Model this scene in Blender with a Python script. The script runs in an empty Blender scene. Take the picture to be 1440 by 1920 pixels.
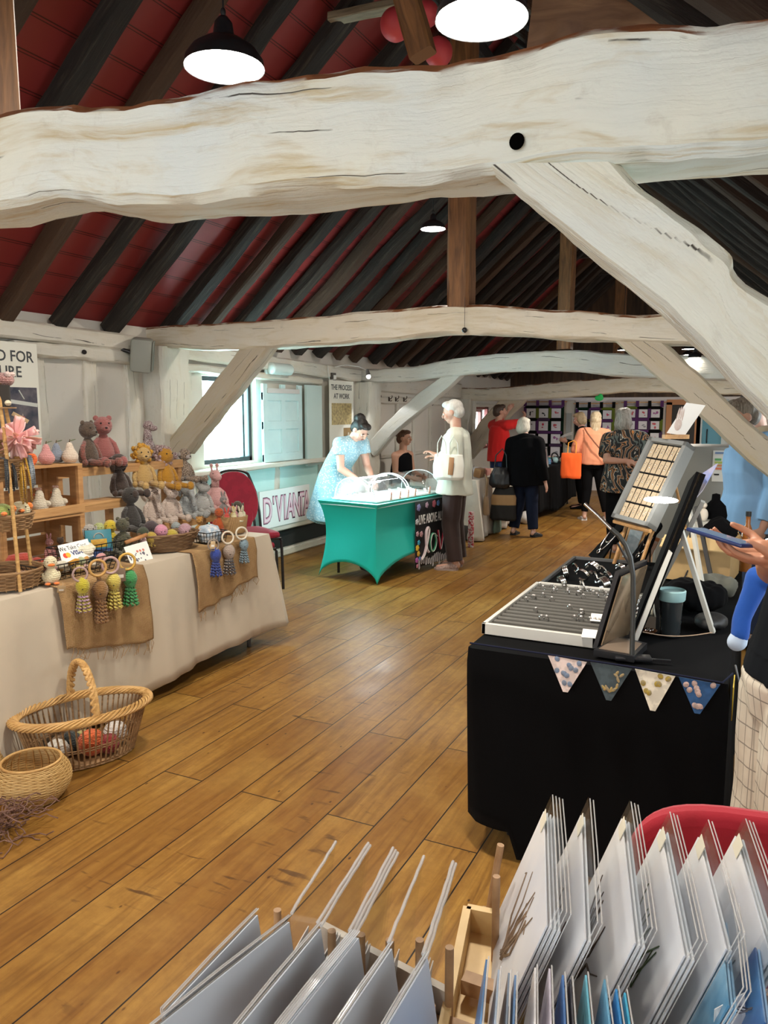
import bpy, bmesh, math, random
from mathutils import Vector, Matrix, noise, Euler
random.seed(7)
C = bpy.context.scene.collection
PI = math.pi
V = Vector
def lerp(a, b, t): return a + (b - a) * t
# ------------------------------------------------------------------ camera
F = 1441.0; CP = math.atan(190 / F); CT = math.atan(708 * math.cos(CP) / F); EYE = 1.6
cd = bpy.data.cameras.new('camera'); cam = bpy.data.objects.new('camera', cd); C.objects.link(cam)
cam.location = (0, 0, EYE); cam.rotation_euler = (PI / 2 - CP, 0, CT)
cd.sensor_fit = 'HORIZONTAL'; cd.sensor_width = 36; cd.lens = F / 1440 * 36; cd.clip_start = 0.05; cd.clip_end = 100
bpy.context.scene.camera = cam
def ray(x, y):
    a = (x - 720) / F; b = -(y - 960) / F
    fz = math.cos(CP) + b * math.sin(CP); uz = b * math.cos(CP) - math.sin(CP)
    return V((fz * -math.sin(CT) + a * math.cos(CT), fz * math.cos(CT) + a * math.sin(CT), uz))
def at(x, y, X=None, Y=None, Z=None):
    """a measured point of the photograph on a plane of the room (X, Y or Z constant)"""
    r = ray(x, y)
    t = X / r.x if X is not None else Y / r.y if Y is not None else (Z - EYE) / r.z
    return V((r.x * t, r.y * t, EYE + r.z * t))
# ------------------------------------------------------------------ materials
class NT:
    def __init__(s, name):
        s.m = bpy.data.materials.new(name); s.m.use_nodes = True; s.t = s.m.node_tree; s.b = s.t.nodes['Principled BSDF']
    def n(s, typ, ins=None, **kw):
        nd = s.t.nodes.new('ShaderNode' + typ)
        for k, v in kw.items(): setattr(nd, k, v)
        for k, v in (ins or {}).items(): s.set(nd, k, v)
        return nd
    def set(s, nd, k, v):
        i = nd.inputs[k]
        if hasattr(v, 'is_output') or isinstance(v, bpy.types.NodeSocket): s.t.links.new(v, i)
        else:
            if i.type == 'RGBA' and len(v) == 3: v = (*v, 1)
            i.default_value = v
    def co(s, kind='Object', scale=(1, 1, 1), rot=(0, 0, 0), loc=(0, 0, 0)):
        tc = s.n('TexCoord')
        return s.n('Mapping', {'Vector': tc.outputs[kind], 'Scale': scale, 'Rotation': rot, 'Location': loc}).outputs[0]
    def noise(s, vec, scale, detail=4, rough=.55, dist=0):
        return s.n('TexNoise', {'Vector': vec, 'Scale': scale, 'Detail': detail, 'Roughness': rough, 'Distortion': dist}).outputs['Fac']
    def ramp(s, f, stops):
        r = s.n('ValToRGB', {'Fac': f}); e = r.color_ramp.elements
        while len(e) < len(stops): e.new(.5)
        for q, (p, c) in zip(e, stops):
            q.position = p; q.color = (c, c, c, 1) if isinstance(c, (int, float)) else (*c, 1)
        return r.outputs[0]
    def mix(s, f, a, b, mode='MIX'):
        m = s.n('Mix', data_type='RGBA', blend_type=mode)
        s.set(m, 0, f); s.set(m, 6, a); s.set(m, 7, b); return m.outputs[2]
    def math(s, op, a, b=0.0, c=0.0):
        m = s.n('Math', operation=op); s.set(m, 0, a); s.set(m, 1, b); s.set(m, 2, c); return m.outputs[0]
    def bump(s, h, st=.3, d=.01):
        bn = s.n('Bump', {'Height': h, 'Strength': st, 'Distance': d}); s.set(s.b, 'Normal', bn.outputs[0])
    def out(s, col=None, rough=None, **kw):
        if col is not None: s.set(s.b, 'Base Color', col)
        if rough is not None: s.set(s.b, 'Roughness', rough)
        for k, v in kw.items(): s.set(s.b, k.replace('_', ' '), v)
        return s.m
_cache = {}
def plain(col, rough=.6, metal=0., col2=None, ns=8, bump=0, bs=60, key=None, **kw):
    k = ('p', tuple(col), rough, metal, col2, ns, bump, bs, tuple(sorted(kw.items())))
    if k in _cache: return _cache[k]
    t = NT(key or 'surface'); v = t.co()
    c = col if col2 is None else t.mix(t.ramp(t.noise(v, ns), [(.35, 0.), (.65, 1.)]), col, col2)
    if bump: t.bump(t.noise(v, bs, 3), bump, .004)
    _cache[k] = t.out(c, rough, Metallic=metal, **kw); return _cache[k]
def emis(col, st):
    k = ('e', col, st)
    if k not in _cache:
        t = NT('glow'); _cache[k] = t.out((.8, .8, .8), .5, Emission_Color=col, Emission_Strength=st)
    return _cache[k]
def knit(col, col2=None, rows=90, stripe=0):
    """crochet: rows of stitches; col2 = flecks or stripes"""
    k = ('k', col, col2, rows, stripe)
    if k in _cache: return _cache[k]
    t = NT('crochet'); v = t.co()
    w = t.n('TexWave', {'Vector': v, 'Scale': rows * .314, 'Distortion': 1.2, 'Detail': 1, 'Detail Scale': 6.}, wave_type='BANDS', bands_direction='Z').outputs['Fac']
    vo = t.n('TexVoronoi', {'Vector': v, 'Scale': rows * 1.6}).outputs['Distance']
    c = col
    if col2 is not None:
        f = t.ramp(t.noise(v, 150 if not stripe else 3, 2), [(.47, 0.), (.53, 1.)]) if not stripe else \
            t.ramp(t.n('TexWave', {'Vector': v, 'Scale': stripe * .314}, wave_type='BANDS', bands_direction='Z').outputs['Fac'], [(.45, 0.), (.55, 1.)])
        c = t.mix(f, col, col2)
    c = t.mix(t.math('MULTIPLY', t.noise(v, 40), .35), c, tuple(x * .6 for x in col))
    t.bump(t.math('ADD', w, t.math('MULTIPLY', vo, 1.4)), .55, .004)
    _cache[k] = t.out(c, .95, Sheen_Weight=.3); return _cache[k]
def whitewash(name='whitewash', tint=(.80, .76, .66), stain=.5, cool=(.72, .76, .74), brown=True):
    t = NT(name); v = t.co('UV'); vs = t.co('UV', (2.2, 11, 1)); vg = t.co('UV', (5, 70, 1))
    base = t.mix(t.ramp(t.noise(v, 2.2, 3), [(.35, 0.), (.65, 1.)]), tint, cool)
    st = t.ramp(t.noise(vs, 1.0, 5, .6, 1.2), [(.46, 0.), (.64, 1.)])
    gr = t.ramp(t.noise(vg, 1, 4, .6, .8), [(.40, 0.), (.62, 1.)])
    m = t.math('MULTIPLY', st, t.math('MULTIPLY_ADD', gr, .7, .3))
    c = t.mix(t.math('MULTIPLY', m, stain), base, (.46, .35, .14))
    c = t.mix(t.math('MULTIPLY', t.ramp(t.noise(v, 14, 5, .7), [(.58, 0.), (.72, 1.)]), .35), c, (.42, .40, .33))
    if brown:   # worn arrises and cracks
        g = t.n('NewGeometry'); sp = t.n('SeparateXYZ', {0: g.outputs['Normal']})
        wear = t.math('MULTIPLY', t.ramp(sp.outputs[2], [(.35, 0.), (.6, 1.)]), t.ramp(t.noise(t.co('UV', (6, 25, 1)), 1., 4), [(.40, 0.), (.5, 1.)]))
        c = t.mix(wear, c, (.22, .085, .03))
    cr = t.ramp(t.n('TexWave', {'Vector': t.co('UV', (.35, 3.2, 1)), 'Scale': 1.0, 'Distortion': 5.5, 'Detail': 4, 'Detail Scale': 1.2, 'Detail Roughness': .62}, bands_direction='Y').outputs['Fac'], [(0.0, 1.), (.004, 0.)])
    cr = t.math('MULTIPLY', cr, t.ramp(t.noise(v, 3.1), [(.52, 0.), (.56, 1.)]))
    c = t.mix(cr, c, (.03, .025, .02))
    h = t.math('ADD', t.math('MULTIPLY', gr, .13), t.math('MULTIPLY', t.noise(v, 9, 5, .65), .9)); h = t.math('SUBTRACT', h, cr)
    t.bump(h, .5, .012)
    return t.out(c, .62)
M = {}
M['ww'] = whitewash('whitewash', (.72, .65, .52), .45, (.68, .65, .56))
M['ww_nb'] = whitewash('whitewash_near_brace', (.72, .74, .64), .45, (.66, .72, .70), False)
M['ww_near'] = whitewash('whitewash_near', (.74, .755, .64), .80, (.66, .73, .71))
M['ww_brace'] = whitewash('whitewash_brace', (.53, .45, .34), .35, (.50, .45, .36), False)
M['ww_wall'] = whitewash('whitewash_stud', (.68, .64, .55), .18, (.64, .63, .57), False)
M['ww_cool'] = whitewash('whitewash_cool', (.60, .58, .52), .15, (.55, .55, .52), False)
def darkwood():
    t = NT('rafter_oak'); vg = t.co('UV', (2.0, 26, 1)); o = t.n('ObjectInfo').outputs['Random']
    g = t.noise(vg, 1.3, 6, .65, .6)
    c = t.ramp(g, [(.3, (.006, .005, .004)), (.54, (.018, .014, .011)), (.68, (.055, .045, .034)), (.82, (.17, .135, .09))])
    c = t.mix(t.ramp(o, [(.55, 0.), (.95, .5)]), c, (.12, .055, .022))
    t.bump(g, .8, .02); return t.out(c, .85)
M['rafter'] = darkwood()
def brownwood(name='brown_oak', a=(.10, .042, .014), b=(.27, .12, .04), sc=(3, 30, 1), rough=.6, kind='UV'):
    t = NT(name); g = t.noise(t.co(kind, sc), 1.2, 5, .6, .8)
    c = t.ramp(g, [(.3, a), (.65, b), (.85, tuple(min(1, x * 1.5) for x in b))]); t.bump(g, .4, .006); return t.out(c, rough)
M['oak'] = brownwood()
def redboard():
    t = NT('red_boards'); v = t.co(); sp = t.n('SeparateXYZ', {0: v})
    x = t.math('FRACT', t.math('MULTIPLY', sp.outputs[0], 1 / .19))
    gl = t.ramp(x, [(0, 1.), (.02, 1.), (.035, 0.), (.075, 0.), (.09, 1.), (.11, 1.), (.125, 0.)])
    c = t.mix(t.noise(v, 1.1, 2), (.20, .022, .022), (.30, .045, .042))
    c = t.mix(gl, c, (.05, .008, .008)); t.bump(gl, -.6, .01); return t.out(c, .42)
M['red'] = redboard()
def floor_m():
    t = NT('oak_boards'); v = t.co('Object', rot=(0, 0, PI / 2), loc=(.4, .0, 0))
    br = t.n('TexBrick', {'Vector': v, 'Color1': (0, 0, 0), 'Color2': (1, 1, 1), 'Mortar': (.5, .5, .5), 'Scale': 1.0, 'Mortar Size': .0028, 'Mortar Smooth': .1, 'Bias': 0., 'Brick Width': 2.1, 'Row Height': .21}, offset=.37, offset_frequency=2)
    pid = br.outputs['Color']; mo = br.outputs['Fac']
    pv = t.n('VectorMath', {0: v, 1: t.n('CombineXYZ', {2: t.math('MULTIPLY', pid, 17.)}).outputs[0]}, operation='ADD').outputs[0]
    gv = t.n('Mapping', {'Vector': pv, 'Scale': (1.2, 16, 1)}).outputs[0]
    g = t.noise(gv, 1.6, 6, .6, 1.0); f = t.noise(pv, 2.3, 3)
    c = t.ramp(g, [(.28, (.135, .058, .011)), (.5, (.28, .138, .027)), (.72, (.38, .205, .043))])
    c = t.mix(t.ramp(pid, [(0., .55), (.5, .12), (1., 0.)]), c, (.19, .072, .014))
    c = t.mix(t.ramp(f, [(.5, 0.), (.75, .5)]), c, (.43, .25, .055))
    kn = t.ramp(t.n('TexVoronoi', {'Vector': t.n('Mapping', {'Vector': pv, 'Scale': (5, 9, 5)}).outputs[0], 'Scale': 1.3}).outputs['Distance'], [(.03, 1.), (.07, 0.)])
    c = t.mix(kn, c, (.05, .018, .006))
    c = t.mix(t.math('MULTIPLY', t.ramp(t.noise(pv, 22, 5, .7), [(.42, 0.), (.62, 1.)]), .30), c, (.15, .062, .012))
    sc = t.ramp(t.noise(t.n('Mapping', {'Vector': v, 'Scale': (26, 5, 1)}).outputs[0], 1.1, 3, .5, .3), [(.62, 0.), (.70, 1.)])
    sc = t.math('MULTIPLY', sc, t.ramp(t.noise(v, 1.7, 2), [(.52, 0.), (.58, .8)]))
    c = t.mix(sc, c, (.07, .028, .008)); c = t.mix(mo, c, (.012, .006, .003))
    h = t.math('SUBTRACT', t.math('MULTIPLY', g, .4), t.math('MULTIPLY', mo, 2.)); t.bump(h, .35, .006)
    return t.out(c, t.ramp(f, [(.3, .34), (.7, .50)]), Specular_IOR_Level=.35)
M['floor'] = floor_m()
def plaster(name, a, b):
    t = NT(name); v = t.co(); n1 = t.noise(v, 1.3, 4); n2 = t.noise(v, 8, 5, .7)
    c = t.mix(t.ramp(n1, [(.35, 0.), (.65, 1.)]), a, b)
    c = t.mix(t.ramp(n2, [(.62, 0.), (.8, .4)]), c, tuple(x * .7 for x in a))
    t.bump(t.math('ADD', n1, t.math('MULTIPLY', n2, .3)), .4, .02); return t.out(c, .8)
M['plaster'] = plaster('plaster', (.68, .63, .55), (.62, .60, .55))
M['plaster_pink'] = plaster('plaster_rose', (.72, .66, .64), (.68, .64, .62))
# ------------------------------------------------------------------ mesh helpers
class MB:
    def __init__(s): s.bm = bmesh.new(); s.uv = None
    def _x(s, verts, m):
        if m is not None: bmesh.ops.transform(s.bm, matrix=m, verts=verts)
        return s
    def box(s, c, d, rot=None, bev=0, m=None):
        r = bmesh.ops.create_cube(s.bm, size=1)['verts']
        for v in r: v.co = V((v.co.x * d[0], v.co.y * d[1], v.co.z * d[2]))
        if bev:
            es = list({e for v in r for e in v.link_edges})
            r = list({v for f in bmesh.ops.bevel(s.bm, geom=es, offset=bev, segments=2, affect='EDGES', profile=.5)['faces'] for v in f.verts} | {v for v in r if v.is_valid})
        R = (Euler(rot).to_matrix().to_4x4() if rot is not None else Matrix())
        s._x(r, Matrix.Translation(c) @ R); return s._x(r, m)
    def sph(s, c, r, rot=None, u=16, v=10, m=None):
        if not hasattr(r, '__len__'): r = (r, r, r)
        q = bmesh.ops.create_uvsphere(s.bm, u_segments=u, v_segments=v, radius=1)['verts']
        R = Euler(rot).to_matrix().to_4x4() if rot is not None else Matrix()
        s._x(q, Matrix.Translation(c) @ R @ Matrix.Diagonal((*r, 1))); return s._x(q, m)
    def cyl(s, a, b, r0, r1=None, n=12, caps=True, m=None, flat=1.0):
        a, b = V(a), V(b); r1 = r0 if r1 is None else r1; L = (b - a).length
        if L < 1e-6: return s
        q = bmesh.ops.create_cone(s.bm, cap_ends=caps, segments=n, radius1=max(r0, 1e-4), radius2=max(r1, 1e-4), depth=L)['verts']
        R = (b - a).to_track_quat('Z', 'Y').to_matrix().to_4x4()
        s._x(q, Matrix.Translation((a + b) / 2) @ R @ Matrix.Diagonal((1, flat, 1, 1))); return s._x(q, m)
    def cap(s, a, b, r0, r1=None, n=12):      # round-ended cone
        r1 = r0 if r1 is None else r1
        s.sph(a, r0, u=n, v=8); s.sph(b, r1, u=n, v=8); return s.cyl(a, b, r0, r1, n)
    def tube(s, pts, r, n=8, closed=False):
        P = [V(p) for p in pts]; N = len(P); rings = []
        up = V((0, 0, 1)); prev = None
        for i, p in enumerate(P):
            a = P[(i - 1) % N] if closed or i > 0 else p; b = P[(i + 1) % N] if closed or i < N - 1 else p
            t = (b - a).normalized() if (b - a).length > 1e-9 else up
            if prev is None: prev = t.orthogonal().normalized()
            x = (prev - t * prev.dot(t)); x = x.normalized() if x.length > 1e-6 else t.orthogonal().normalized(); y = t.cross(x); prev = x
            rr = r(i / max(1, N - 1)) if callable(r) else (r[i] if hasattr(r, '__len__') else r)
            rings.append([s.bm.verts.new(p + (x * math.cos(2 * PI * k / n) + y * math.sin(2 * PI * k / n)) * rr) for k in range(n)])
        for i in range(N if closed else N - 1):
            A, B = rings[i], rings[(i + 1) % N]
            for k in range(n): s.bm.faces.new((A[k], A[(k + 1) % n], B[(k + 1) % n], B[k]))
        if not closed:
            s.bm.faces.new(rings[0][::-1]); s.bm.faces.new(rings[-1])
        return s
    def lathe(s, prof, c=(0, 0, 0), n=24, sx=1, sy=1, close=False):
        R = [[s.bm.verts.new((c[0] + r * math.cos(2 * PI * k / n) * sx, c[1] + r * math.sin(2 * PI * k / n) * sy, c[2] + z)) for k in range(n)] for r, z in prof]
        for i in range(len(R) - 1):
            for k in range(n): s.bm.faces.new((R[i][k], R[i][(k + 1) % n], R[i + 1][(k + 1) % n], R[i + 1][k]))
        if close: s.bm.faces.new(R[0][::-1]); s.bm.faces.new(R[-1])
        return s
    def grid(s, fn, nu, nv, closeu=False):
        G = [[s.bm.verts.new(fn(i / nu, j / nv)) for j in range(nv + 1)] for i in range(nu + (0 if closeu else 1))]
        L = len(G)
        for i in range(nu):
            for j in range(nv): s.bm.faces.new((G[i][j], G[(i + 1) % L][j], G[(i + 1) % L][j + 1], G[i][j + 1]))
        return s
    def poly(s, pts, th=None, nrm=None):
        P = [V(p) for p in pts]; a = [s.bm.verts.new(p) for p in P]
        if th is None: s.bm.faces.new(a); return s
        nn = V(nrm) if nrm is not None else (P[1] - P[0]).cross(P[2] - P[0]).normalized()
        b = [s.bm.verts.new(p - nn * th) for p in P]; s.bm.faces.new(a); s.bm.faces.new(b[::-1])
        for i in range(len(a)):
            j = (i + 1) % len(a); s.bm.faces.new((a[i], b[i], b[j], a[j]))
        return s
    def ring(s, c, R, r, axis=(0, 0, 1), n=28, m=8, arc=1., sx=1, sy=1):
        q = V(axis).to_track_quat('Z', 'Y')
        pts = [V(c) + q @ V((R * sx * math.cos(2 * PI * arc * i / n), R * sy * math.sin(2 * PI * arc * i / n), 0)) for i in range(n if arc == 1. else n + 1)]
        return s.tube(pts, r, m, closed=arc == 1.)
def obj(name, mb, mat, parent=None, smooth=True, world=False, solid=0, bevel=0, sub=0):
    bm = mb.bm if isinstance(mb, MB) else mb
    if world and parent is not None: bmesh.ops.transform(bm, matrix=parent.matrix_basis.inverted(), verts=bm.verts)
    bmesh.ops.recalc_face_normals(bm, faces=bm.faces) if not (isinstance(mb, MB) and getattr(mb, 'open', False)) else None
    me = bpy.data.meshes.new(name); bm.to_mesh(me); bm.free()
    if smooth:
        me.polygons.foreach_set('use_smooth', [True] * len(me.polygons))
        if smooth != 'all':
            try: me.set_sharp_from_angle(angle=math.radians(42))
            except Exception: pass
    for m in (mat if isinstance(mat, (list, tuple)) else [mat]): me.materials.append(m)
    o = bpy.data.objects.new(name, me); C.objects.link(o)
    if parent is not None: o.parent = parent
    if solid: md = o.modifiers.new('s', 'SOLIDIFY'); md.thickness = solid
    if bevel: md = o.modifiers.new('b', 'BEVEL'); md.width = bevel; md.segments = 2; md.limit_method = 'ANGLE'
    if sub: md = o.modifiers.new('u', 'SUBSURF'); md.levels = md.render_levels = sub
    return o
def thing(name, label, cat, loc=(0, 0, 0), rz=0, group=None, rot=None):
    o = bpy.data.objects.new(name, None); C.objects.link(o); o.empty_display_size = .05
    o.location = loc; o.rotation_euler = rot if rot else (0, 0, rz)
    o.matrix_basis = Matrix.Translation(V(loc)) @ Euler(rot if rot else (0, 0, rz)).to_matrix().to_4x4()
    return tag(o, label, cat, group)
def tag(o, label, cat, group=None, kind='thing'):
    o['label'] = label; o['category'] = cat; o['kind'] = kind
    if group: o['group'] = group
    return o
def struct(name, mb, mat, **k):
    o = obj(name, mb, mat, **k); o['kind'] = 'structure'; return o
def label_part(o, s): o['label'] = s; return o
def dup(root, loc=None, rz=None, label=None, group=None):
    r = root.copy(); C.objects.link(r)
    if loc is not None: r.location = loc
    if rz is not None: r.rotation_euler = (0, 0, rz)
    if label: r['label'] = label
    if group: r['group'] = group
    for ch in list(root.children):
        c = ch.copy(); C.objects.link(c); c.parent = r
        for g in list(ch.children):
            d = g.copy(); C.objects.link(d); d.parent = c
    return r
def ordn(i): return ['first', 'second', 'third', 'fourth', 'fifth', 'sixth', 'seventh', 'eighth', 'ninth', 'tenth', 'eleventh', 'twelfth', 'thirteenth', 'fourteenth', 'fifteenth', 'sixteenth', 'seventeenth', 'eighteenth', 'nineteenth', 'twentieth'][i]
def timber(name, top, bot, y0, y1, mat, n=36, rough=.006, seed=0, parent=None, ch=.018):
    """hewn timber lying in a plane Y = const: outline given by matching top and bottom (x, z) polylines"""
    def samp(pl, t):
        t = t * (len(pl) - 1); i = min(int(t), len(pl) - 2); f = t - i
        p0, p1, p2, p3 = pl[max(i - 1, 0)], pl[i], pl[i + 1], pl[min(i + 2, len(pl) - 1)]
        r = []
        for k in (0, 1):
            m1 = (p2[k] - p0[k]) / 2 * (1 if i > 0 else 2); m2 = (p3[k] - p1[k]) / 2 * (1 if i + 2 < len(pl) else 2)
            r.append((2 * f**3 - 3 * f**2 + 1) * p1[k] + (f**3 - 2 * f**2 + f) * m1 + (-2 * f**3 + 3 * f**2) * p2[k] + (f**3 - f**2) * m2)
        return V(r)
    bm = bmesh.new(); uvl = bm.loops.layers.uv.new('UVMap'); rings = []; L = 0; prev = None; us = []
    for i in range(n + 1):
        t = i / n; a = samp(top, t); b = samp(bot, t); h = (a - b).length; d = (a - b) / max(h, 1e-6); mid = (a + b) / 2
        if prev is not None: L += (mid - prev).length
        prev = mid; us.append(L)
        c = min(ch, h * .2); w = y1 - y0
        sec = [(0, c), (0, h * .33), (0, h * .66), (0, h - c), (c, h), (w * .5, h), (w - c, h), (w, h - c), (w, h * .5), (w, c), (w - c, 0), (w * .5, 0), (c, 0)]
        rg = []; vv = 0; pv = None
        for (yy, hh) in sec:
            p = V((b.x + d.x * hh, y0 + yy, b.y + d.y * hh))
            q = noise.noise_vector(p * 4 + V((seed, 0, 0))) * rough * 1.6 + noise.noise_vector(p * 17 + V((seed, 3, 0))) * rough * .6
            if pv is not None: vv += math.hypot(yy - pv[0], hh - pv[1])
            pv = (yy, hh); rg.append((bm.verts.new(p + q), vv))
        rings.append(rg)
    per = rings[0][-1][1] + .03; K = len(rings[0])
    for i in range(n):
        for k in range(K):
            k2 = (k + 1) % K
            f = bm.faces.new((rings[i][k][0], rings[i][k2][0], rings[i + 1][k2][0], rings[i + 1][k][0]))
            v1 = rings[i][k][1]; v2 = rings[i][k2][1] if k2 else per
            for lp, (u, v) in zip(f.loops, ((us[i], v1), (us[i], v2), (us[i + 1], v2), (us[i + 1], v1))): lp[uvl].uv = (u + seed * 3.3, v + seed)
    bm.faces.new([q[0] for q in rings[0]]); bm.faces.new([q[0] for q in rings[-1]][::-1])
    return obj(name, bm, mat, parent)
def bar(name, a, b, w, h, mat, n=14, rough=.008, seed=0, parent=None, up=(0, 0, 1)):
    """squared timber from a to b, UV along its length"""
    a, b = V(a), V(b); t = (b - a).normalized(); x = t.cross(V(up)).normalized(); y = x.cross(t)
    bm = bmesh.new(); uvl = bm.loops.layers.uv.new('UVMap'); rings = []; L = (b - a).length
    c = min(w, h) * .12
    sec = [(-w/2, -h/2 + c), (-w/2, 0), (-w/2, h/2 - c), (-w/2 + c, h/2), (0, h/2), (w/2 - c, h/2), (w/2, h/2 - c), (w/2, 0), (w/2, -h/2 + c), (w/2 - c, -h/2), (0, -h/2), (-w/2 + c, -h/2)]
    for i in range(n + 1):
        p0 = a.lerp(b, i / n); rg = []
        bend = noise.noise_vector(p0 * 1.1 + V((seed * 7.7, 0, 0))) * rough * 2.5
        for (sx, sy) in sec:
            p = p0 + x * sx + y * sy
            rg.append(bm.verts.new(p + bend + noise.noise_vector(p * 7 + V((seed, seed, 0))) * rough))
        rings.append(rg)
    K = len(sec); vs = [0]
    for k in range(K): vs.append(vs[-1] + math.dist(sec[k], sec[(k + 1) % K]))
    for i in range(n):
        for k in range(K):
            k2 = (k + 1) % K; f = bm.faces.new((rings[i][k], rings[i][k2], rings[i + 1][k2], rings[i + 1][k]))
            for lp, (u, v) in zip(f.loops, ((i / n * L, vs[k]), (i / n * L, vs[k + 1]), ((i + 1) / n * L, vs[k + 1]), ((i + 1) / n * L, vs[k]))): lp[uvl].uv = (u + seed * 5.1, v + seed * 1.7)
    bm.faces.new(rings[0]); bm.faces.new(rings[-1][::-1])
    return obj(name, bm, mat, parent)
def text(name, s, size, mat, parent, mtx, ext=.0006, align='LEFT', sx=1.0, bold=0, font=None):
    cu = bpy.data.curves.new(name, 'FONT'); cu.body = s; cu.size = size; cu.extrude = ext; cu.align_x = align; cu.offset = bold; cu.resolution_u = 3
    o = bpy.data.objects.new('tmp', cu); C.objects.link(o); dg = bpy.context.evaluated_depsgraph_get()
    me = bpy.data.meshes.new_from_object(o.evaluated_get(dg)); C.objects.unlink(o); bpy.data.objects.remove(o)
    me.transform(Matrix.Diagonal((sx, 1, 1, 1))); me.transform(mtx); me.materials.clear(); me.materials.append(mat)
    r = bpy.data.objects.new(name, me); C.objects.link(r); r.parent = parent; return r
def basis(o, x, y):
    """matrix with origin o, local X along x, local Y along y"""
    x = V(x).normalized(); y = V(y); y = (y - x * y.dot(x)).normalized(); z = x.cross(y)
    m = Matrix((x, y, z)).transposed().to_4x4(); m.translation = V(o); return m
# ------------------------------------------------------------------ the room shell
WX = -4.75; EX = .80; RX = -1.97; EZ = 2.20; TAN = math.tan(math.radians(41)); RZ = EZ + (RX - WX) * TAN
Y0, Y1 = -3.2, 15.8; GY = 15.8
BAY = [1.35, 5.12, 8.95, 12.75]
mb = MB(); mb.box(((WX + EX) / 2, (Y0 + Y1) / 2, -.05), (EX - WX + .4, Y1 - Y0 + .4, .1)); struct('floor', mb, M['floor'])
def slope(name, x0, sgn):
    L = (RX - WX + .25) / math.cos(math.atan(TAN)) + .1
    mb = MB(); mb.box((L / 2, 0, .03), (L, Y1 - Y0 + .4, .06)); o = struct(name, mb, M['red'])
    o.matrix_basis = Matrix.Translation((x0 - .18 * sgn, (Y0 + Y1) / 2, EZ + .12 - .18 * TAN)) @ Matrix.Rotation(-math.atan(TAN) * sgn, 4, 'Y') @ Matrix.Rotation(0 if sgn > 0 else PI, 4, 'Z')
    return o
slope('ceiling', WX, 1)
o = slope('ceiling', EX, -1)
# long wall with two windows (built as slabs round the openings)
WIN1 = (5.84, 6.70, 1.08, 1.93); WIN2 = (13.35, 14.15, .95, 1.62)
mb = MB(); T = .22; xc = WX - T / 2
def wseg(ya, yb, za, zb): mb.box((xc, (ya + yb) / 2, (za + zb) / 2), (T, yb - ya, zb - za))
wseg(Y0, WIN1[0], 0, EZ + .1); wseg(WIN1[0], WIN1[1], 0, WIN1[2]); wseg(WIN1[0], WIN1[1], WIN1[3], EZ + .1)
wseg(WIN1[1], WIN2[0], 0, EZ + .1); wseg(WIN2[0], WIN2[1], 0, WIN2[2]); wseg(WIN2[0], WIN2[1], WIN2[3], EZ + .1); wseg(WIN2[1], Y1, 0, EZ + .1)
struct('wall_left', mb, M['plaster'])
mb = MB(); xc = EX + T / 2; RW = [(-2.2, -.6), (2.0, 3.6), (5.9, 7.3), (9.7, 11.0), (13.3, 14.4)]; y = Y0
for a, b in RW:
    wseg(y, a, 0, EZ + .1); wseg(a, b, 0, 1.0); wseg(a, b, 1.95, EZ + .1); y = b
wseg(y, Y1, 0, EZ + .1); struct('wall_right', mb, M['plaster'])
def gable(name, y, hole=None):
    mb = MB(); P = [(WX - .2, 0), (EX + .2, 0), (EX + .2, EZ), (RX, RZ + .15), (WX - .2, EZ)]
    if hole is None: mb.poly([(x, y, z) for x, z in P], .2, (0, -1, 0))
    else:
        x0, x1, z0, z1 = hole
        mb.poly([(WX - .2, y, 0), (x0, y, 0), (x0, y, z1), (x0, y, 2.9), (WX - .2, y, EZ)], .2, (0, -1, 0))
        mb.poly([(x1, y, 0), (EX + .2, y, 0), (EX + .2, y, EZ), (x1, y, 2.9)], .2, (0, -1, 0))
        mb.poly([(x0, y, 0), (x1, y, 0), (x1, y, z0), (x0, y, z0)], .2, (0, -1, 0))
        mb.poly([(x0, y, z1), (x1, y, z1), (x1, y, 2.9), (RX, y, RZ + .1), (x0, y, 2.9)], .2, (0, -1, 0))
    return struct(name, mb, M['plaster_pink'] if y > 0 else M['plaster'])
gable('wall_back', GY); mb = MB(); mb.poly([(WX - .2, GY - .02, 1.86), (EX + .2, GY - .02, 1.86), (EX + .2, GY - .02, EZ + .1), (RX, GY - .02, RZ + .2), (WX - .2, GY - .02, EZ + .1)], .03, (0, -1, 0)); struct('wall_gable', mb, brownwood('gable_boards', (.025, .014, .008), (.09, .05, .025), (9, 9, 1), .8, 'Object'))
gable('wall_front', Y0, (-3.6, -.4, .9, 2.2))
# timbers of the frame ------------------------------------------------
def P(pts, Y): return [(lambda q: (q.x, q.z))(at(x, y, Y=Y)) for x, y in pts]
YB = BAY[0]
top = P([(0, 212), (230, 196), (480, 150), (720, 112), (960, 86), (1200, 45), (1440, 20)], YB)
bot = P([(0, 385), (230, 384), (480, 364), (720, 343), (960, 316), (1200, 296), (1440, 268)], YB)
top = [(WX - .1, 2.17), (-3.1, 2.31)] + top + [(.35, 2.20), (EX + .1, 2.16)]
bot = [(WX - .1, 1.95), (-3.1, 2.08)] + bot + [(.35, 2.0), (EX + .1, 1.98)]
b = timber('tie_beam', top, bot, YB, YB + .175, M['ww_near'], n=110, rough=.009, seed=1.3)
tag(b, 'huge flaking whitewashed tie beam closest overhead, crossing the whole upper view', 'beam')
mb = MB(); q = at(969, 265, Y=YB - .004); mb.sph(q, (.0135, .005, .0140)); k = obj('peg_hole', mb, plain((.002, .002, .002), 1., Specular_IOR_Level=0.), b)
YB = BAY[1]
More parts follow.
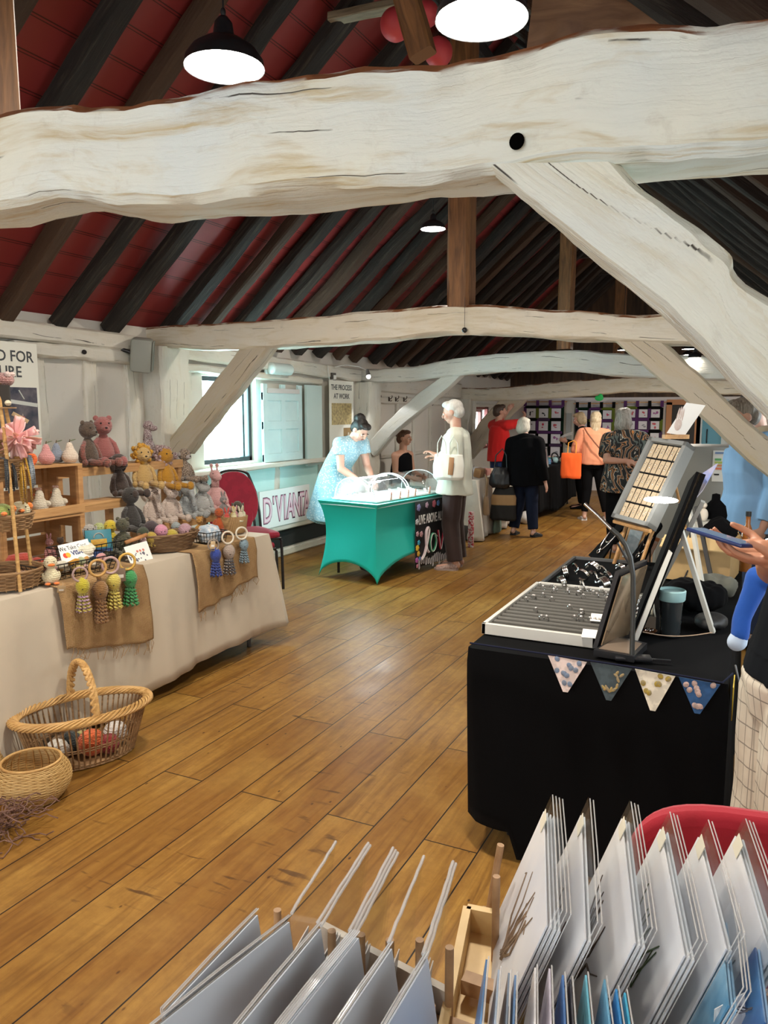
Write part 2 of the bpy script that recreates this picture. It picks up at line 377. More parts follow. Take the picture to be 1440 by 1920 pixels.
def mk(Y, tp, bt, l, r, dep, m, seed, label):
    t_ = [l[0]] + P(tp, Y) + [r[0]]; b_ = [l[1]] + P(bt, Y) + [r[1]]
    o = timber('tie_beam', t_, b_, Y, Y + dep, m, n=80, rough=.009, seed=seed); return tag(o, label, 'beam')
mk(BAY[1], [(290, 612), (420, 605), (640, 588), (850, 571), (1060, 582), (1230, 590)], [(290, 652), (420, 655), (640, 645), (850, 625), (1060, 636), (1230, 644)],
   ((WX - .05, 2.31), (WX - .05, 2.13)), ((EX + .1, 2.12), (EX + .1, 1.88)), .19, M['ww'], 4.1, 'arched cream tie beam with a dark hanging knob at mid-span, second from camera')
mk(BAY[2], [(680, 692), (760, 688), (860, 672), (1000, 660), (1100, 657), (1200, 664)], [(680, 716), (760, 716), (860, 703), (1000, 695), (1100, 699), (1200, 708)],
   ((WX - .05, 2.14), (WX - .05, 1.95)), ((EX + .1, 2.12), (EX + .1, 1.86)), .2, M['ww_cool'], 8.7, 'grey-white tie beam split by a long dark crack, third from camera')
mk(BAY[3], [(862, 728), (930, 727), (1060, 715), (1170, 708), (1260, 708)], [(862, 750), (930, 752), (1060, 745), (1170, 736), (1260, 736)],
   ((WX - .05, 1.93), (WX - .05, 1.76)), ((EX + .1, 2.0), (EX + .1, 1.78)), .24, M['ww'], 12.2, 'farthest low white tie beam above the hanging quilts')
def brace(Y, a, c, dep, m, seed, label, cat='brace', pre=None, post=None, name='brace', n=40):
    A = P(a, Y); B = P(c, Y)
    if post: A.append(post[0]); B.append(post[1])
    o = timber(name, A, B, Y, Y + dep, m, n=n, rough=.007, seed=seed); return tag(o, label, cat)
brace(BAY[0] + .012, [(1165, 300), (1215, 350), (1300, 408), (1370, 470), (1440, 545)], [(905, 318), (965, 362), (1120, 488), (1296, 640), (1440, 782)], .12, M['ww_nb'], 21, 'broad pale diagonal brace coming down from the closest tie beam', post=((.40, 1.52), (.40, 1.20)))
brace(BAY[1] + .02, [(1225, 625), (1245, 642), (1350, 737), (1440, 819)], [(1135, 625), (1158, 645), (1284, 753), (1440, 895)], .15, M['ww_brace'], 23, 'weathered tan brace sloping down over the jewellery stall to the right-side post', post=((.75, 1.0), (.75, .75)))
brace(BAY[1] + .02, [(452, 648), (380, 740), (298, 846)], [(506, 648), (425, 752), (345, 852)], .15, M['ww_brace'], 25, 'cream diagonal brace crossing in front of the bright window')
brace(BAY[2] + .02, [(829, 704), (766, 752), (721, 794), (688, 832)], [(866, 704), (802, 759), (748, 804), (700, 856)], .15, M['ww_cool'], 27, 'pale diagonal brace behind the bent woman in light blue')
brace(BAY[3] + .02, [(935, 752), (908, 780), (878, 822)], [(986, 750), (930, 805), (884, 862)], .17, M['ww_brace'], 29, 'short pale brace crossing before the red-shirted person')
def post(Y, w, dep, label, z1=2.0, m=None, seed=3, x=WX):
    o = timber('wall_post', [(x + .22, z1), (x + .19, z1 * .6), (x + .15, 0)], [(x - .05, z1), (x - .05, z1 * .6), (x - .05, 0)], Y, Y + dep, m or M['ww_wall'], n=24, rough=.012, seed=seed)
    return tag(o, label, 'post')
post(BAY[1] - .06, .3, .36, 'thick jowled white wall post beside the shuttered window', 2.14, seed=31)
post(BAY[2] - .05, .3, .36, 'white wall post between the tall text banner and the coat hooks', 1.97, seed=33)
post(BAY[3] - .05, .3, .36, 'white wall post at the end of the farthest tie beam', 1.80, seed=35)
for Y, w, z0, lab in ((BAY[0], .14, 2.33, 'brown king post standing on the closest tie beam, cut by the photo edge'), (BAY[1], .17, 2.31, 'smooth orange-brown king post on the arched cream beam'), (BAY[2], .17, 2.3, 'dark brown king post above the cracked grey-white beam'), (BAY[3], .18, 2.25, 'far brown king post above the lowest white beam')):
    xk = {BAY[0]: -1.865, BAY[1]: -1.935, BAY[2]: -2.08, BAY[3]: -2.1}[Y]
    tag(bar('king_post', (xk, Y + .09, z0), (xk, Y + .09, RZ + .02), .16, w, M['oak'], n=12, rough=.004, seed=Y, up=(0, 1, 0)), lab, 'post')
# rafters of both slopes
ang = math.atan(TAN); cs, sn = math.cos(ang), math.sin(ang)
ys = [.2, .75, 1.25, 1.75, 2.25, 2.72, 3.2, 3.69, 4.16, 4.66, 5.3, 5.72, 6.15, 6.58, 7.0, 7.42, 7.86, 8.3, 8.75, 9.3, 9.72, 10.15, 10.6, 11.05, 11.5, 11.95, 12.4, 13.1, 13.5, 13.95, 14.4, 14.85, 15.3]
bays = ['before the closest tie beam', 'between closest and arched cream beam', 'between arched cream and cracked beam', 'between cracked and farthest beam', 'past the farthest beam']
cnt = {}
for sgn, side, xe in ((1, 'window-side roof slope', WX), (-1, 'opposite roof slope', EX)):
    for i, y in enumerate(ys):
        k = sum(y > q for q in BAY); c = cnt[(sgn, k)] = cnt.get((sgn, k), -1) + 1
        w = random.uniform(.11, .17); h = random.uniform(.09, .12); j = random.uniform(-.03, .03)
        a = V((xe + .05 * sgn, y, EZ + .02 + .05 * TAN)); bq = V((RX - .02 * sgn, y + j, RZ + .01))
        off = V((0, 0, -.02))
        r = bar('rafter', a + off, bq + off, w, h, M['rafter'], n=16, rough=.012, seed=i * 1.9 + sgn * 3)
        tag(r, '%s dark rafter %s, %s' % (ordn(c), bays[k], side), 'rafter', 'rafters of the ' + side)
tag(bar('collar_purlin', (RX, 2.0, 4.12), (RX, GY, 4.12), .13, .13, M['rafter'], n=40, seed=5), 'long dark purlin running under the ridge on the king posts', 'beam')
for i, y in enumerate([2.25, 3.69, 5.72, 7.0, 8.3, 9.72, 11.05, 12.4, 13.95]):
    zc = 4.02 if y > 3 else 3.9; xx = (zc - EZ) / TAN
    tag(bar('collar_tie', (WX + xx - .05, y + .13, zc), (EX - xx + .05, y + .13, zc), .07, .14, M['rafter'], n=10, seed=i + .4), 'dark collar tie high under the ridge, %s from camera' % ordn(i), 'beam', 'collar ties under the ridge')
# wall timbers: eaves plate, rail, studs
tag(timber('wall_plate', [(Y, EZ + .06 - .012 * (Y - 1)) for Y in (1.4, 3, 4.9)], [(Y, EZ - .075 - .012 * (Y - 1)) for Y in (1.4, 3, 4.9)], 0, .1, M['ww_wall'], n=20, rough=.004, seed=41), 'smooth white eaves board over the craft stall', 'trim')
bpy.data.objects['wall_plate'].matrix_basis = Matrix(((0, -1, 0, WX + .10), (1, 0, 0, 0), (0, 0, 1, 0), (0, 0, 0, 1)))
def wallbar(name, y0, y1, zt, zb, dep, m, label, seed=1, cat='trim', rough=.006, n=24):
    o = timber(name, [(lerp(y0, y1, t), zt(t) if callable(zt) else zt) for t in (0, .33, .66, 1)], [(lerp(y0, y1, t), zb(t) if callable(zb) else zb) for t in (0, .33, .66, 1)], 0, dep, m, n=n, rough=rough, seed=seed)
    o.matrix_basis = Matrix(((0, -1, 0, WX + dep), (1, 0, 0, 0), (0, 0, 1, 0), (0, 0, 0, 1))); return tag(o, label, cat)
wallbar('wall_rail', 3.75, 4.98, 2.085, lambda t: 1.985 - .015 * t, .09, M['ww_wall'], 'knotty white horizontal rail with a dark hole, under the eaves board', 43, rough=.011)
def stud(y, w, z0, z1, label, dep=.035, seed=1, m=None):
    o = timber('wall_stud', [(WX + dep, z1), (WX + dep, (z0 + z1) / 2), (WX + dep, z0)], [(WX - .03, z1), (WX - .03, (z0 + z1) / 2), (WX - .03, z0)], y - w / 2, y + w / 2, m or M['ww_wall'], n=20, rough=.01, seed=seed)
    return tag(o, label, 'stud')
stud(4.0, .10, 0, 2.0, 'cracked white stud just past the ship photo banner', seed=51)
stud(4.47, .13, 0, 2.0, 'cracked white stud above the two big teddy bears', seed=52)
stud(4.93, .16, 0, 1.98, 'wide white stud under the grey loudspeaker', seed=53)
mb = MB(); mb.sph(at(158, 660, X=WX + .095), (.008, .024, .018)); q = obj('knot_hole', mb, plain((.012, .01, .01), .9), [o for o in bpy.data.objects if o.name == 'wall_rail'][0])
mb = MB()
q.parent = None; bm_ = q; q.parent = bpy.data.objects['wall_rail']; q.matrix_parent_inverse = bpy.data.objects['wall_rail'].matrix_basis.inverted()
# bay two: window surround
M['ww_teal'] = M['plaster']
wallbar('wall_plate', 5.5, 8.9, lambda t: 2.20 - .07 * t, lambda t: 2.06 - .09 * t, .09, M['ww_wall'], 'white eaves board over the shuttered window', 61)
wallbar('window_lintel', 5.55, 7.95, lambda t: 2.03 - .06 * t, lambda t: 1.95 - .05 * t, .07, M['ww_wall'], 'thin white lintel over the shuttered window', 62)
stud(5.62, .09, 0, 2.0, 'white stud between the jowled post and the window', seed=63)
stud(7.95, .07, .3, 1.95, 'white stud between the shutter and the tall text banner', seed=64)
wallbar('window_sill', 5.5, 7.95, 1.05, 1.0, .16, M['ww_wall'], 'white window shelf under the shutter', 65, rough=.003)
wallbar('skirting_ledge', 5.4, 8.9, .36, .30, .12, M['ww_wall'], 'white ledge board low on the wall behind the teal table', 66, rough=.003)
wallbar('skirting_board', 5.4, 8.9, .09, 0, .10, M['ww_wall'], 'white floor-level board under the dark gap behind the teal table', 67, rough=.003)
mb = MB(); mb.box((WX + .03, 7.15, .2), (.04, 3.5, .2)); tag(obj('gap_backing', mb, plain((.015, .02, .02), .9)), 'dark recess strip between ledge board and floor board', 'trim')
stud(5.72, .05, .36, 1.0, 'slim stud below the window shelf, at its nearer end', seed=68); stud(7.05, .10, .36, 1.0, 'flat stud below the window shelf, in the middle', .015, 69)
# the window itself
def window(idx, W, mull, frame, pane):
    y0, y1, z0, z1 = W; xf = WX - .10
    fr = MB(); w = .045
    fr.box((xf, y0 + w / 2, (z0 + z1) / 2), (.07, w, z1 - z0)).box((xf, y1 - w / 2, (z0 + z1) / 2), (.07, w, z1 - z0)).box((xf, (y0 + y1) / 2, z0 + w / 2), (.07, y1 - y0, w)).box((xf, (y0 + y1) / 2, z1 - w / 2), (.07, y1 - y0, w))
    for m in mull: fr.box((xf, m, (z0 + z1) / 2), (.05, .03, z1 - z0))
    o = struct('window_%d' % idx, fr, frame, bevel=.003)
    g = MB(); g.box((xf, (y0 + y1) / 2, (z0 + z1) / 2), (.006, y1 - y0 - .02, z1 - z0 - .02)); p = obj('window_pane', g, pane, o, smooth=False); p['kind'] = 'structure'
tg = NT('window_glass'); gl = tg.n('BsdfTransparent', {'Color': (.97, 1, 1)}); gs = tg.n('BsdfGlossy', {'Roughness': .05}); mx = tg.n('MixShader', {0: .06, 1: gl.outputs[0], 2: gs.outputs[0]})
tg.t.links.new(mx.outputs[0], tg.t.nodes['Material Output'].inputs[0]); M['pane'] = tg.m
blk = plain((.02, .025, .03), .4)
window(1, WIN1, [6.58], blk, M['pane']); window(2, WIN2, [13.75], plain((.10, .03, .015), .5), M['pane'])
for i, (a, b) in enumerate(RW):
    mb = MB(); x = EX + .1
    for yy in (a + .03, (a + b) / 2, b - .03): mb.box((x, yy, 1.475), (.05, .05, .95))
    for zz in (1.02, 1.93): mb.box((x, (a + b) / 2, zz), (.05, b - a, .05))
    struct('window_%d' % (i + 3), mb, M['ww_wall'])
# bright yard wall outside window, sky light comes over it
# camera & world
sc = bpy.context.scene
w = bpy.data.worlds.new('world'); sc.world = w; w.use_nodes = True; bg = w.node_tree.nodes['Background']
bg.inputs[0].default_value = (.86, .95, 1.0, 1); bg.inputs[1].default_value = 5.0
# pendants --------------------------------------------------------------
shade_m = plain((.012, .014, .016), .35); cordm = plain((.01, .01, .01), .6); bulbm = emis((1, .97, .9), 30); inner = plain((.9, .9, .88), .5)
def pendant(loc, r, label, power, top=4.3, col=(1, .91, .77)):
    t = thing('pendant_lamp', label, 'lamp', loc, group='dome pendant lamps')
    mb = MB(); mb.lathe([(r, 0), (r * .97, r * .18), (r * .80, r * .42), (r * .5, r * .62), (r * .27, r * .72), (r * .22, r * 1.05), (r * .12, r * 1.18), (.004, r * 1.2)], n=32); obj('shade', mb, shade_m, t)
    mb = MB(); mb.lathe([(r * .985, .002), (r * .9, r * .2), (r * .74, r * .38), (r * .4, r * .54), (.002, r * .58)], n=32); obj('shade_lining', mb, inner, t)
    mb = MB(); mb.sph((0, 0, r * .16), (r * .93, r * .93, r * .15), u=24, v=12); obj('bulb', mb, bulbm, t)
    mb = MB(); mb.cyl((0, 0, r * 1.15), (0, 0, top - loc[2]), .004, n=6).sph((0, 0, r * 1.3), (.012, .012, .02)); obj('cord', mb, cordm, t)
    if power:
        ld = bpy.data.lights.new('lamp_glow', 'AREA'); ld.shape = 'DISK'; ld.size = r * 1.8; ld.energy = power; ld.color = col
        lo = bpy.data.objects.new('lamp_glow', ld); C.objects.link(lo); lo.location = (loc[0], loc[1], loc[2] - .012)
    return t
def pend_at(px, py, Y, wpx, label, power):
    q = at(px, py, Y=Y); d = (q - V((0, 0, EYE))).length; r = wpx / 2 / F * d
    pendant((q.x, q.y, q.z), r * 1.0, label, power)
pend_at(421, 128, 2.95, 128, 'bright dome pendant lamp over the closest beam, smaller of the upper pair', 30)
pend_at(903, 38, 2.25, 146, 'largest glaring dome pendant lamp at the top of the picture', 30)
pend_at(812, 430, 6.2, 44, 'dome pendant lamp beside the orange-brown king post', 34)
pend_at(1168, 657, 10.2, 20, 'small distant pendant lamp by the tan brace top', 30)
pend_at(1292, 655, 10.6, 24, 'upper of the three distant pendant lamps under the arched beam', 22)
pend_at(1290, 666, 13.5, 20, 'middle of the three distant pendant lamps under the arched beam', 22)
pend_at(1303, 671, 9.0, 26, 'lowest of the three distant pendant lamps under the arched beam', 22)
pendant((-3.2, -.6, 2.9), .16, 'pendant lamp behind the camera over the craft stall side', 26); pendant((-.9, -1.4, 2.9), .16, 'pendant lamp behind the camera over the card stall', 26)
# daylight through the openings
def sunwin(loc, rot, sx, sy, e, col):
    ld = bpy.data.lights.new('daylight', 'AREA'); ld.shape = 'RECTANGLE'; ld.size = sx; ld.size_y = sy; ld.energy = e; ld.color = col
    lo = bpy.data.objects.new('daylight', ld); C.objects.link(lo); lo.location = loc; lo.rotation_euler = rot; return lo
sunwin((WX - .2, 6.27, 1.5), (0, -PI / 2, 0), .9, .85, 85, (.55, .95, 1.0))
sunwin((WX - .2, 13.75, 1.28), (0, -PI / 2, 0), .7, .8, 25, (.8, .85, 1.0))
sc.view_settings.view_transform = 'Standard'; sc.view_settings.look = 'None'; sc.view_settings.gamma = 1; sc.view_settings.exposure = 0.45
sc.view_settings.use_curve_mapping = False
# ------------------------------------------------------------------ people
def remesh(mb, vox, it=3, fold=0, fs=6, seed=0):
    me = bpy.data.meshes.new('tmp'); bm = mb.bm; bmesh.ops.recalc_face_normals(bm, faces=bm.faces); bm.to_mesh(me); bm.free()
    o = bpy.data.objects.new('tmp', me); C.objects.link(o)
    md = o.modifiers.new('r', 'REMESH'); md.mode = 'VOXEL'; md.voxel_size = vox
    if it: s = o.modifiers.new('s', 'SMOOTH'); s.iterations = it; s.factor = .5
    dg = bpy.context.evaluated_depsgraph_get(); m2 = bpy.data.meshes.new_from_object(o.evaluated_get(dg))
    C.objects.unlink(o); bpy.data.objects.remove(o); bpy.data.meshes.remove(me)
    bm = bmesh.new(); bm.from_mesh(m2); bpy.data.meshes.remove(m2)
    if fold:
        bm.normal_update(); mv = []
        for v in bm.verts:
            p = V((v.co.x * fs, v.co.y * fs, v.co.z * fs * .38)) + V((seed, seed * 2, 0))
            n = noise.noise(p) + .5 * noise.noise(p * 2.3)
            mv.append(v.normal * n * fold)
        for v, d in zip(bm.verts, mv): v.co += d
    return bm
def loft(mb, pts, rx, ry, n=20, xax=V((1, 0, 0))):
    """closed tube of elliptical rings; local x axis kept along xax"""
    P = [V(p) for p in pts]; R = []
    for i, p in enumerate(P):
        t = (P[min(i + 1, len(P) - 1)] - P[max(i - 1, 0)]).normalized(); y = t.cross(xax).normalized(); x = y.cross(t).normalized()
        R.append([mb.bm.verts.new(p + x * math.cos(2 * PI * k / n) * rx[i] + y * math.sin(2 * PI * k / n) * ry[i]) for k in range(n)])
    for A, B in zip(R, R[1:]):
        for k in range(n): mb.bm.faces.new((A[k], A[(k + 1) % n], B[(k + 1) % n], B[k]))
    mb.bm.faces.new(R[0][::-1]); mb.bm.faces.new(R[-1]); return mb
def skin_m(c=(.58, .33, .23)):
    k = ('skin', c)
    if k not in _cache:
        t = NT('skin'); v = t.co(); f = t.noise(v, 14, 4); cc = t.mix(t.ramp(f, [(.35, 0.), (.7, .5)]), c, (c[0] * 1.02, c[1] * .82, c[2] * .8))
        t.bump(t.noise(v, 220, 2), .12, .001); _cache[k] = t.out(cc, .5, Subsurface_Weight=.08, Subsurface_Radius=(.02, .008, .004), Subsurface_Scale=.5)
    return _cache[k]
def hair_m(a, b, sc=(70, 70, 6)):
    k = ('hair', a, b)
    if k not in _cache:
        t = NT('hair'); f = t.noise(t.co('Object', sc), 1.4, 4, .6, .5); t.bump(f, .6, .006)
        _cache[k] = t.out(t.ramp(f, [(.3, a), (.7, b)]), .5, Specular_IOR_Level=.4)
    return _cache[k]
def fabric(a, b=None, sc=6, rough=.85, fine=260, st=(1, 1, 1), thr=(.45, .55), key=0):
    k = ('fab', a, b, sc, rough, fine, st, thr)
    if k not in _cache:
        t = NT('cloth'); v = t.co('Object', st)
        c = a if b is None else t.mix(t.ramp(t.noise(v, sc, 3), [(thr[0], 0.), (thr[1], 1.)]), a, b)
        t.bump(t.noise(t.co(), fine, 2), .15, .002); dk_ = max(a) < .035; _cache[k] = t.out(c, 1. if dk_ else rough, Sheen_Weight=0. if dk_ else .12, Specular_IOR_Level=.12 if dk_ else .35)
    return _cache[k]
def joints(H, ov=None):
    J = dict(pelvis=(0, 0, .53), waist=(0, .005, .61), chest=(0, .0, .72), neck=(0, .01, .825), head=(0, -.008, .93))
    for s, k in ((1, 'L'), (-1, 'R')):
        J.update({'sh' + k: (.105 * s, .01, .795), 'el' + k: (.135 * s, .015, .63), 'wr' + k: (.14 * s, -.035, .485), 'hip' + k: (.05 * s, 0, .515),
                  'kn' + k: (.055 * s, -.012, .28), 'an' + k: (.055 * s, .018, .045), 'toe' + k: (.065 * s, -.085, .015)})
    J = {k: V(v) * H for k, v in J.items()}
    for k, v in (ov or {}).items(): J[k] = V(v)
    return J
def hand(mb, wr, el, s, H, curl=.5, palm=None, fd=None, spread=1., tl=1.):
    """palm, four unequal bent fingers and a thumb leaving the side of the palm"""
    d = (wr - el).normalized() if fd is None else V(fd).normalized()
    pn = V(palm if palm is not None else (-s, 0, 0)); pn = (pn - d * pn.dot(d)).normalized()   # palm faces this way
    x = d.cross(pn).normalized() * s; u = H / 1.7
    kn_ = wr + d * .085 * u
    mb.sph(wr + d * .05 * u, (.001, .001, .001), u=6, v=4)
    R = Matrix((x, pn, d)).transposed().to_4x4()
    q = bmesh.ops.create_uvsphere(mb.bm, u_segments=12, v_segments=8, radius=1)['verts']
    bmesh.ops.transform(mb.bm, matrix=Matrix.Translation(wr + d * .05 * u) @ R @ Matrix.Diagonal((.040 * u, .016 * u, .052 * u, 1)), verts=q)
    mb.cap(wr, wr + d * .03 * u, .024 * u, .023 * u, 10)
    for i, (off, L) in enumerate(((-1.5, .070), (-.5, .080), (.5, .076), (1.5, .060))):
        p = kn_ + x * off * .0195 * u * spread - d * abs(off) * .004 * u; dd = (d + x * off * .06 * spread).normalized(); r = .0088 * u
        segs = [L * .45, L * .32, L * .25]; a = curl * .5
        for j, g in enumerate(segs):
            dirn = (dd * math.cos(a) + pn * math.sin(a)); q2 = p + dirn * g * u
            mb.cap(p, q2, r, r * .9, 8); p = q2; r *= .9; a += curl * .75
    p = wr + d * .025 * u - x * .026 * u; t1 = p + (d * .5 - x * .75 + pn * .35).normalized() * .036 * u * tl
    t2 = t1 + (d * .85 - x * .25 + pn * (.3 + curl * .3)).normalized() * .03 * u * tl; t3 = t2 + (d * .9 + pn * (.2 + curl * .4)).normalized() * .024 * u * tl
    mb.cap(p, t1, .013 * u, .0115 * u, 8).cap(t1, t2, .0112 * u, .0098 * u, 8).cap(t2, t3, .0095 * u, .008 * u, 8)
def person(label, loc, rz, H, J, skin=(.58, .33, .23), vox=.008, yaw=0, pitch=0, roll=0, fat=1., hands=None, face=True, thin=1.):
    root = thing('person', label, 'person', loc, rz)
    mb = MB(); h = H
    N = J['neck']; hd = J['head']
    HM = Matrix.Translation(hd) @ Euler((pitch, roll, yaw), 'XYZ').to_matrix().to_4x4()
    def E(c, r, rot=None): mb.sph(V(c) * h, V(r) * h, rot, 18, 12, m=HM)
    E((0, .006, .012), (.045, .055, .050)); E((0, -.014, -.026), (.033, .036, .036)); E((0, -.032, -.046), (.016, .014, .013)); E((0, -.046, .006), (.028, .012, .012))
    mb.cyl(V((0, -.050, .006)) * h, V((0, -.062, -.014)) * h, .006 * h, .0105 * h, 8, m=HM); mb.sph(V((0, -.060, -.016)) * h, V((.0105, .009, .007)) * h, None, 8, 6, m=HM)
    for s in (1, -1):
        E((.046 * s, .004, -.004), (.006, .014, .018), (.2, 0, 0)); E((.022 * s, -.036, -.018), (.016, .014, .016))
    E((0, -.047, -.031), (.014, .008, .006))
    mb.cap(N, HM @ (V((0, .010, -.03)) * h), .034 * h, .033 * h, 14)
    sh = (J['shL'] - J['shR']).normalized()
    loft(mb, [J['pelvis'] - (J['waist'] - J['pelvis']) * .6, J['pelvis'], J['waist'], J['chest'], N.lerp(J['chest'], .28), N], [v * h * fat for v in (.075, .096, .080, .094, .088, .035)], [v * h * fat for v in (.055, .070, .060, .068, .055, .035)], 20, sh)
    for k, s in (('L', 1), ('R', -1)):
        S, e, w_ = J['sh' + k], J['el' + k], J['wr' + k]
        mb.cap(N.lerp(J['chest'], .2), S, .042 * h, .036 * h, 12); mb.cap(S, e, .032 * h * thin, .024 * h * thin, 12); mb.cap(e, e.lerp(w_, .35), .025 * h * thin, .0245 * h * thin, 12); mb.cap(e.lerp(w_, .35), w_, .0245 * h * thin, .0155 * h, 12)
        kw = (hands or {}).get(k, {}); hand(mb, w_, e, s, H, **kw)
        a, b, c, t = J['hip' + k], J['kn' + k], J['an' + k], J['toe' + k]
        mb.cap(a, b, .052 * h * fat, .034 * h, 12); mb.cap(b, b.lerp(c, .35), .034 * h, .033 * h, 12); mb.cap(b.lerp(c, .35), c, .033 * h, .021 * h, 12)
        mb.cap(c + (c - t).normalized() * .012 * h - V((0, 0, .018 * h)), t, .02 * h, .014 * h, 10)
    obj('body', remesh(mb, vox, 2), skin_m(skin), root, smooth='all')
    if face:
        for s in (1, -1):
            e = MB(); e.sph(V((.019 * s, -.0475, .001)) * h, V((.0085, .006, .0045)) * h, None, 10, 6, m=HM); obj('eye', e, plain((.9, .88, .85), .3), root)
            e = MB(); e.sph(V((.019 * s, -.0525, .001)) * h, V((.0036, .0022, .0036)) * h, None, 8, 6, m=HM); e.sph(V((.019 * s, -.0515, .0125)) * h, V((.013, .004, .0022)) * h, (0, .12 * s, 0), 8, 6, m=HM); obj('brow_and_pupil', e, plain((.04, .02, .012), .5), root)
        e = MB(); e.sph(V((0, -.0535, -.0325)) * h, V((.0125, .0045, .0042)) * h, None, 10, 6, m=HM); obj('lips', e, plain((.42, .12, .10), .45), root)
    return root, HM
def garment(root, name, fn, mat, vox=.009, fold=.006, fs=7, seed=0, it=3, label=None, shrink=0):
    mb = MB(); fn(mb); o = obj(name, remesh(mb, vox, it, fold, fs, seed), mat, root, smooth='all')
    if label: o['label'] = label
    return o
def torso(mb, J, H, rx, ry, down=.0, up=.9):
    """rings: hem, hips, waist, chest, shoulders, collar"""
    pel, wa, chst, nk = J['pelvis'], J['waist'], J['chest'], J['neck']; sh = (J['shL'] - J['shR']).normalized()
    hem = pel - (wa - pel).normalized() * down * H
    loft(mb, [hem, pel, wa, chst, nk.lerp(chst, .3), nk.lerp(chst, .08)], [v * H for v in rx], [v * H for v in ry], 28, sh)
def sleeve(mb, J, H, k, r0, r1, to=1.0, r2=None):
    S, e, w_ = J['sh' + k], J['el' + k], J['wr' + k]
    mb.cap(J['neck'].lerp(J['chest'], .22), S, r0 * 1.02 * H, r0 * H, 14)
    if to <= .5: mb.cyl(S, S.lerp(e, to * 2), r0 * H, r1 * H, 16); mb.sph(S, r0 * H)
    else:
        mb.cap(S, e, r0 * H, r1 * H, 14); mb.cyl(e, e.lerp(w_, (to - .5) * 2), r1 * H, (r2 or r1 * .8) * H, 16)
def legs(mb, J, H, rh, rk, ra, fat=1., to=1.):
    sh = (J['hipL'] - J['hipR']).normalized()
    loft(mb, [J['pelvis'] + (J['waist'] - J['pelvis']) * .7, J['pelvis'], J['pelvis'] - V((0, 0, .05 * H))], [.088 * H * fat, .104 * H * fat, .095 * H * fat], [.068 * H * fat, .078 * H * fat, .07 * H * fat], 24, sh)
    for k in 'LR':
        a, b, c = J['hip' + k], J['kn' + k], J['an' + k]
        mb.cap(a, b, rh * H, rk * H, 16); mb.cyl(b, b.lerp(c, to), rk * H, ra * H, 18)
def shoe(root, J, H, k, mat, h=.03, w=.030, name='shoe', sole=None):
    c, t = J['an' + k], J['toe' + k]; d = (t - c); d.z = 0; d.normalize(); z0 = min(t.z, c.z) - .012 * H
    mb = MB(); x = V((-d.y, d.x, 0))
    hp = V((c.x, c.y, 0)) - d * .018 * H; L = (V((t.x, t.y, 0)) - hp).length + .022 * H
    zf = max(0, c.z - .045 * H)
    prof = [(0, .014, .035), (.06, .024, .040), (.25, .027, .045), (.45, .027, .036), (.65, .031, .026), (.85, .029, .020), (.96, .018, .015), (1, .006, .010)]
    R = []
    for (f, ww, hh) in prof:
        p = hp + d * L * f; ww *= H * 1.05; hh *= H
        R.append([mb.bm.verts.new(V((p.x, p.y, zf)) + x * (math.cos(a) * ww) + V((0, 0, max(0.002, hh * (.5 + .5 * math.sin(a)) * 1.0)))) for a in [2 * PI * q / 14 for q in range(14)]])
    for A, B in zip(R, R[1:]):
        for q in range(14): mb.bm.faces.new((A[q], A[(q + 1) % 14], B[(q + 1) % 14], B[q]))
    mb.bm.faces.new(R[0][::-1]); mb.bm.faces.new(R[-1]); o = obj(name, mb, mat, root)
    if sole:
        s_ = MB(); pr = [(f, ww * H * 1.12) for f, ww, _ in prof]; Lp = [hp + d * L * f + x * ww for f, ww in pr] + [hp + d * L * f - x * ww for f, ww in pr[::-1]]
        s_.poly([V((p.x, p.y, zf + .018 * h / .03)) for p in Lp], .018 * h / .03, (0, 0, 1)); obj('sole', s_, sole, o)
def hair(root, HM, H, mat, style, seed=1, vox=.007, fold=.004, fs=26):
    mb = MB(); E = lambda c, r, rot=None: mb.sph(V(c) * H, V(r) * H, rot, 18, 12, m=HM)
    E((0, .016, .022), (.050, .057, .050)); E((0, .034, -.005), (.047, .040, .045))
    if style == 'short': E((0, -.015, .052), (.040, .034, .02))
    if style == 'bob': E((0, .03, -.025), (.052, .042, .050)); E((.038, .008, -.012), (.016, .030, .045)); E((-.038, .008, -.012), (.016, .030, .045)); E((0, -.018, .054), (.040, .032, .018))
    if style == 'shag': 
        E((0, .03, -.03), (.054, .045, .052)); E((0, .0, .045), (.052, .052, .035)); E((.042, .005, -.02), (.016, .028, .045)); E((-.042, .005, -.02), (.016, .028, .045))
    if style == 'long': E((0, .034, -.05), (.046, .030, .07)); E((.036, .015, -.03), (.014, .026, .055)); E((-.036, .015, -.03), (.014, .026, .055)); E((0, .045, -.10), (.036, .018, .05)); E((0, -.018, .054), (.040, .032, .018))
    if style in ('bun', 'updo'):
        E((0, .066, .035), (.026, .026, .026)); E((0, -.022, .052), (.040, .032, .018))
    if style == 'updo': E((0, .05, .055), (.036, .034, .03)); E((.03, .07, .03), (.012, .02, .03)); E((0, .06, -.03), (.014, .012, .03))
    return obj('hair', remesh(mb, vox, 1, fold, fs, seed), mat, root, smooth='all')
dk = fabric((.004, .004, .005), rough=.9)
